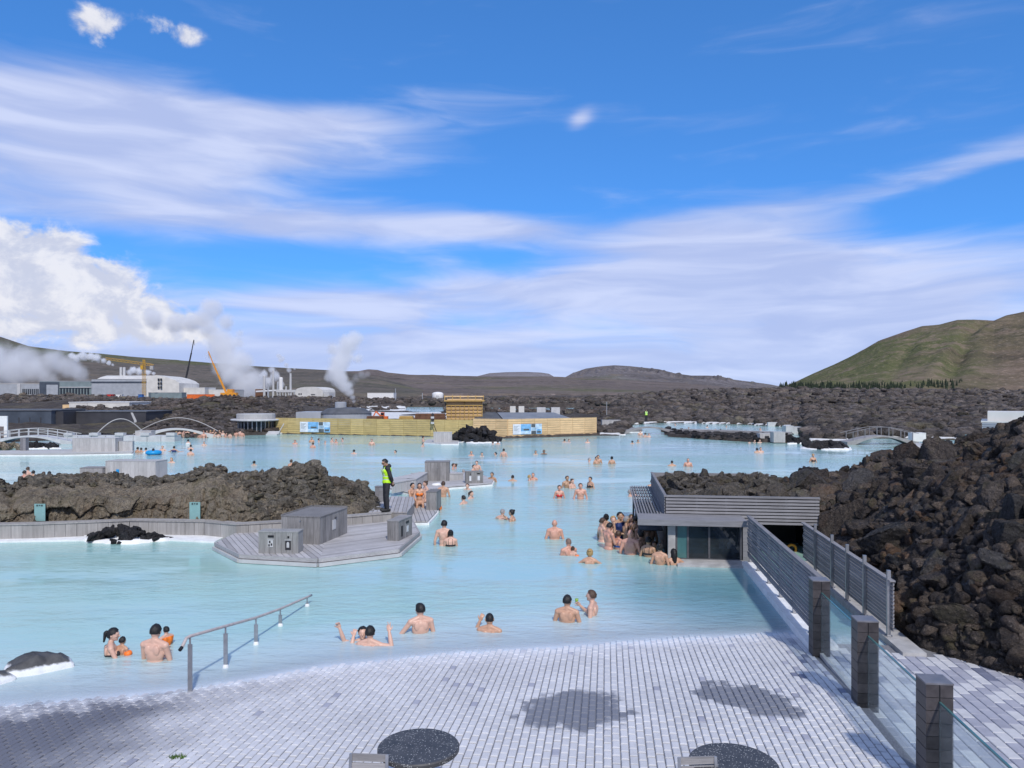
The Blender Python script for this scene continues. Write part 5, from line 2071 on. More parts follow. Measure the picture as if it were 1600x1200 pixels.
for x in (4.5, 5.6):
    MB().box(x, x + 0.7, 5.2, 6.0, 1.9, 2.9).build('roof_vent', MT['light_clad'], t)
for x in (L * 0.65, L * 0.8):
    MB().box(x, x + 1.1, 5.6, 6.4, 1.7, 2.75).build('roof_vent', MT['off_white'], t)

c = D(530, 657, 98)
t = thing('round_hall', 'low round grey hall with a flat dark cone roof behind the yellow fence', 'building', Vector((c.x, c.y + 4, 0)))
r0 = 41 / FPX * 98
MB().lathe([(r0, -0.3), (r0, 1.85), (r0 - 0.02, 1.9)], 40).build('wall', MT['grey_clad'], t)
MB().lathe([(r0 + 0.1, 1.901), (r0 * 0.72, 2.55), (r0 * 0.05, 2.7)], 40).build('roof', MT['roof_grey'], t)
MB().lathe([(0.75, 2.6), (0.75, 3.35), (0.6, 3.4)], 20, (-0.7, 0, 0)).build('cupola', MT['grey_clad'], t)
MB().box(-r0 - 2.6, -r0 * 0.82, -2.5, 2.5, -0.3, 2.1).build('annex', MT['grey_clad'], t)


# formwork tower
def formwork():
    p0, p1 = D(697, 657, 93), D(754, 657, 93)
    t = thing('formwork_tower', 'yellow timber formwork tower standing above the fence', 'formwork', Vector((p0.x, p0.y, 0)))
    L, H = p1.x - p0.x, CAMH - (622 - HY) / FPX * 93
    MB().box(0.1, L - 0.1, 0.15, 3.2, 0, H - 0.1).build('core', MT['wood_tan'], t)
    for k in range(9):
        x = 0.05 + k * (L - 0.15) / 8
        MB().box(x, x + 0.08, 0.0, 0.14, 0, H * (0.78 if 0 < k < 8 and k != 4 else 0.9)).build('stud', MT['wood_form'], t)
    for k in range(8):
        z = 0.15 + k * H * 0.78 / 7.5
        MB().box(0.0, L, -0.06, -0.001, z, z + 0.09).build('waler', MT['wood_form'], t)
    MB().box(-0.2, L + 0.2, -0.5, 3.4, H * 0.90, H * 0.93).build('working_platform', MT['wood_form'], t)
    for k in range(6):
        x = -0.15 + k * (L + 0.25) / 5
        MB().box(x, x + 0.06, -0.48, -0.42, H * 0.931, H + 0.35).build('guard_post', MT['wood_form'], t)
    MB().box(-0.2, L + 0.2, -0.42, -0.38, H + 0.12, H + 0.28).build('guard_rail', MT['wood_tan'], t)


formwork()


def timber_stack(px0, px1, ytop, ybase, d, m, label, name='timber_stack', cat='timber stack'):
    p0, p1 = D(px0, ybase, d), D(px1, ybase, d)
    t = thing(name, label, cat, Vector((p0.x, p0.y, p0.z)))
    L, H = p1.x - p0.x, (ybase - ytop) / FPX * d
    for k in range(4):
        MB().box(0.04 * k, L - 0.05 * k, 0.05 * k, 1.5, H * k / 4, H * (k + 1) / 4 - 0.03).build('layer', m, t)


timber_stack(647, 696, 646, 657, 90, MT['rust_brown'], 'rusty brown steel beams stacked left of the formwork tower')
timber_stack(622, 646, 650, 657, 90, MT['wood_form'], 'pale timber stack on the building site beside the rusty beams')
timber_stack(571, 598, 650, 658, 91, MT['rust_brown'], 'brown scaffold heap left of the orange excavator')


def excavator():
    p = D(600, 656, 95)
    t = thing('excavator', 'small orange excavator working behind the yellow fence', 'excavator', Vector((p.x, p.y, p.z - 0.2)))
    t.scale = (0.65, 0.65, 0.65)
    for s in (-1, 1):
        MB().box(-0.9, 0.9, s * 0.6 - 0.18, s * 0.6 + 0.18, 0, 0.4).build('track', MT['charcoal'], t)
    body = MB().box(-0.6, 0.75, -0.6, 0.6, 0.42, 1.0).build('body', MT['machine_orange'], t)
    MB().box(-0.55, 0.1, -0.55, 0.1, 1.0, 1.75).build('cab', MT['machine_orange'], t)
    MB().box(-0.5, 0.05, -0.56, -0.551, 1.2, 1.65).build('cab_window', MT['glass_dark'], t)
    b = MB()
    b.beam((-0.5, 0.3, 0.9), (-1.6, 0.3, 1.9), 0.18, 0.25)
    b.build('boom', MT['machine_orange'], t)
    MB().beam((-1.6, 0.3, 1.9), (-2.1, 0.3, 0.9), 0.15, 0.2).build('arm', MT['machine_orange'], t)
    MB().box(-2.4, -1.95, 0.05, 0.55, 0.5, 0.9).build('bucket', MT['steel_dark'], t)


excavator()


def site_crane():
    p = D(679, 684, 80)
    t = thing('rescue_pole', 'thin pole with hanging gear on the islet before the fence', 'pole', Vector((p.x, p.y, 0.2)))
    MB().tube([(0.3, 0, 0), (-0.15, 0, 1.3), (-0.2, 0, 2.3)], 0.04, 6).build('pole', MT['charcoal'], t)
    for k in range(4):
        MB().box(-0.38 + 0.05 * (k % 2), -0.05, -0.1, 0.1, 1.15 + k * 0.28, 1.35 + k * 0.28).build('gear', MT['charcoal'] if k % 2 else MT['off_white'], t)


site_crane()

# islet before the fence
simple_deck('timber_deck', 'small pale deck with a white chest on the far rock islet', [(663, 691), (690, 693), (716, 693), (716, 687), (668, 686)], 0.12, 0.0, 0.3, MT['wood_pale'], MT['wood_pale'])
p = W(706, 691, 0.12)
plank_box('storage_box', 'pale ribbed chest on the far rock islet before the fence', 'storage box', p, 0.05, 1.65, 1.2, 0.86, 9, MT['wood_pale'])
MT['lava_pile'] = MT['lava_dark']
rock_pile('rock_islet', 'heap of dark grey boulders on the far islet before the tan fence', [(706, 690), (740, 692.5), (778, 691.5), (776, 687.5), (740, 686), (708, 686.5)], MT['lava_dark'], None, True, 6, 1.25, 150, 0.25, 0.48)


# ------------------------------------------------------------------ round kiosk with its bathers' bay
def kiosk():
    d = 84.0
    c = D(388, 682, d)
    t = thing('kiosk', 'round grey swim-up kiosk with wide flat eaves at the far shore', 'kiosk', Vector((c.x, d + 2.5, 0)))
    f = d / FPX
    r = 27 * f
    MB().lathe([(r, -0.4), (r, 1.45)], 20).build('glass_wall', MT['glass_dark'], t)
    for k in range(14):
        a = R(180 + k * 180 / 13)
        MB().box(-0.05, 0.05, -0.05, 0.05, -0.2, 1.45).build('mullion', MT['steel'], t, ((r + 0.03) * math.cos(a), (r + 0.03) * math.sin(a), 0), a)
    MB().lathe([(38 * f, 1.451), (39 * f, 1.55), (38 * f, 1.66)], 24).build('eaves', MT['off_white'], t)
    MB().lathe([(30 * f, 1.661), (30 * f, 2.2), (29 * f, 2.25)], 20).build('upper_drum', MT['wood_pale'], t)
    MB().lathe([(36 * f, -0.5), (36 * f, 0.10), (35 * f, 0.13)], 28, (0.6, -0.2, 0)).build('plinth', MT['silica'], t)


kiosk()
p = W(436, 680)
t = thing('steps', 'short flight of pale steps between the kiosk and the yellow fence', 'steps', W(424, 680, 0.0))
for k in range(3):
    MB().box(-0.6, 0.6, 0.4 * k, 0.4 * k + 0.4, -0.3, 0.15 + 0.12 * k).build('step', MT['off_white'], t)
MB().beam((0.7, 0, 0.1), (1.0, 1.2, 1.2), 0.06, 0.06).build('handrail', MT['off_white'], t)


# ------------------------------------------------------------------ arched footbridges
def arch_bridge(label, p0, p1, rise, width, m_deck, m_rail, rail_h, nposts, rails=2, under=0.45, name='footbridge', side_only=False, z_end=0.25):
    """footbridge from p0 to p1 along an arch"""
    p0, p1 = Vector((p0.x, p0.y, 0)), Vector((p1.x, p1.y, 0))
    t = thing(name, label, 'footbridge', p0, math.atan2((p1 - p0).y, (p1 - p0).x))
    L = (p1 - p0).length
    n = 24
    zf = lambda s: z_end + rise * math.sin(math.pi * s) ** 1.2
    b = MB()
    vs, fs = [], []
    for i in range(n + 1):
        s = i / n
        z = zf(s)
        lo = z - 0.14 - under * (abs(2 * s - 1) ** 2.2)
        for y in (0, width):
            vs += [(L * s, y, max(lo, -0.4)), (L * s, y, z)]
    for i in range(n):
        q = i * 4
        fs += [(q + 1, q + 5, q + 7, q + 3), (q, q + 2, q + 6, q + 4), (q, q + 4, q + 5, q + 1), (q + 2, q + 3, q + 7, q + 6)]
    fs += [(0, 1, 3, 2), (n * 4, n * 4 + 2, n * 4 + 3, n * 4 + 1)]
    b.add(vs, fs)
    b.build('deck', m_deck, t)
    if rail_h > 0:
        for y in ((0.05,) if side_only else (0.05, width - 0.05)):
            for k in range(nposts):
                s = (k + 0.5) / nposts
                MB().box(L * s - 0.025, L * s + 0.025, y - 0.02, y + 0.02, zf(s), zf(s) + rail_h).build('post', m_rail, t)
            for j in range(rails):
                hh = rail_h * (1 - 0.45 * j)
                MB().tube([(L * i / n, y, zf(i / n) + hh) for i in range(n + 1)], 0.025, 6).build('rail', m_rail, t)
    return t


MT['pale_wood'] = wood('pale_wood', (0.56, 0.55, 0.53), 0, 0.15, 0.05)
arch_bridge('white arched footbridge with post railings at the far left', W(-25, 694), W(112, 694), 0.50, 1.6, MT['off_white'], MT['off_white'], 0.62, 9)
# hoops and long low arches of the walkway towards the kiosk
arch_bridge('long pale arched footbridge beside the bathers in front of the kiosk', W(210, 687), W(338, 683.5), 0.75, 1.6, MT['pale_wood'], MT['pale_wood'], 0.0, 5)
for (pa, pb, rise, lab) in (((143, 689), (232, 686), 1.9, 'smaller wooden hoop rail arching above the far left rocks'), ((208, 681), (348, 680), 1.75, 'large wooden hoop rail arching above the pale footbridge')):
    a, c = W(*pa), W(*pb)
    b = MB()
    n = 20
    b.tube([a.lerp(c, i / n) - a + Vector((0, 0, 0.15 + rise * math.sin(math.pi * i / n))) for i in range(n + 1)], 0.05, 6)
    tag(b.build('hoop_rail', MT['wood_pale'], None, a), lab, 'rail')
t = thing('walkway', 'low white plank walkway behind the dark shore rocks', 'walkway', W(100, 690, 0.0))
for k in range(8):
    MB().box(k * 1.3, k * 1.3 + 1.26, 0, 1.4, -0.2, 0.55).build('plank', MT['off_white'], t)
for k in range(5):
    MB().box(k * 2.4, k * 2.4 + 0.8, -0.1, 0.5, 0.56, 0.82).build('parapet', MT['off_white'], t)
p = W(236, 686, 0.2)
plank_box('post_box', 'pale timber hut at the end of the large hoop rail', 'hut', p, 0, 1.5, 0.9, 0.75, 5, MT['wood_pale'])

p = W(9, 690, 0.1)
t = thing('portal_sign', 'white portal board with a dark picture at the left edge', 'sign', W(-14, 692, 0))
Ls = 25 / FPX * 70
MB().box(0, Ls, 0, 0.15, 0, 3.0 - 0.55).build('board', MT['white_paint'], t)
MB().box(Ls * 0.50, Ls * 0.80, -0.02, -0.001, 0.2, 1.5).build('picture', plain('bottle_print', (0.16, 0.13, 0.12), 0.5, 0.2, 3), t)

rock_pile('shore_rocks', 'row of dark shore rocks in front of the white plank walkway', [(102, 688.5), (150, 689.5), (214, 688.5), (212, 686), (150, 685.5), (104, 686)], MT['lava_dark'], None, True, 16, 0.5, 70, 0.25, 0.45)
rock_pile('shore_rocks', 'low brown rocks along the shore at the far left edge', [(-40, 706), (34, 704), (32, 699), (-40, 699)], MT['lava_brown'], None, False, 17, 0.45, 60, 0.2, 0.4)
rock_pile('shore_rocks', 'few dark rocks right of the grey post under the arched bridge', [(40, 702), (92, 701), (88, 698), (42, 698.5)], MT['lava_dark'], None, True, 18, 0.35, 36, 0.2, 0.36)
simple_deck('timber_deck', 'long low pale quay with chests on the left of the lagoon', [(-60, 709), (100, 708.5), (207, 706.5), (210, 703.5), (128, 701.5), (-60, 705)], 0.18, 0.02, 0.5, MT['wood_pale'], MT['wood_pale'])
p = W(180, 705.5, 0.18)
plank_box('storage_box', 'long pale chest on the low quay at the left', 'storage box', p, 0.0, 3.2, 1.2, 0.98, 12, MT['wood_pale'])
p = W(207, 704.5, 0.18)
plank_box('litter_bin', 'small pale bin at the right end of the low quay', 'litter bin', p, 0.2, 0.95, 0.5, 0.7, 4, MT['wood_pale'])
p = W(40, 704, 0.18)
plank_box('post_box', 'grey upright post box on the low quay', 'locker', p, 0.0, 0.42, 0.4, 0.95, 2, MT['wood_slat'])

# chests behind the rock island
p = W(243, 751, 0.1)
cb = plank_box('storage_box', 'long pale timber cabin chest behind the rock island', 'storage box', p, R(-6), 2.7, 1.1, 0.95, 12, MT['wood_pale'], lid_m=MT['wood_pale'])
MB().box(-2.1, -1.95, -0.03, -0.001, 0.35, 0.55).build('notice', MT['float_blue'], cb)
p = W(160, 751, 0.1)
plank_box('storage_box', 'low grey chest left of the pale cabin chest, behind the rock island', 'storage box', p, R(0), 1.15, 0.8, 0.62, 5, MT['wood_grey'])
simple_deck('timber_deck', 'pale low deck behind the rock island beside the cabin chest', [(110, 757), (300, 756), (296, 746), (243, 745), (120, 748)], 0.1, 0.0, 0.3, MT['wood_pale'], MT['wood_slat'])


# ------------------------------------------------------------------ right: walkway and bridges
arch_bridge('grey arched footbridge on which the distant attendant stands', W(968, 678), W(1062, 678.5), 0.55, 1.4, MT['wood_grey_x'], MT['steel'], 0.0, 4)
a, c = W(1060, 677.8), W(1232, 683.5)
t = thing('walkway', 'long straight grey walkway over the low rock bank', 'walkway', Vector((a.x, a.y, 0)), math.atan2((c - a).y, (c - a).x))
L = (c - a).length
for k in range(16):
    MB().box(L * k / 16, L * (k + 1) / 16 - 0.02, 0, 1.4, 0.30, 0.52).build('plank', MT['wood_grey_x'], t)
p = W(1227, 691.5, 0.05)
plank_box('storage_box', 'pale square chest at the end of the long walkway', 'storage box', p, 0.0, 1.05, 1.0, 0.92, 5, MT['wood_pale'])
p = W(1210, 689.5, 0.05)
cb = plank_box('storage_box', 'low pale chest with a dark slot left of the square chest', 'storage box', p, 0.0, 1.35, 1.0, 0.7, 5, MT['wood_pale'])
fittings(cb, [('slot', -0.9, -0.5, 0.25, 0.5, MT['charcoal'])], None)
p = W(970, 669.5, 0.2)
plank_box('storage_box', 'grey chest beside the tan fence end, near the distant attendant', 'storage box', p, 0, 2.3, 1.2, 1.0, 8, MT['wood_pale'])
simple_deck('timber_deck', 'narrow grey landing between the tan fence and the arched footbridge', [(938, 671.5), (1004, 671), (1000, 668), (940, 668)], 0.35, 0, 0.5, MT['wood_grey_x'], MT['wood_slat'])
rock_pile('rock_islet', 'flat dark rocks at the waterline right of the tan fence', [(936, 679), (974, 679.5), (970, 676), (938, 675)], MT['lava_dark'], None, True, 26, 0.3, 40, 0.3, 0.55)
a, c = W(1270, 667.5), W(1200, 666)
t = thing('low_wall', 'low pale wall across the back of the far pool', 'wall', Vector((c.x, c.y, 0)))
for k in range(5):
    MB().box(k * 1.3, k * 1.3 + 1.28, 0, 0.4, -0.2, 0.55).build('block', MT['off_white'], t)
t = thing('low_wall', 'pale stepped block on the lava right of the far pool', 'wall', W(1228, 678, 0.0))
for k in range(3):
    MB().box(k * 0.9, k * 0.9 + 0.88, 0, 1.2, -0.2, 0.9 - 0.12 * k).build('block', MT['off_white'], t)

arch_bridge('grey arched footbridge with a thin railing at the right', W(1324, 695), W(1436, 695), 0.55, 1.5, MT['wood_grey_x'], MT['wood_slat'], 0.75, 6, 1)
p = W(1447, 690, 0.2)
plank_box('storage_box', 'white ribbed chest at the right end of the arched footbridge', 'storage box', p, 0, 1.15, 0.9, 0.75, 7, MT['white_paint'])
simple_deck('timber_deck', 'pale landing right of the arched footbridge', [(1420, 698), (1462, 697), (1462, 692.5), (1432, 692)], 0.2, 0, 0.4, MT['wood_pale'], MT['wood_pale'])
p = W(1518, 692, 0.1)
plank_box('post_box', 'pale teal post box beside the small pool at the right', 'locker', p, 0, 0.4, 0.3, 0.7, 2, MT['sign_teal'])
for pts, lab, k in (([(1255, 701), (1290, 703), (1325, 703), (1322, 699), (1290, 697.5), (1258, 698.5)], 'dark rock islet with white crust left of the right hand bridge', 31), ([(1250, 738.5), (1276, 739), (1277, 736.5), (1250, 736.5)], 'tiny dark rock islet alone in the water above the bar roof', 32),
                    ([(1440, 702), (1490, 702), (1492, 699), (1442, 699)], 'dark rocks at the water below the white ribbed chest', 33), ([(1232, 694), (1262, 692.5), (1262, 689.5), (1234, 690)], 'whitish rocks right of the square chest', 34)):
    rock_pile('rock_islet', lab, pts, MT['lava_dark'], None, True, k, 0.22 if k == 32 else 0.4, 26 if k != 31 else 60, 0.14 if k == 32 else 0.2, 0.24 if k == 32 else 0.42)

t, L, h = flat_house('utility_building', 'grey ribbed utility building half hidden behind the lava bank', 'building', 1535, 1640, 660, 684, 62, 6, MT['grey_clad'], MT['light_clad'], None, R(-32))
for k in range(7):
    MB().box(-0.03, L + 0.03, -0.07, -0.001, 0.08 + k * 0.17, 0.18 + k * 0.17).build('rib', MT['grey_clad'], t)
MB().box(0.35, L + 0.1, 0.3, 5, h + 0.1, h + 0.85).build('upper_storey', MT['light_clad'], t)


# ------------------------------------------------------------------ left: dark walls and the power plant
t, L, h = flat_house('spa_building', 'long black clad building behind the smaller hoop rail', 'building', 86, 228, 644, 669, 104, 8, MT['dark_clad'], MT['roof_grey'])
b = MB()
b.add([(L * 0.83, -0.03, h), (L * 0.855, -0.03, h), (L * 0.90, -0.03, h * 0.45), (L * 0.875, -0.03, 0.0), (L * 0.85, -0.03, 0.0), (L * 0.872, -0.03, h * 0.45)], [(5, 2, 1, 0), (4, 3, 2, 5)])
b.build('light_strip', MT['off_white'], t)
t, L, h = flat_house('spa_building', 'long blue-grey clad building behind the white arched bridge', 'building', -90, 80, 642, 669, 100, 8, MT['blue_clad'], MT['roof_grey'])
for k in range(5):
    MB().box(L * (0.5 + 0.1 * k), L * (0.5 + 0.1 * k) + 0.12, -0.03, -0.001, 0.3, h * 0.62).build('mullion', MT['dark_clad'], t)
MB().box(L * 0.95, L + 1.0, 1.0, 7, -1, h - 0.1).build('link_wall', MT['dark_clad'], t)
t, L, h = flat_house('storage_hall', 'low white hall with a round window above the black building', 'building', 108, 202, 629, 646, 150, 9, MT['light_clad'], MT['white_paint'])
MB().lathe([(0.28, 0), (0.28, 0.05)], 16).build('window', MT['black'], t, (L * 0.25, -0.05, h * 0.42)).rotation_euler = (R(90), 0, 0)
MB().box(L * 0.30, L * 0.305, -0.04, -0.001, 0, h).build('joint', MT['grey_clad'], t)
MB().box(-1.4, -0.12, 0.2, 4, -1, h * 0.8).build('lean_to', MT['wood_tan'], t)

PD = 380.0
t, L, h = flat_house('power_hall', 'low grey plant hall at the far left under the steam', 'building', -60, 62, 600, 617, PD + 10, 20, MT['grey_clad'], MT['light_clad'])
MB().box(L * 0.72, L * 0.76, -0.6, -0.05, 0, h * 1.02).build('pier', MT['off_white'], t)
for k in range(9):
    MB().box(L * 0.78 + k * 0.95, L * 0.78 + k * 0.95 + 0.6, -0.1, -0.001, 0.4, h * 0.55).build('window', MT['glass_dark'], t)
t, L, h = flat_house('power_hall', 'dark teal plant block with a taller left end', 'building', 62, 143, 596, 617, PD, 18, MT['teal_clad'], MT['grey_clad'])
MB().box(0, L * 0.38, -0.25, -0.01, 0, h * 0.96).build('wall_panel', MT['blue_clad'], t)
MB().box(L * 0.14, L * 0.36, -0.4, -0.26, 0, h * 0.75).build('door', MT['grey_clad'], t)
for k in range(10):
    MB().box(L * 0.40 + k * L * 0.058, L * 0.40 + k * L * 0.058 + 0.85, -0.2, -0.001, 0.3, h * 0.50).build('window', MT['glass_dark'], t)
MB().box(L * 0.39, L + 0.2, -0.5, -0.21, h * 0.54, h * 0.60).build('canopy', MT['off_white'], t)

p0, p1 = D(143, 618, PD - 5), D(233, 618, PD - 5)
t = thing('power_hall', 'large white power plant hall with a curved gable end', 'building', p0, R(-4))
L, H = p1.x - p0.x, (618 - 591) / FPX * PD
G = (278 - 233) / FPX * PD
MB().box(0, L, 0, 26, -2, H * 0.92).build('wall', MT['grey_clad'], t)  # grey cladding: the white hall's shaded front put into the colour
b = MB()
prof = [(0, H * 0.94), (3, H * 1.06), (8, H * 1.16), (16, H * 1.18), (26, H * 1.0)]
vs = [(x, y, z) for x in (L * 0.10, L) for y, z in prof] + [(x, y, H * 0.9) for x in (L * 0.10, L) for y in (0, 26)]
b.add(vs, [(k, k + 5, k + 6, k + 1) for k in range(4)] + [(0, 1, 2, 3, 4, 11, 10), (5, 12, 13, 9, 8, 7, 6)])
b.build('roof', MT['light_clad'], t)
MB().box(-0.3, L, -0.4, -0.02, H * 0.74, H * 0.80).build('band', MT['blue_clad'], t)
b = MB()
gp_ = [(0, -2), (G, 6, -2)]
ys = [(0, H * 1.10), (0.3, H * 1.16), (0.6, H * 1.05), (0.85, H * 0.90), (1.0, H * 0.72)]
vs = []
for s, z in ys:
    vs += [(L + 0.05 + G * s, -0.5 + 4 * s, -2), (L + 0.05 + G * s, -0.5 + 4 * s, z), (L + 0.05 + G * s, 24, z * 0.96), (L + 0.05 + G * s, 24, -2)]
fs = []
for k in range(4):
    q = k * 4
    fs += [(q, q + 4, q + 5, q + 1), (q + 1, q + 5, q + 6, q + 2), (q + 3, q + 2, q + 6, q + 7)]
fs += [(0, 1, 2, 3), (16, 19, 18, 17)]
b.add(vs, fs)
b.build('gable_wall', MT['light_clad'], t)
for i in range(2):
    for j in range(3):
        x = L + G * 0.36 + i * 1.2
        MB().box(x, x + 0.75, -0.5 + 4 * 0.36 - 0.6 + i * 0.1, -0.5 + 4 * 0.36 - 0.1 + i * 0.1, H * 0.40 + j * 1.9, H * 0.40 + j * 1.9 + 1.1).build('window', MT['glass_dark'], t)
for x in (L * 0.36, L * 0.42):
    MB().lathe([(0.62, H), (0.62, H * 1.62), (0.5, H * 1.64)], 12, (x, 8, 0)).build('stack', MT['off_white'], t)
t, L, h = flat_house('site_huts', 'row of blue and white site huts before the white gable', 'building', 232, 284, 613.5, 618, PD - 30, 5, MT['teal_clad'], MT['off_white'])
t, L, h = flat_house('storage_hall', 'low grey hall right of the dark crane boom', 'building', 284, 320, 606, 618, PD, 14, MT['light_clad'], MT['white_paint'])
t, L, h = flat_house('storage_hall', 'low flat grey hall behind the orange mobile crane', 'building', 322, 366, 609, 618, PD + 5, 14, MT['light_clad'], MT['white_paint'])
for px0, px1, m, lab in ((148, 158, MT['off_white'], 'white lorry trailer parked in front of the teal plant block'), (167, 176, MT['red_paint'], 'red truck parked below the large white hall'), (181, 190, MT['white_paint'], 'white van parked right of the red truck'),
                         (292, 335, MT['machine_orange'], 'long orange barrier fence at the foot of the mobile crane'), (216, 222, MT['blue_paint'], 'blue container at the foot of the tower crane')):
    t, L, h = flat_house('parked_vehicle' if 'crane' not in lab else 'site_barrier', lab, 'vehicle' if 'crane' not in lab else 'barrier', px0, px1, 616.5, 620, PD - 60, 1.6 if 'barrier' not in lab else 0.3, m)
    if 'parked' in lab:
        for x in (0.2, 0.75):
            MB().lathe([(0.4, 0), (0.4, 0.2)], 12).build('wheel', MT['charcoal'], t, (L * x, -0.05, -0.05)).rotation_euler = (R(90), 0, 0)
        MB().box(L * 0.7, L * 0.95, -0.03, -0.001, h * 0.5, h * 0.85).build('window', MT['glass_dark'], t)


def lattice(b, p, q, w, n, r=0.09):
    """square lattice mast from p to q"""
    p, q = Vector(p), Vector(q)
    t = (q - p).normalized()
    s = t.cross(Vector((0, 1, 0)))
    if s.length < 0.1:
        s = t.cross(Vector((1, 0, 0)))
    s.normalize()
    u = t.cross(s)
    cs = [(s * a + u * c) * w / 2 for a, c in ((-1, -1), (1, -1), (1, 1), (-1, 1))]
    for c in cs:
        b.beam(p + c, q + c, r, r)
    for k in range(n):
        a0, a1 = p.lerp(q, k / n), p.lerp(q, (k + 1) / n)
        for i in range(4):
            b.beam(a0 + cs[i], a1 + cs[(i + 1) % 4], r * 0.6, r * 0.6)


def tower_crane():
    d = PD - 40
    c = D(225, 618, d)
    t = thing('tower_crane', 'yellow lattice tower crane in front of the white power hall', 'crane', c)
    top = (618 - 569) / FPX * d
    b = MB()
    lattice(b, (0, 0, 0), (0, 0, top), 1.1, 14, 0.11)
    b.build('mast', MT['crane_yellow'], t)
    b = MB()
    jl = (228 - 172) / FPX * d
    lattice(b, (1.2, 0, top), (-jl, -2, top + 2.4), 0.9, 12, 0.11)
    b.build('jib', MT['crane_yellow'], t)
    b = MB()
    lattice(b, (1.2, 0, top), (4.0, 0.2, top - 0.6), 0.9, 3, 0.12)
    b.build('counter_jib', MT['crane_yellow'], t)
    MB().box(2.8, 4.2, -0.6, 0.6, top - 2.4, top - 0.8).build('counterweight', MT['concrete'], t)
    b = MB()
    lattice(b, (0, 0, top), (0, 0, top + 2.0), 0.7, 2, 0.12)
    b.build('head', MT['crane_yellow'], t)
    MB().box(-0.9, 0.2, -1.6, -0.6, top - 2.4, top - 0.6).build('cab', MT['crane_yellow'], t)


tower_crane()


def boom_crane(px0, py0, px1, py1, d, m, label, w0, body_m):
    a, q = D(px0, py0, d), D(px1, py1, d)
    t = thing('mobile_crane', label, 'crane', a, 0)
    v = q - a
    b = MB()
    b.beam((0, 0, 1.5), v * 0.45 + Vector((0, 0, 0.6)), w0, w0)
    b.beam(v * 0.40 + Vector((0, 0, 0.6)), v * 0.75, w0 * 0.75, w0 * 0.75)
    b.beam(v * 0.72, v, w0 * 0.5, w0 * 0.5)
    b.build('boom', m, t)
    MB().box(-2.2, 4.6, -1.3, 1.3, 0.6, 1.9).build('carrier', body_m, t)
    MB().box(0.6, 3.0, -1.2, 1.2, 1.91, 3.4).build('cab', body_m, t)
    for k in range(4):
        MB().lathe([(0.6, 0), (0.6, 0.4)], 12).build('wheel', MT['charcoal'], t, (-1.6 + k * 1.8, -1.2, 0.6)).rotation_euler = (R(90), 0, 0)
    MB().beam(v, v + Vector((0.4, 0, -3)), 0.12, 0.12).build('hook_line', MT['steel_dark'], t)


boom_crane(354, 620.5, 325.5, 549, PD - 50, MT['crane_orange'], 'orange mobile crane with its long boom raised to the left', 0.7, MT['crane_orange'])
boom_crane(287, 612, 303, 531, PD + 30, MT['charcoal'], 'dark crane boom rising against the sky left of the orange crane', 0.75, MT['blue_paint'])


def silencers():
    d = 420.0
    f = d / FPX
    t = thing('steam_separators', 'cluster of pale steam separator drums, pipes and a thin stack', 'plant', D(412, 622, d))
    o = D(412, 622, d)

    def at(px, py, dd=0):
        return D(px, py, d + dd) - o

    for px, w, y0, y1, m in ((413, 4, 588, 622, 'off_white'), (419, 3, 600, 622, 'grey_clad'), (427, 3.5, 580, 622, 'off_white'), (434, 3, 598, 622, 'grey_clad'), (439, 6, 591, 610, 'white_paint'), (447, 2.2, 605, 622, 'off_white')):
        a, c = at(px, y1), at(px, y0)
        MB().lathe([(w * f / 2, 0), (w * f / 2, c.z - a.z), (w * f / 3, c.z - a.z + 0.5)], 12, a).build('drum', MT[m], t)
    a, c = at(454, 622), at(454, 583)
    MB().lathe([(0.62, 0), (0.55, c.z - a.z)], 10, a).build('stack', MT['off_white'], t)
    a, c = at(432, 609), at(462, 613)
    MB().box(a.x, c.x, -1, 3, c.z, a.z).build('pipe_deck', MT['off_white'], t)
    for k in range(7):
        a, c = at(433 + k * 4.4, 622), at(433 + k * 4.4, 613)
        MB().box(a.x, a.x + 0.5, -0.8, 0.2, a.z, c.z).build('column', MT['off_white'], t)
    b = MB()
    b.tube([at(400, 612), at(418, 611), at(436, 610), at(462, 611)], 0.5, 8)
    b.build('pipe', MT['chrome_label'], t)
    MB().box(at(396, 622).x, at(410, 622).x, 3, 9, 0, at(400, 608).z).build('shed', MT['rust_brown'], t)


silencers()

p0, p1 = D(461, 622, 400), D(486, 622, 400)
t = thing('barrel_hall', 'pale hall with a barrel roof right of the steam separators', 'building', p0, R(-14))
L = p1.x - p0.x
W2 = 11.0
prof = [(math.cos(math.pi * (1 - k / 10)) * 0.5 + 0.5, 0.55 + 0.45 * math.sin(math.pi * k / 10) ** 0.7) for k in range(11)]
H = (622 - 604.5) / FPX * 400
b = MB()
vs = []
for x in (0, W2):
    vs += [(x, 0, -1)] + [(x, 0, 0)] * 0
b2 = MB()
ring = lambda y: [(0, y, -1)] + [(u * (L + W2) * 0.82, y, z * H) for u, z in prof] + [((L + W2) * 0.82, y, -1)]
r0_, r1_ = ring(0), ring(14)
n = len(r0_)
b2.add(r0_ + r1_, [tuple(range(n)), tuple(reversed(range(n, 2 * n)))] + [(k, n + k, n + k + 1, k + 1) for k in range(n - 1)])
b2.build('shell', MT['light_clad'], t)
for x in (2.0, 3.2):
    MB().box(x, x + 0.7, -0.1, -0.001, H * 0.30, H * 0.42).build('window', MT['glass_dark'], t)
MB().box(9.2, 11.5, -0.12, -0.001, H * 0.28, H * 0.36).build('louvre', MT['steel_dark'], t)
MB().box((L + W2) * 0.83, (L + W2) * 0.83 + 3, 1, 6, -1, H * 0.42).build('annex', MT['off_white'], t)

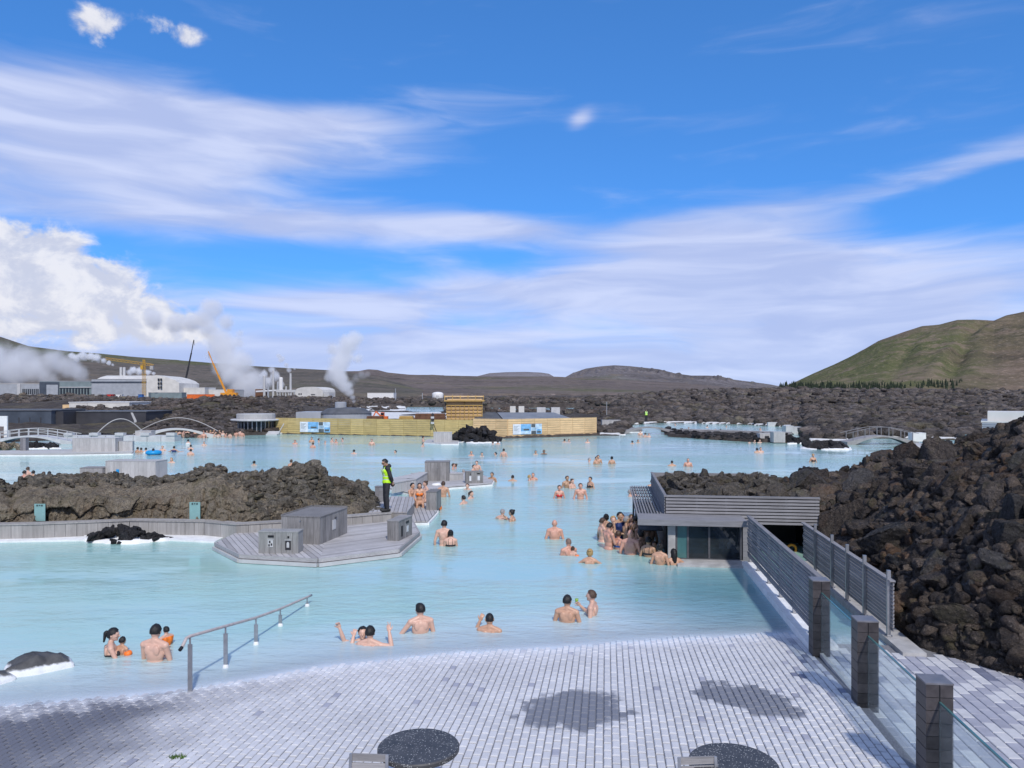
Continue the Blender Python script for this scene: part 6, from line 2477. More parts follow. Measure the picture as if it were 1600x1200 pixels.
t, L, h = flat_house('storage_hall', 'long low white hall on the plain right of the right hand plume', 'building', 574, 615, 614, 620, 420, 10, MT['white_paint'], MT['light_clad'])
c = D(684, 625, 330)
t = thing('storage_tank', 'small white dome topped tank on the lava plain', 'tank', c)
rr = 8.8 / FPX * 330
MB().lathe([(rr, -1), (rr, 2.6), (rr * 0.92, 3.0), (rr * 0.6, 3.35), (0.1, 3.5)], 24).build('shell', MT['white_paint'], t, smooth_shade=True)
MB().box(-0.5, 0.7, -rr - 0.1, -rr + 0.4, 0.2, 2.0).build('door', MT['off_white'], t)
for px, y0, y1, d, lab in ((618, 607, 622, 300, 'thin grey mast left of the white tank'), (660, 614, 624, 300, 'short post just left of the white tank'), (1038 - 90, 628, 656, 120, 'thin pale flagpole at the end of the tan fence')):
    a, c = D(px, y1, d), D(px, y0, d)
    tag(MB().tube([(0, 0, -1), (0, 0, c.z - a.z)], 0.14 if d > 200 else 0.05, 6).build('mast', MT['grey_clad'], None, a), lab, 'mast')


# ------------------------------------------------------------------ steam
def steam_mat(name, dens, scale, balls, ragged=1.1):
    """steam whose density falls off towards the edge of the puffs it is made of, torn by turbulence"""
    m = bpy.data.materials.new(name)
    m.use_nodes = True
    w = NT(m.node_tree)
    out = w.n('ShaderNodeOutputMaterial')
    v = w.n('ShaderNodeVolumePrincipled')
    v.inputs['Color'].default_value = (1, 1, 1, 1)
    v.inputs['Anisotropy'].default_value = 0.0
    gp = w.n('ShaderNodeNewGeometry').outputs['Position']
    n = w.noise(gp, scale, 5, 0.62, 0.5)
    f = None
    for px, py, d, rad in balls:
        ds = w.n('ShaderNodeVectorMath', operation='DISTANCE')
        w.lk(gp, ds.inputs[0])
        ds.inputs[1].default_value = D(px, py, d)
        q = w.m('MULTIPLY_ADD', ds.outputs['Value'], -1.0 / (rad * 1.25 / FPX * d), 1.0)
        f = q if f is None else w.m('SMOOTH_MAX', f, q, 0.25)
    e = w.m('MULTIPLY_ADD', w.m('SUBTRACT', n, 0.5), ragged * 1.6, f)
    w.lk(w.m('MULTIPLY', w.sstep(e, 0.06, 0.62), dens), v.inputs['Density'])
    w.lk(v.outputs[0], out.inputs['Volume'])
    return m


def plume(label, balls, dens, scale, voxel, ragged=1.1):
    """one closed cloud of steam grown from overlapping puffs given as (px, py, distance, radius in px)"""
    m = steam_mat('steam', dens, scale, balls, ragged)
    bm = bmesh.new()
    for px, py, d, rad in balls:
        c = D(px, py, d)
        ms = Matrix.Translation(c) @ Matrix.Scale(rad * 1.4 / FPX * d, 4)
        bmesh.ops.create_icosphere(bm, subdivisions=2, radius=1.0, matrix=ms)
    me = bpy.data.meshes.new('steam_plume')
    bm.to_mesh(me)
    bm.free()
    o = link('steam_plume', me, m)
    md = o.modifiers.new('remesh', 'REMESH')
    md.mode = 'VOXEL'
    md.voxel_size = voxel
    dg = bpy.context.evaluated_depsgraph_get()
    me2 = bpy.data.meshes.new_from_object(o.evaluated_get(dg))
    o.modifiers.clear()
    o.data = me2
    v = np.empty(len(me2.vertices) * 3, np.float32)
    me2.vertices.foreach_get('co', v)
    v = v.reshape(-1, 3)
    nr = np.empty(len(me2.vertices) * 3, np.float32)
    me2.vertices.foreach_get('normal', nr)
    me2.vertices.foreach_set('co', v.astype(np.float32).ravel())
    me2.update()
    if not me2.materials:
        me2.materials.append(m)
    kind(o, 'stuff')
    o['label'] = label
    o['category'] = 'steam'
    return o


plume('broad grey steam bank drifting before the hill at the far left', [(-60, 575, 520, 40), (-10, 572, 520, 34), (20, 582, 515, 26), (40, 568, 520, 26), (60, 580, 515, 22), (85, 565, 525, 22), (105, 575, 520, 20), (125, 585, 515, 14), (75, 592, 510, 16)], 0.09, 0.05, 2.2)
plume('thin white plume streaming left from the twin stacks', [(176, 570, 395, 2.2), (170, 567, 396, 3.4), (162, 564, 397, 4.4), (152, 560, 398, 6), (142, 557, 399, 7), (130, 556, 400, 7), (120, 560, 401, 6), (112, 556, 402, 5)], 0.9, 0.35, 0.6)
plume('small white puff on the roof of the white power hall', [(240, 584, 400, 3), (230, 582, 400, 5), (218, 580, 401, 6), (208, 578, 402, 6), (202, 582, 402, 5)], 0.9, 0.35, 0.6)
plume('tall grey steam column right of the orange crane boom', [(385, 612, 450, 20), (375, 600, 450, 24), (395, 595, 450, 20), (365, 585, 450, 22), (355, 568, 452, 22), (375, 570, 452, 20), (345, 548, 454, 22), (340, 530, 456, 20), (328, 515, 458, 18), (322, 498, 460, 19), (330, 484, 460, 17), (352, 505, 460, 14), (300, 505, 462, 15), (272, 505, 465, 18), (245, 500, 468, 18), (372, 535, 456, 9),
                                                              (375, 520, 456, 7), (408, 608, 448, 12)], 0.20, 0.06, 1.6)
plume('ragged white steam puffs above the separator drums', [(420, 598, 425, 9), (430, 588, 425, 8), (412, 585, 426, 7), (440, 600, 424, 6), (425, 578, 427, 6), (452, 578, 425, 4), (447, 570, 426, 5), (440, 562, 427, 5), (436, 556, 428, 4), (460, 576, 425, 3)], 0.5, 0.2, 0.9)
plume('thick white steam jet leaning left above the round hall', [(553, 627, 180, 3.4), (551, 621, 180, 5.4), (547, 613, 180, 7.5), (541, 603, 180, 10), (532, 592, 181, 13), (527, 580, 182, 15), (530, 566, 183, 17), (538, 550, 184, 19), (543, 538, 185, 17), (553, 530, 186, 13), (515, 590, 182, 8), (520, 545, 184, 12), (560, 560, 184, 9)], 0.62, 0.16, 0.7)
plume('faint grey puff trailing right of the white steam jet', [(556, 590, 190, 7), (566, 586, 191, 7), (574, 584, 192, 5), (550, 598, 190, 6)], 0.16, 0.25, 0.6)

# ================================================================== people
def skin_mat(name, col):
    m, w, b, out = material(name)
    gp = w.n('ShaderNodeTexCoord').outputs['Object']
    n = w.noise(gp, 7.0, 5, 0.6)
    c = w.ramp(n, [(0.3, tuple(k * f for k, f in zip(col, (0.86, 0.80, 0.78)))), (0.7, col)])
    w.lk(c, b.inputs['Base Color'])
    b.inputs['Roughness'].default_value = 0.42
    b.inputs['Specular IOR Level'].default_value = 0.45
    b.inputs['Subsurface Weight'].default_value = 0.0
    return m


SKIN = {'p': skin_mat('skin_pale', (0.66, 0.42, 0.32)), 't': skin_mat('skin_tan', (0.55, 0.33, 0.22)), 'r': skin_mat('skin_ruddy', (0.62, 0.34, 0.25)), 'o': skin_mat('skin_olive', (0.45, 0.28, 0.18)), 'd': skin_mat('skin_brown', (0.25, 0.14, 0.09))}
HAIRC = {'k': plain('hair_black', (0.012, 0.011, 0.011), 0.5, 0.3, 40, bump=0.4), 'b': plain('hair_brown', (0.07, 0.04, 0.025), 0.5, 0.3, 40, bump=0.4), 'y': plain('hair_blond', (0.42, 0.27, 0.11), 0.5, 0.25, 40, bump=0.4),
         'g': plain('hair_grey', (0.30, 0.28, 0.27), 0.55, 0.25, 40, bump=0.4), 's': plain('hair_stubble', (0.20, 0.13, 0.10), 0.6, 0.25, 60)}
CLOTH = {'black': MT['charcoal'], 'red': plain('swim_red', (0.55, 0.03, 0.03), 0.6, 0.1, 9), 'white': MT['white_paint'], 'navy': plain('swim_navy', (0.015, 0.03, 0.12), 0.6, 0.1, 9), 'olive': plain('swim_olive', (0.12, 0.11, 0.03), 0.6, 0.1, 9),
         'orange': plain('swim_orange', (0.85, 0.20, 0.02), 0.6, 0.1, 9), 'blue': plain('swim_blue', (0.02, 0.10, 0.35), 0.6, 0.1, 9)}


def ball(bm, c, r, rot=None):
    M = Matrix.Translation(Vector(c))
    if rot is not None:
        M = M @ rot.to_4x4()
    M = M @ Matrix.Diagonal((r[0], r[1], r[2], 1.0))
    bmesh.ops.create_icosphere(bm, subdivisions=3, radius=1.0, matrix=M)


def limb(bm, p, q, r0, r1, n=12):
    """tapered limb with round ends"""
    p, q = Vector(p), Vector(q)
    t = (q - p)
    L = t.length
    t.normalize()
    a = t.orthogonal().normalized()
    b = t.cross(a)
    rings = [(-r0 * 0.95, r0 * 0.3), (-r0 * 0.6, r0 * 0.8), (0, r0), (L * 0.5, (r0 + r1) / 2), (L, r1), (L + r1 * 0.6, r1 * 0.8), (L + r1 * 0.95, r1 * 0.3)]
    vv = []
    for s, r in rings:
        vv.append([bm.verts.new(p + t * s + (a * math.cos(6.28318 * k / n) + b * math.sin(6.28318 * k / n)) * r) for k in range(n)])
    for i in range(len(rings) - 1):
        for k in range(n):
            bm.faces.new((vv[i][k], vv[i][(k + 1) % n], vv[i + 1][(k + 1) % n], vv[i + 1][k]))
    bm.faces.new(list(reversed(vv[0])))
    bm.faces.new(vv[-1])


def hand(bm, w, d, up, side, grip=0.35, fine=True, peace=False, fr=0.0092):
    """hand from wrist w along d; up = back of the hand; side = direction of the thumb"""
    d, up, side = Vector(d).normalized(), Vector(up).normalized(), Vector(side).normalized()
    c = Vector(w) + d * 0.05
    rot = Matrix((side, d, up)).transposed()
    ball(bm, c, (0.042, 0.055, 0.017), rot)
    if not fine:
        ball(bm, c + d * 0.075 - up * 0.02 * grip, (0.036, 0.05, 0.014), rot)
        limb(bm, c + side * 0.03 - d * 0.01, c + side * 0.06 + d * 0.03, 0.013, 0.010, 8)
        return
    for k, ln in enumerate((0.072, 0.082, 0.076, 0.06)):
        s = 0.031 - k * 0.0205
        base = c + side * s + d * 0.042
        g = 0.0 if peace and k < 2 else (1.3 if peace else grip)
        spread = side * (0.22 if peace and k == 0 else (-0.16 if peace and k == 1 else 0.05 * (1.5 - k)))
        a1 = (d * math.cos(g * 0.6) - up * math.sin(g * 0.6) + spread).normalized()
        a2 = (d * math.cos(g * 1.5) - up * math.sin(g * 1.5) + spread).normalized()
        mid = base + a1 * ln * 0.55
        limb(bm, base - d * 0.01, mid, fr, fr * 0.92, 8)
        limb(bm, mid, mid + a2 * ln * 0.45, fr * 0.9, fr * 0.75, 8)
    tb = c + side * 0.034 - d * 0.02
    tm = tb + (side * 0.7 + d * 0.7).normalized() * 0.042
    limb(bm, tb, tm, fr * 1.15, fr, 8)
    limb(bm, tm, tm + (side * 0.25 + d - up * grip * 0.6).normalized() * 0.03, fr, fr * 0.8, 8)


HC = Vector((0, 0.012, 1.612))          # centre of the head


def head_shape(bm, turn=0.0, nod=0.0):
    """head turned about the neck; returns the turning matrix"""
    piv = Vector((0, 0.0, 1.50))
    M = Matrix.Translation(piv) @ Euler((nod, 0, turn)).to_matrix().to_4x4() @ Matrix.Translation(-piv)
    n0 = len(bm.verts)
    ball(bm, HC, (0.076, 0.097, 0.108))
    ball(bm, (0, 0.045, 1.555), (0.052, 0.058, 0.055))
    ball(bm, (0, 0.03, 1.60), (0.066, 0.078, 0.075))
    limb(bm, (0, 0.100, 1.622), (0, 0.122, 1.592), 0.011, 0.017, 8)
    ball(bm, (0, 0.096, 1.640), (0.045, 0.016, 0.012))
    ball(bm, (0, 0.100, 1.556), (0.024, 0.012, 0.010))
    ball(bm, (0, 0.088, 1.522), (0.026, 0.02, 0.018))
    for s in (-1, 1):
        ball(bm, (s * 0.079, 0.0, 1.600), (0.012, 0.022, 0.032))
        ball(bm, (s * 0.042, 0.078, 1.588), (0.02, 0.016, 0.018))
    bm.verts.ensure_lookup_table()
    for v in bm.verts[n0:]:
        v.co = M @ v.co
    return M


def body_mesh(female=False, arms=None, legs='stand', turn=0.0, nod=0.0, voxel=0.013, fine=False, heavy=0.0, lean=0.0, hands=None):
    """continuous body; arms = ((elbow, wrist), (elbow, wrist)) for left (x<0) and right"""
    bm = bmesh.new()
    sw = 0.165 if female else 0.188
    h = 1 + heavy
    ball(bm, (0, -0.01, 0.95), (0.172 if female else 0.16, 0.118 * h, 0.14))
    ball(bm, (0, 0.01 * heavy * 8, 1.10), ((0.122 if female else 0.143) * h, 0.098 * h * h, 0.16))
    ball(bm, (0, 0, 1.26), ((0.140 if female else 0.162) * (1 + heavy * 0.5), 0.108 * h, 0.17))
    ball(bm, (0, -0.005, 1.35), ((0.138 if female else 0.165), 0.10, 0.10))
    limb(bm, (-sw + 0.05, -0.005, 1.395), (sw - 0.05, -0.005, 1.395), 0.066, 0.066)
    for s in (-1, 1):
        limb(bm, (s * 0.03, -0.012, 1.47), (s * (sw - 0.02), -0.008, 1.415), 0.044, 0.050)
        ball(bm, (s * 0.075, -0.085, 1.33), (0.055, 0.03, 0.085))
        if not female:
            ball(bm, (s * 0.078, 0.075, 1.31), (0.07, 0.045 * h, 0.055))
        else:
            ball(bm, (s * 0.075, 0.095, 1.275), (0.058, 0.052, 0.055))
    limb(bm, (0, -0.01, 1.43), (0, 0.008, 1.55), 0.050 if female else 0.058, 0.046 if female else 0.054)
    M = head_shape(bm, turn, nod)
    arms = arms or (((-sw - 0.075, -0.02, 1.14), (-sw - 0.085, 0.06, 0.90)), ((sw + 0.075, -0.02, 1.14), (sw + 0.085, 0.06, 0.90)))
    k = 0.86 if female else 1.0
    for i, s in enumerate((-1, 1)):
        S = Vector((s * sw, -0.008, 1.395))
        E, Wr = Vector(arms[i][0]), Vector(arms[i][1])
        ball(bm, S, (0.058 * k, 0.058 * k, 0.06 * k))
        limb(bm, S, E, 0.052 * k, 0.041 * k)
        limb(bm, E, E.lerp(Wr, 0.4), 0.041 * k, 0.042 * k)
        limb(bm, E.lerp(Wr, 0.4), Wr, 0.042 * k, 0.027 * k)
        d = (Wr - E).normalized()
        opt = (hands or {}).get(i, {})
        up = Vector(opt.get('up', (s * 0.6, 0.2, 0.7)))
        up = (up - d * up.dot(d)).normalized()
        side = up.cross(d).normalized() * opt.get('thumb', -s)
        hand(bm, Wr, d, up, side, opt.get('grip', 0.4), fine, opt.get('peace', False), opt.get('fr', 0.0095))
    for s in (-1, 1):
        hip = Vector((s * 0.088, 0, 0.90))
        if legs == 'stand':
            kn, an = Vector((s * 0.10, 0.02, 0.49)), Vector((s * 0.10, -0.01, 0.09))
        elif legs == 'sit':
            kn, an = Vector((s * 0.12, 0.42, 0.90)), Vector((s * 0.12, 0.44, 0.46))
        else:
            kn, an = Vector((s * 0.13, 0.34, 0.66)), Vector((s * 0.12, 0.02, 0.42))
        limb(bm, hip, kn, 0.085, 0.055)
        limb(bm, kn, kn.lerp(an, 0.35), 0.053, 0.056)
        limb(bm, kn.lerp(an, 0.35), an, 0.056, 0.036)
        limb(bm, an - Vector((0, 0.03, 0.05)), an + Vector((0, 0.15, -0.06)), 0.038, 0.030)
    if lean:
        for v in bm.verts:
            z = v.co.z - 0.95
            if z > 0:
                v.co = Vector((0, 0, 0.95)) + Euler((-lean, 0, 0)).to_matrix() @ (v.co - Vector((0, 0, 0.95)))
        M = Matrix.Translation((0, 0, 0.95)) @ Euler((-lean, 0, 0)).to_matrix().to_4x4() @ Matrix.Translation((0, 0, -0.95)) @ M
    me = bpy.data.meshes.new('person')
    bm.to_mesh(me)
    bm.free()
    o = bpy.data.objects.new('tmp', me)
    COL.objects.link(o)
    md = o.modifiers.new('r', 'REMESH')
    md.mode = 'VOXEL'
    md.voxel_size = voxel
    ms = o.modifiers.new('s', 'SMOOTH')
    ms.factor = 0.5
    ms.iterations = 1 if fine else 2
    dg = bpy.context.evaluated_depsgraph_get()
    me2 = bpy.data.meshes.new_from_object(o.evaluated_get(dg))
    bpy.data.objects.remove(o)
    me2.polygons.foreach_set('use_smooth', [True] * len(me2.polygons))
    me2.name = 'person'
    return me2, M


def shell(me, cond, off, name='cloth'):
    """garment: the faces of a body that meet a condition, lifted off the skin"""
    co = np.empty(len(me.vertices) * 3, np.float32)
    me.vertices.foreach_get('co', co)
    co = co.reshape(-1, 3)
    nr = np.empty(len(me.vertices) * 3, np.float32)
    me.vertices.foreach_get('normal', nr)
    nr = nr.reshape(-1, 3)
    ok = cond(co[:, 0], co[:, 1], co[:, 2])
    faces = [tuple(p.vertices) for p in me.polygons if all(ok[i] for i in p.vertices)]
    used = sorted({i for f in faces for i in f})
    ix = {v: k for k, v in enumerate(used)}
    vs = co[used] + nr[used] * off
    return mesh_from(vs, [tuple(ix[i] for i in f) for f in faces], name, True)


def hair_mesh(style, M):
    b = MB()
    bm = bmesh.new()
    grow = 1.07
    ball(bm, HC, (0.076 * grow + 0.004, 0.097 * grow, 0.108 * grow))
    kill = []
    for v in bm.verts:
        q = v.co - HC
        line = -0.055 if q.y < -0.02 else (-0.055 + (q.y + 0.02) * 1.15)
        if style in ('long', 'pony', 'bun') and q.y < 0.01:
            line -= 0.02
        if style == 'stubble' or style == 'short':
            line += 0.012
        if q.z < line:
            kill.append(v)
    bmesh.ops.delete(bm, geom=kill, context='VERTS')
    co = np.array([v.co for v in bm.verts])
    if style != 'stubble':
        n = fbm(co * 22.0, 3, 0.6) * (0.034 if style == 'short' else 0.016)
        c = np.array(HC)
        dirs = co - c
        dirs /= np.linalg.norm(dirs, axis=1)[:, None]
        co = co + dirs * (n[:, None] + (0.006 if style != 'short' else 0.007))
    else:
        c = np.array(HC)
        co = c + (co - c) * 0.965
    for v, p in zip(bm.verts, co):
        v.co = p
    if style == 'bun':
        ball(bm, HC + Vector((0, -0.085, 0.075)), (0.045, 0.045, 0.042))
    if style == 'pony':
        ball(bm, HC + Vector((0, -0.11, 0.02)), (0.035, 0.04, 0.04))
        limb(bm, HC + Vector((0, -0.125, 0.01)), HC + Vector((0, -0.13, -0.14)), 0.036, 0.016)
    if style == 'long':
        limb(bm, HC + Vector((0, -0.055, 0.0)), HC + Vector((0, -0.075, -0.22)), 0.075, 0.062)
        for s in (-1, 1):
            limb(bm, HC + Vector((s * 0.055, -0.03, 0.0)), HC + Vector((s * 0.065, -0.03, -0.18)), 0.034, 0.026)
    for v in bm.verts:
        v.co = M @ v.co
    me = bpy.data.meshes.new('hair')
    bm.to_mesh(me)
    bm.free()
    me.polygons.foreach_set('use_smooth', [True] * len(me.polygons))
    return me


_bodies, _hairs, _shells = {}, {}, {}


def fwd(female, z=1.12):
    s = 0.165 if female else 0.188
    return (((-s - 0.04, 0.06, 1.14), (-0.07, 0.27, z)), ((s + 0.04, 0.06, 1.14), (0.07, 0.27, z)))


def wide(female):
    s = 0.165 if female else 0.188
    return (((-s - 0.20, 0.05, 1.27), (-s - 0.34, 0.22, 1.28)), ((s + 0.20, 0.05, 1.27), (s + 0.34, 0.22, 1.28)))


def drink(female, z=1.40):
    s = 0.165 if female else 0.188
    return (((-s - 0.07, -0.01, 1.14), (-s - 0.05, 0.14, 0.94)), ((s + 0.05, 0.10, 1.15), (0.10, 0.27, z)))


POSES = {
    'm': dict(), 'mf': dict(arms=fwd(False)), 'mw': dict(arms=wide(False), legs='crouch'), 'md': dict(arms=drink(False)), 'mh': dict(heavy=0.16), 'mt': dict(turn=0.7), 'mb': dict(arms=fwd(False, 1.2), nod=-0.25),
    'f': dict(female=True), 'ff': dict(female=True, arms=fwd(True)), 'fw': dict(female=True, arms=wide(True), legs='crouch'), 'fd': dict(female=True, arms=drink(True)), 'ft': dict(female=True, turn=-0.7),
    'ms': dict(legs='sit', arms=(((-0.25, 0.10, 1.15), (-0.16, 0.32, 1.02)), ((0.25, 0.10, 1.15), (0.16, 0.32, 1.02)))), 'fs': dict(female=True, legs='sit', arms=(((-0.23, 0.10, 1.15), (-0.14, 0.32, 1.02)), ((0.23, 0.10, 1.15), (0.14, 0.32, 1.02)))),
    # the near bathers
    'N_dad': dict(arms=fwd(False, 1.22), fine=True, voxel=0.009, nod=-0.12), 'N_mum': dict(female=True, arms=(((-0.24, 0.10, 1.16), (-0.02, 0.28, 1.16)), ((0.25, 0.10, 1.15), (0.10, 0.30, 1.12))), fine=True, voxel=0.009, turn=-0.25, nod=-0.15),
    'N_cheer': dict(arms=(((-0.36, 0.02, 1.30), (-0.34, 0.10, 1.50)), ((0.40, 0.0, 1.38), (0.34, 0.06, 1.62))), legs='crouch', fine=True, voxel=0.0075, hands={0: dict(up=(0, -1, 0), grip=1.35, thumb=1, fr=0.011), 1: dict(up=(0, -1, 0), peace=True, thumb=-1, fr=0.011)}),
    'N_wave': dict(arms=(((-0.25, 0.0, 1.15), (-0.25, 0.10, 0.93)), ((0.34, 0.0, 1.46), (0.42, 0.05, 1.72))), legs='crouch', fine=True, voxel=0.008, hands={1: dict(up=(0, -1, 0), grip=1.0, thumb=-1, fr=0.011)}),
    'N_lean': dict(arms=(((-0.36, 0.06, 1.16), (-0.16, 0.28, 1.13)), ((0.25, 0.0, 1.14), (0.20, 0.20, 1.02))), fine=True, voxel=0.009, turn=0.45),
    'N_scratch': dict(arms=(((-0.34, 0.18, 1.27), (-0.25, 0.20, 1.50)), ((0.25, 0.0, 1.16), (0.20, 0.20, 1.02))), legs='crouch', fine=True, voxel=0.0085, turn=0.35, hands={0: dict(up=(0, -1, 0.2), grip=0.9, thumb=1, fr=0.0105)}),
    'N_talk': dict(arms=(((-0.26, 0.02, 1.15), (-0.30, 0.12, 0.92)), ((0.26, 0.03, 1.14), (0.17, 0.25, 1.04))), fine=True, voxel=0.009, turn=-0.35),
    'N_drink': dict(arms=drink(False, 1.36), fine=True, voxel=0.009, hands={1: dict(up=(0.9, 0, 0), grip=0.95, thumb=-1)}),
    'guard': dict(arms=(((-0.25, -0.08, 1.15), (-0.14, -0.17, 0.95)), ((0.25, -0.10, 1.15), (0.13, -0.18, 0.95))), nod=-0.42, turn=0.1, fine=True, voxel=0.009),
}


def get_body(k):
    if k not in _bodies:
        _bodies[k] = body_mesh(**POSES[k])
    return _bodies[k]


def person(px, yw, ytop, face, pose, hair, skin, label, scale=1.0, top=None, group=None, band=False, z_seat=None, cat='person', sun=False, wide_=1.0):
    """a bather: waterline row, top-of-head row, facing in degrees clockwise from straight away"""
    me, M = get_body(pose)
    p = W(px, yw, 0.0 if z_seat is None else z_seat)
    vis = (yw - ytop) / FPX * p.y
    hgt = max((M @ (HC + Vector((0, 0, 0.112)))).z, 1.60) * scale
    o = bpy.data.objects.new('person', me)
    COL.objects.link(o)
    if not me.materials:
        me.materials.append(SKIN['p'])
    o.material_slots[0].link = 'OBJECT'
    o.material_slots[0].material = SKIN[skin]
    o.scale = (scale * wide_, scale * wide_, scale)
    o.rotation_euler = (0, 0, -R(face))
    o.location = (p.x, p.y, p.z + vis - hgt if z_seat is None else z_seat - 0.815 * scale)
    tag(o, label, cat, group)
    if hair:
        style, hc = {'S': 'short', 'B': 'bun', 'L': 'long', 'P': 'pony', 'T': 'stubble'}[hair[0]], hair[1]
        kk = (style, pose)
        if kk not in _hairs:
            hm = hair_mesh(style, M)
            hm.materials.append(HAIRC['k'])
            _hairs[kk] = hm
        h = bpy.data.objects.new('hair', _hairs[kk])
        COL.objects.link(h)
        h.parent = o
        h.material_slots[0].link = 'OBJECT'
        h.material_slots[0].material = HAIRC[hc]
    if top:
        style = 'shirt' if top.startswith('shirt') else 'bikini'
        kk = (style, pose)
        if kk not in _shells:
            if style == 'shirt':
                sm = shell(me, lambda x, y, z: (z < 1.42) & (z > 0.9) & (np.abs(x) < 0.205) & (y < 0.16), 0.012, 'swim_shirt')
            else:
                sm = shell(me, lambda x, y, z: ((z < 1.285) & (z > 1.225 - 0.02 * (y > 0.05)) & (np.abs(x) < 0.155)) | ((np.abs(np.abs(x) - 0.07) < 0.012) & (z > 1.28) & (z < 1.45) & (y < 0.04)) | ((y > 0.085) & (z > 1.22) & (z < 1.325) & (np.abs(x) < 0.13) & (np.abs(x) > 0.02)), 0.005, 'swim_top')
            sm.materials.append(CLOTH['black'])
            _shells[kk] = sm
        s = bpy.data.objects.new('swim_shirt' if style == 'shirt' else 'swim_top', _shells[kk])
        COL.objects.link(s)
        s.parent = o
        s.material_slots[0].link = 'OBJECT'
        s.material_slots[0].material = CLOTH[top.split('_')[-1]]
    if band:
        for sx in (-1, 1):
            arm = POSES[pose].get('arms')
            e = Vector(arm[0 if sx < 0 else 1][0]) if arm else Vector((sx * 0.26, -0.02, 1.14))
            S = Vector((sx * (0.165 if POSES[pose].get('female') else 0.188), 0, 1.395))
            b = MB()
            c0, c1 = S.lerp(e, 0.25), S.lerp(e, 0.85)
            b.tube([c0, c0.lerp(c1, 0.25), c0.lerp(c1, 0.5), c0.lerp(c1, 0.75), c1], [0.07, 0.105, 0.115, 0.105, 0.07], 14)
            a = b.build('arm_float', MT['orange_vinyl'], o, smooth_shade=True)
    if sun:
        b = MB()
        for sx in (-1, 1):
            b.box(sx * 0.034 - 0.026, sx * 0.034 + 0.026, 0.103, 0.112, 1.598, 1.632)
        b.box(-0.012, 0.012, 0.104, 0.110, 1.622, 1.630)
        for sx in (-1, 1):
            b.box(sx * 0.082 - 0.003, sx * 0.082 + 0.003, 0.01, 0.105, 1.616, 1.626)
        b.v = [tuple(M @ Vector(q)) for q in b.v]
        b.build('sunglasses', MT['lens'], o)
    return o


# ---- near water
person(174, 1023, 981.5, 62, 'N_mum', 'Pk', 'p', 'dark-haired woman with a ponytail and black swim top holding a child, far left', 0.97, 'black')
person(191, 1022, 995, 20, 'ff', 'Sk', 't', 'small child with orange arm floats in front of the ponytailed woman', 0.60, None, None, True)
person(242, 1032, 976.5, 8, 'N_dad', 'Sk', 'p', 'broad bare-backed man holding a child, left of the handrail', 1.03)
person(260, 1008, 979, -60, 'mf', 'Sk', 'p', 'small child in orange floats held up beside the bare-backed man', 0.58, 'shirt_orange')
person(578, 1007, 978.5, 8, 'N_cheer', 'Sk', 'p', 'dark-haired man neck deep raising a fist and two spread fingers', 1.0)
person(567, 1000, 978.5, 172, 'N_wave', 'Sk', 'p', 'bather half hidden behind the cheering man with one arm raised', 0.98)
person(657, 988, 943, -18, 'N_lean', 'Sk', 'p', 'bare-backed man with tousled dark hair right of the cheering man', 1.02)
person(765, 986, 958, 14, 'N_scratch', 'Tk', 't', 'man low in the water with one hand raised beside his cropped head', 1.0)
person(886, 971, 930, 14, 'N_talk', 'Sk', 't', 'bare-backed dark-haired man left of the man with the green drink', 1.0)
o = person(925, 960, 922, -72, 'N_drink', 'Sb', 'p', 'short-haired man in profile holding up a green drink', 1.0)
b = MB()
b.lathe([(0.028, 0), (0.036, 0.09), (0.033, 0.09)], 14)
wr = Vector(POSES['N_drink']['arms'][1][1]) + Vector((-0.01, 0.07, 0.05))
o2 = b.build('drink_cup', MT['drink'], None, Matrix.Translation(o.location) @ Euler((0, 0, o.rotation_euler.z)).to_matrix().to_4x4() @ wr, 0, True)
tag(o2, 'small cup of green drink in the raised hand of the short-haired man', 'cup')
# ---- middle of the lagoon
person(694, 852, 813, 2, 'm', 'Sk', 'p', 'tall bare-backed man standing behind a woman, right of the octagonal deck', 1.03)
person(704, 853.5, 828, -4, 'ff', 'Bk', 'p', 'woman with dark hair and black swim top in front of the tall man', 0.95, 'black')
person(785, 811, 795, 30, 'mw', 'Tg', 'p', 'grey stubbled man low in the water facing a woman in mid lagoon', 1.0)
person(800, 814, 796, -70, 'fd', 'Bk', 't', 'dark-haired woman with a hand at her face facing the stubbled man', 1.0)
person(866.5, 842, 812, 4, 'mh', None, 'r', 'bald heavy man seen from behind in mid lagoon', 1.03)
person(888.5, 867, 841, -20, 'mf', 'Ts', 'r', 'cropped man carrying a child below the bald heavy man', 1.0)
person(895, 868, 853.5, 20, 'ff', 'Bb', 'p', 'small child with orange arm floats held by the cropped man', 0.6, None, None, True)
person(921.5, 880, 857.5, 10, 'fw', 'By', 't', 'blond woman with a bun seen from behind, left of the bar crowd', 0.98)
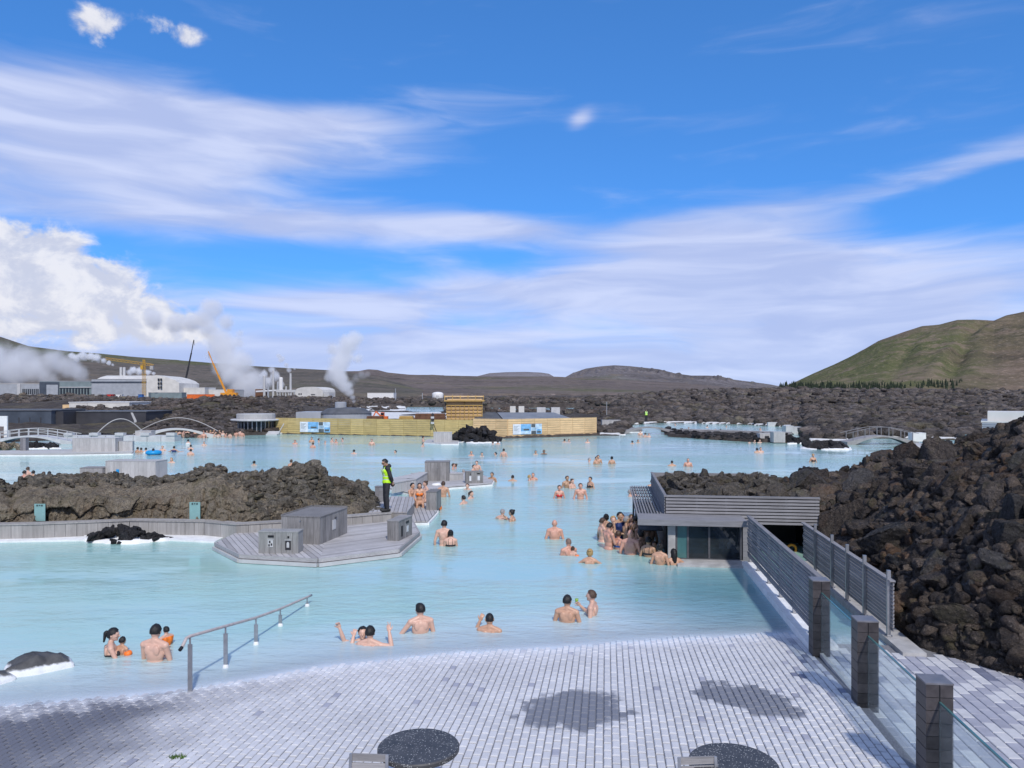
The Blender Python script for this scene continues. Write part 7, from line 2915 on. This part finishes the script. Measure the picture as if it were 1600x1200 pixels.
# ---- at the bar
for a in (
    (951, 858, 817, 60, 'mb', 'Sk', 'r', 'stout bare-chested man in profile at the left of the bar crowd', 1.0, None, True),
    (947, 842, 803, 10, 'f', 'Bk', 'o', 'woman with a dark bun behind the stout man at the bar', 1.0, 'black', False),
    (958, 846, 806, 175, 'f', 'Sy', 'p', 'fair-haired bather facing us in the bar crowd', 1.0, None, False),
    (968, 846, 800, 150, 'mf', 'Sk', 'o', 'dark-haired man facing us, tallest head in the bar crowd', 1.02, 'shirt_navy', False),
    (978.5, 848, 806.5, 90, 'f', 'Sg', 'o', 'grey-haired bather in profile in the bar crowd', 1.0, None, False),
    (994, 842, 806, 0, 'f', 'Sk', 'o', 'dark-haired woman with an olive swim top under the bar screen', 1.0, 'olive', False),
    (960, 842, 817, 120, 'ff', 'Lk', 'o', 'long-haired dark woman just right of the stout man at the bar', 0.97, 'black', False),
    (974, 846, 824, 20, 'f', 'Pb', 'o', 'brown-haired woman with a white swim top in the bar crowd', 0.97, 'white', False),
    (985, 866, 827.5, 20, 'mh', None, 'r', 'heavy bald man with a broad bare back at the bar', 1.06, None, False),
    (1014, 852, 813, -20, 'mh', 'Sk', 'o', 'large dark-haired man in the deep shade under the bar screen', 1.02, None, False),
    (1013, 870, 839, 30, 'f', 'Sk', 'o', 'woman with black hair and black straps leaning at the bar corner', 0.97, 'black', False),
    (1031, 882, 849, 20, 'f', 'Bk', 't', 'pale-backed woman at the column of the bar', 0.98, None, False),
    (1053, 882, 857.5, -5, 'fw', 'Lk', 't', 'woman with long black hair right of the bar column', 0.96, None, False),
    (941, 846, 809, 70, 'ff', 'Sb', 'p', 'brown-haired bather at the far left edge of the bar crowd', 0.98, None, False),
    (972, 838, 803, -160, 'm', 'Sb', 'r', 'brown-haired man at the back of the bar crowd', 1.0, None, False),
    (986, 836, 803.5, 180, 'f', 'Ly', 'p', 'blond long-haired woman at the back of the bar crowd', 0.98, 'navy', False),
    (1003, 848, 812, 160, 'mf', 'Sk', 't', 'dark-haired man beside the post of the bar screen', 1.0, None, False),
    (1001, 862, 829, -40, 'fd', 'Bk', 't', 'woman with a bun right of the heavy bald man at the bar', 0.97, 'black', False),
    (966, 858, 829, 40, 'f', 'Sb', 'r', 'short brown-haired woman between the stout man and the heavy bald man', 0.95, 'blue', False),
    (1023, 866, 846, -150, 'ff', 'Sk', 'o', 'shaded bather facing out at the bar counter', 0.95, None, False)):
    person(a[0], a[1], a[2], a[3], a[4], a[5], a[6], a[7], a[8], a[9], 'bathers at the pool bar', sun=a[10])
# ---- beyond
MID = 'bathers in mid lagoon'
for a in (
    (874, 779, 758, 178, 'f', 'Pb', 'r', 'woman in a red swim top facing us above the bald heavy man', 0.97, 'red'),
    (907, 780, 755, 182, 'm', 'Sb', 'r', 'bare-chested man facing us, right of the red swim top', 1.02, None),
    (886, 762, 743.5, 160, 'm', 'Sb', 'o', 'bearded man close to a woman, above the red swim top', 1.0, None),
    (894, 763, 748, 140, 'ff', 'Bb', 'p', 'woman held close by the bearded man', 0.96, None),
    (922.5, 763, 745, -130, 'f', 'Sk', 't', 'woman in a dark swim top turned aside, above the bare-chested man', 0.97, 'black'),
    (991, 776, 764, 10, 'mw', 'Tg', 'p', 'grey-haired head at the left edge of the bar screen', 1.0, None),
    (984, 774, 765, 80, 'fw', 'Sg', 'p', 'pale bather beside the grey-haired head near the bar screen', 0.97, None),
    (1019, 759, 749, 0, 'mw', 'Sk', 't', 'dark head just behind the left corner of the bar roof', 1.0, None),
    (692.5, 776.5, 752, 2, 'm', 'Sb', 't', 'bare-backed man standing in the water by the white towel', 1.02, None),
    (687, 796, 783.5, -80, 'mf', 'Sb', 'r', 'child in orange floats below the man by the towel', 0.62, 'shirt_orange'),
    (724.5, 787, 774, -60, 'mw', 'Sk', 'p', 'dark-haired swimmer turned left, right of the timber locker', 1.0, None),
    (736, 779, 767, 120, 'fw', 'Pb', 'p', 'brown-haired woman with wet hair above the dark-haired swimmer', 1.0, None),
    (730.5, 765, 755.5, 200, 'mw', 'Sb', 'p', 'head of a man close below the dark deck bin', 1.0, None),
    (769, 753, 738, -150, 'm', 'Sb', 'o', 'bearded man leaning at the tip of the deck point', 1.0, None),
    (745, 737, 720, 200, 'm', 'Sb', 'p', 'bare-chested man standing behind the dark deck bin', 1.0, None),
    (740, 737, 726, 120, 'f', 'Sb', 'p', 'woman close to the bare-chested man behind the deck bin', 0.95, None),
    (708, 733, 724, 90, 'mf', 'Sb', 'r', 'left one of the couple right of the tall chest', 1.0, None),
    (712, 732, 724.5, -90, 'ff', 'Bb', 'r', 'right one of the couple right of the tall chest', 0.97, None),
    (724, 740, 733, 30, 'mw', 'Tg', 'p', 'grey head between the tall chest and the deck bin', 1.0, None),
    (801, 751.5, 742, 10, 'mw', 'Tk', 't', 'lone cropped head in open water above mid lagoon', 1.0, None),
    (833, 750, 738.5, -160, 'm', 'Ts', 'r', 'man with raised hands in open water right of the cropped head', 1.0, None),
    (827, 751, 742, 80, 'fw', 'Sy', 'p', 'pale bather left of the man with raised hands', 0.95, None),
    (934.5, 724, 711, 175, 'm', 'Sk', 't', 'taller one of a close couple right of open water', 1.0, None),
    (931.5, 725, 713.5, 150, 'f', 'Sk', 't', 'shorter one of a close couple right of open water', 0.96, None),
    (920.5, 722, 715, 90, 'mw', 'Tg', 'p', 'grey head left of the close couple', 1.0, None),
    (956, 725, 713, 5, 'f', 'Bk', 't', 'dark-haired woman right of the close couple', 0.97, None),
    (1050, 728, 719.5, 0, 'mw', 'Tk', 't', 'smaller head of two bathers above the bar roof', 0.97, None),
    (1075, 729, 716, -170, 'm', 'Ts', 'r', 'larger bare-shouldered man of two bathers above the bar roof', 1.02, None),
    (1183, 707, 700, 0, 'm', 'Sk', 't', 'left one of two bathers below the square chest', 1.0, None),
    (1188.5, 707, 699, 180, 'm', 'Sb', 'p', 'right one of two bathers below the square chest', 1.0, None),
    (1270.5, 722.5, 709, 175, 'f', 'By', 't', 'woman in a dark swim top alone near the tiny rock islet', 0.98, 'black'),
    (787, 714, 701, 20, 'm', 'Sk', 'p', 'bare-backed man standing right of three swimmers below the islet', 1.0, None),
    (774.5, 712, 706.5, -100, 'mw', 'Sk', 'p', 'swimmer with an arm stretched left, beside the standing man', 1.0, None),
    (753, 713, 707, 170, 'fw', 'Sk', 'p', 'dark-shirted swimmer second from left below the islet', 1.0, 'shirt_black'),
    (736.5, 712, 705, 180, 'fw', 'Sy', 'r', 'reddish swimmer leftmost below the islet', 1.0, None),
    (837, 710, 704, 175, 'fw', 'Sk', 't', 'smaller one of a dark pair in open water', 0.95, None),
    (850, 710, 703, 175, 'mw', 'Sk', 'd', 'larger one of a dark pair in open water', 1.0, 'shirt_black'),
    (882, 691, 686, 0, 'm', 'Sk', 't', 'left head of a pair below the pale tan fence', 1.0, None),
    (889, 691, 686.3, 160, 'm', 'Sb', 'p', 'right head of a pair below the pale tan fence', 1.0, None),
    (918, 692, 686, 180, 'm', 'Sb', 'p', 'single bather below the right end of the tan fence', 1.0, None),
    (988, 693.5, 688.5, 0, 'mw', 'Sk', 't', 'left dark head of a pair below the arched bridge with the attendant', 1.0, None),
    (997, 692, 687, 180, 'mw', 'Sk', 't', 'right dark head of a pair below the arched bridge with the attendant', 1.0, None),
    (1000.5, 681, 672.5, 180, 'm', 'Sk', 'p', 'standing bather under the bridge with the attendant', 1.0, None),
    (1008, 682.5, 676.5, 30, 'm', 'Sk', 'p', 'middle bather of the three under the bridge with the attendant', 1.0, None),
    (1014, 682.5, 677, 180, 'f', 'Sb', 'p', 'right hand bather of the three under the bridge with the attendant', 1.0, None),
    (661, 690.5, 681.5, 70, 'f', 'Sk', 'p', 'woman leaning at the left tip of the islet deck', 1.0, None),
    (661, 698, 691.5, 120, 'fw', 'Sk', 'p', 'swimmer just below the left tip of the islet deck', 1.0, None),
    (770, 694, 689.5, 0, 'mw', 'Sb', 'p', 'left swimmer at the foot of the rock islet', 1.0, None),
    (778, 694, 688.5, 0, 'mw', 'Sk', 't', 'right swimmer at the foot of the rock islet', 1.0, None),
    (581, 696, 686, 178, 'm', 'Sk', 'p', 'bare-chested bather alone below the yellow fence', 1.0, None),
    (553, 709, 702.5, 10, 'mw', 'Sk', 'p', 'dark head in open water below the yellow fence', 1.0, None),
    (618, 708, 703.5, -120, 'mw', 'Sk', 'p', 'swimmer reaching left in open water, above the attendant', 1.0, None),
    (397, 727, 720, 0, 'mw', 'Sk', 't', 'dark head in the water above the peak of the rock island', 1.0, None),
    (455, 732, 718, 10, 'f', 'Sb', 't', 'bather just behind the right shoulder of the rock island', 1.0, None),
    (461, 694, 687.5, 180, 'm', 'Sb', 'r', 'leftmost bather of the row below the first picture board', 1.0, None),
    (487, 691, 683, 180, 'm', 'Sk', 't', 'taller of two bathers one behind the other below the first picture board', 1.0, None),
    (489, 699.5, 691.5, 10, 'm', 'Sb', 'r', 'front one of two bathers one behind the other below the first picture board', 1.0, None),
    (498, 690.5, 685, 60, 'fw', 'Sb', 'p', 'pale swimmer in the middle of the row below the first picture board', 1.0, None),
    (508, 693.5, 688, 60, 'mw', 'Tg', 'p', 'grey head in the row below the first picture board', 1.0, None),
    (519, 691, 684, 120, 'f', 'Sk', 'p', 'left one of a close trio below the first picture board', 1.0, None),
    (525, 692, 686, 200, 'f', 'Sb', 'r', 'middle one of a close trio below the first picture board', 1.0, None),
    (535, 690, 684, 240, 'm', 'Sk', 'p', 'right one of a close trio below the first picture board', 1.0, None),
    (215, 707, 698.5, 20, 'm', 'Sk', 't', 'leftmost dark head right of the low quay', 1.0, None),
    (220.5, 706.5, 699.5, 20, 'm', 'Sk', 't', 'second dark head right of the low quay', 0.95, None),
    (228, 707, 699.5, 0, 'f', 'Sk', 'p', 'bather in a white shirt right of the low quay', 1.0, 'shirt_white'),
    (239.5, 710, 700.5, 0, 'mw', 'Sk', 't', 'bather leaning on a bright blue float ring', 1.0, None),
    (254, 704, 696.5, 180, 'mw', 'Sy', 'p', 'pale swimmer with arms spread right of the blue float', 1.0, None),
    (272, 706, 697, 0, 'mw', 'Sk', 't', 'bather in a dark shirt with arms spread', 1.0, 'shirt_navy'),
    (298, 702, 695, 0, 'm', 'Sk', 'p', 'upper one of two bathers right of the dark shirt', 1.0, None),
    (298, 711.5, 701.5, 0, 'm', 'Sk', 'p', 'lower broad one of two bathers right of the dark shirt', 1.02, None),
    (268, 723, 715, 180, 'fw', 'Ly', 'p', 'blond woman low in the water above the cabin chest', 1.0, None),
    (294, 694.5, 686.5, 10, 'f', 'Sk', 'p', 'bather in a white shirt below the kiosk crowd', 1.0, 'shirt_white'),
    (319, 696, 690, 160, 'fw', 'Sk', 'p', 'swimmer with wet dark hair alone below the kiosk crowd', 0.9, None),
    (206, 688.5, 682.5, 180, 'f', 'Sb', 'r', 'reddish bather beside the dark shore rocks', 1.0, None),
    (231, 687.5, 682, 180, 'f', 'Sb', 'r', 'lone bather below the pale timber hut', 1.0, None),
    (38, 750, 735, 20, 'f', 'Sk', 'r', 'left front one of the group behind the rock island at far left', 1.0, None),
    (43.5, 744, 729.5, 20, 'm', 'Sb', 'p', 'tallest one of the group behind the rock island at far left', 1.0, None),
    (52, 746, 735, 0, 'm', 'Sk', 't', 'third head of the group behind the rock island at far left', 1.0, None),
    (68, 748, 737, 0, 'f', 'Sb', 'r', 'fourth head of the group behind the rock island at far left', 1.0, None),
    (77, 748, 736.5, 0, 'm', 'Sk', 't', 'rightmost head of the group behind the rock island at far left', 1.0, None),
    (1171, 692, 687.5, 0, 'm', 'Sk', 'p', 'left one of the bathers at the rock bank under the walkway', 1.0, None),
    (1179, 691.5, 687, 180, 'f', 'Sb', 'p', 'middle one of the bathers at the rock bank under the walkway', 1.0, None),
    (1187, 691.5, 686.5, 180, 'm', 'Sb', 'p', 'right one of the bathers at the rock bank under the walkway', 1.0, None)):
    person(*a[:9], a[9], MID)
ORD = ['leftmost', 'second', 'third', 'fourth', 'fifth', 'sixth', 'seventh', 'eighth', 'ninth', 'tenth', 'eleventh', 'twelfth', 'thirteenth', 'fourteenth', 'fifteenth', 'sixteenth', 'seventeenth', 'eighteenth', 'rightmost']
for i_, (px, yw, yt) in enumerate(((1055, 665, 661.5), (1066, 672.5, 669), (1076, 672, 667.5), (1105, 668, 664.5), (1118, 673.5, 670), (1126, 673.5, 670), (1135, 668, 665), (1188, 672, 668))):
    person(px, yw, yt, rng.uniform(0, 360), 'mw', 'Sk', 'p', 'tiny bather far off in the back pool, ' + (ORD[i_] + ' from the left' if 0 < i_ < 7 else ('leftmost of eight' if i_ == 0 else 'rightmost of eight')), 1.0, None, 'bathers in the back pool')
rr_ = random.Random(8)
for k in range(19):
    px = 268 + k * 6.2 + rr_.uniform(-2.2, 2.2)
    yw = 682.5 + rr_.uniform(-1.5, 2.0)
    person(px, yw, yw - rr_.uniform(7.5, 10.5), rr_.choice([0, 20, -30, 180, 160, 90]), rr_.choice(['m', 'f', 'mf', 'f', 'm', 'fd']), rr_.choice(['Sk', 'Sb', 'Pb', 'Sy', 'Bk']), rr_.choice('pprtr'),
           'bather in the crowd before the round kiosk, ' + (ORD[k] + ' from the left' if 0 < k < 18 else ORD[k] + ' of all'), 1.0, rr_.choice([None, None, None, 'black', 'white']), 'kiosk crowd')
for k in range(9):
    px = 278 + k * 8.2 + rr_.uniform(-2.5, 2.5)
    yw = 680.3 + rr_.uniform(-0.6, 0.6)
    person(px, yw, yw - rr_.uniform(7.5, 10.0), rr_.choice([0, 180, 160, 90]), rr_.choice(['m', 'f', 'fd']), rr_.choice(['Sk', 'Sb', 'Sy', 'Bk']), rr_.choice('pprt'),
           'bather in the back row of the kiosk crowd, ' + (ORD[k] + ' from the left' if 0 < k < 8 else ('leftmost of nine' if k == 0 else 'rightmost of nine')), 1.0, rr_.choice([None, None, 'black']), 'kiosk crowd')
# seated on the inner edge of the deck
person(644, 789, 764, 120, 'ms', 'Sk', 't', 'left one of three seated bathers on the deck behind the attendant', 0.95, None, None, z_seat=0.14)
person(655.5, 790, 760, 170, 'fs', 'Lk', 't', 'long-haired woman in an orange swim top seated on the deck', 0.97, 'orange', None, z_seat=0.16)
person(665, 785, 762, -120, 'fs', 'Bb', 'p', 'right one of three seated bathers on the deck beside the locker', 0.95, None, None, z_seat=0.14)

# blue float ring
b = MB()
n, k = 20, 8
vs, fs = [], []
for i in range(n):
    for j in range(k):
        t_, q_ = 2 * math.pi * i / n, 2 * math.pi * j / k
        vs.append(((0.42 + 0.15 * math.cos(q_)) * math.cos(t_), (0.42 + 0.15 * math.cos(q_)) * math.sin(t_), 0.16 + 0.15 * math.sin(q_)))
        fs.append((i * k + j, ((i + 1) % n) * k + j, ((i + 1) % n) * k + (j + 1) % k, i * k + (j + 1) % k))
b.add(vs, fs)
tag(b.build('float_ring', MT['float_blue'], None, W(240, 710.5), 0, True), 'bright blue inflatable ring round a bather at the left', 'float ring')


# ---- the attendants
def attendant(loc, face, h, label, far=False):
    me, M = get_body('guard')
    o = link('person', me.copy(), None, None, loc, -R(face))
    o.data.materials.clear()
    o.data.materials.append(SKIN['t'])
    k = h / 1.70
    o.scale = (k * 0.98, k * 0.98, k)
    tag(o, label, 'person', 'pool attendants')
    link('trousers', shell(me, lambda x, y, z: (z < 1.0) & (z > 0.07) & ((np.abs(x) < 0.21) & ((y > -0.12) | (z < 0.86))), 0.024), MT['charcoal'], o)
    link('jacket', shell(me, lambda x, y, z: (z < 1.49) & ((z > 0.90) | (np.abs(x) > 0.2)) & ~((z < 1.0) & (y < -0.16)), 0.022), MT['charcoal'], o)
    vest = link('safety_vest', shell(me, lambda x, y, z: (z < 1.455) & (z > 0.93) & (np.abs(x) < 0.185 - 0.05 * (z > 1.36)) & ~((y > 0.07) & (z > 1.33) & (np.abs(x) < (z - 1.33) * 0.7)) & (y > -0.14), 0.034), MT['vest'], o)
    for z0 in (1.02, 1.13):
        link('reflective_band', shell(me, lambda x, y, z, z0=z0: (z > z0) & (z < z0 + 0.05) & (np.abs(x) < 0.18) & (y > -0.14), 0.038), MT['reflect'], vest)
    link('reflective_band', shell(me, lambda x, y, z: (z > 1.18) & (z < 1.42) & (np.abs(np.abs(x) - 0.09) < 0.025) & (y > 0), 0.038), MT['reflect'], vest)
    bm = bmesh.new()
    ball(bm, (0, -0.085, 1.47), (0.10, 0.075, 0.075))
    ball(bm, (0, -0.04, 1.475), (0.092, 0.07, 0.05))
    m2 = bpy.data.meshes.new('hood')
    bm.to_mesh(m2)
    bm.free()
    m2.polygons.foreach_set('use_smooth', [True] * len(m2.polygons))
    link('hood', m2, MT['charcoal'], o)
    hm = hair_mesh('short', M)
    link('hair', hm, HAIRC['k'], o)
    for s in (-1, 1):
        bm = bmesh.new()
        limb(bm, (s * 0.10, -0.07, 0.045), (s * 0.115, 0.16, 0.035), 0.05, 0.045)
        m2 = bpy.data.meshes.new('shoe')
        bm.to_mesh(m2)
        bm.free()
        link('shoe', m2, MT['black'], o)
    b = MB()
    for sx in (-1, 1):
        b.box(sx * 0.034 - 0.028, sx * 0.034 + 0.028, 0.105, 0.114, 1.596, 1.634)
        b.box(sx * 0.082 - 0.003, sx * 0.082 + 0.003, 0.01, 0.107, 1.616, 1.628)
    b.box(-0.012, 0.012, 0.106, 0.112, 1.622, 1.630)
    b.v = [tuple(M @ Vector(q)) for q in b.v]
    b.build('sunglasses', MT['lens'], o)
    return o


attendant(W(604, 798.5, 0.52), -112, 1.76, 'attendant in a yellow-green safety vest and dark clothes looking down on the deck')
attendant(Vector(((1011 - 800) / FPX * 100, 100.6, 0.80)), 178, 1.62, 'distant attendant in a yellow-green safety vest on the arched footbridge')
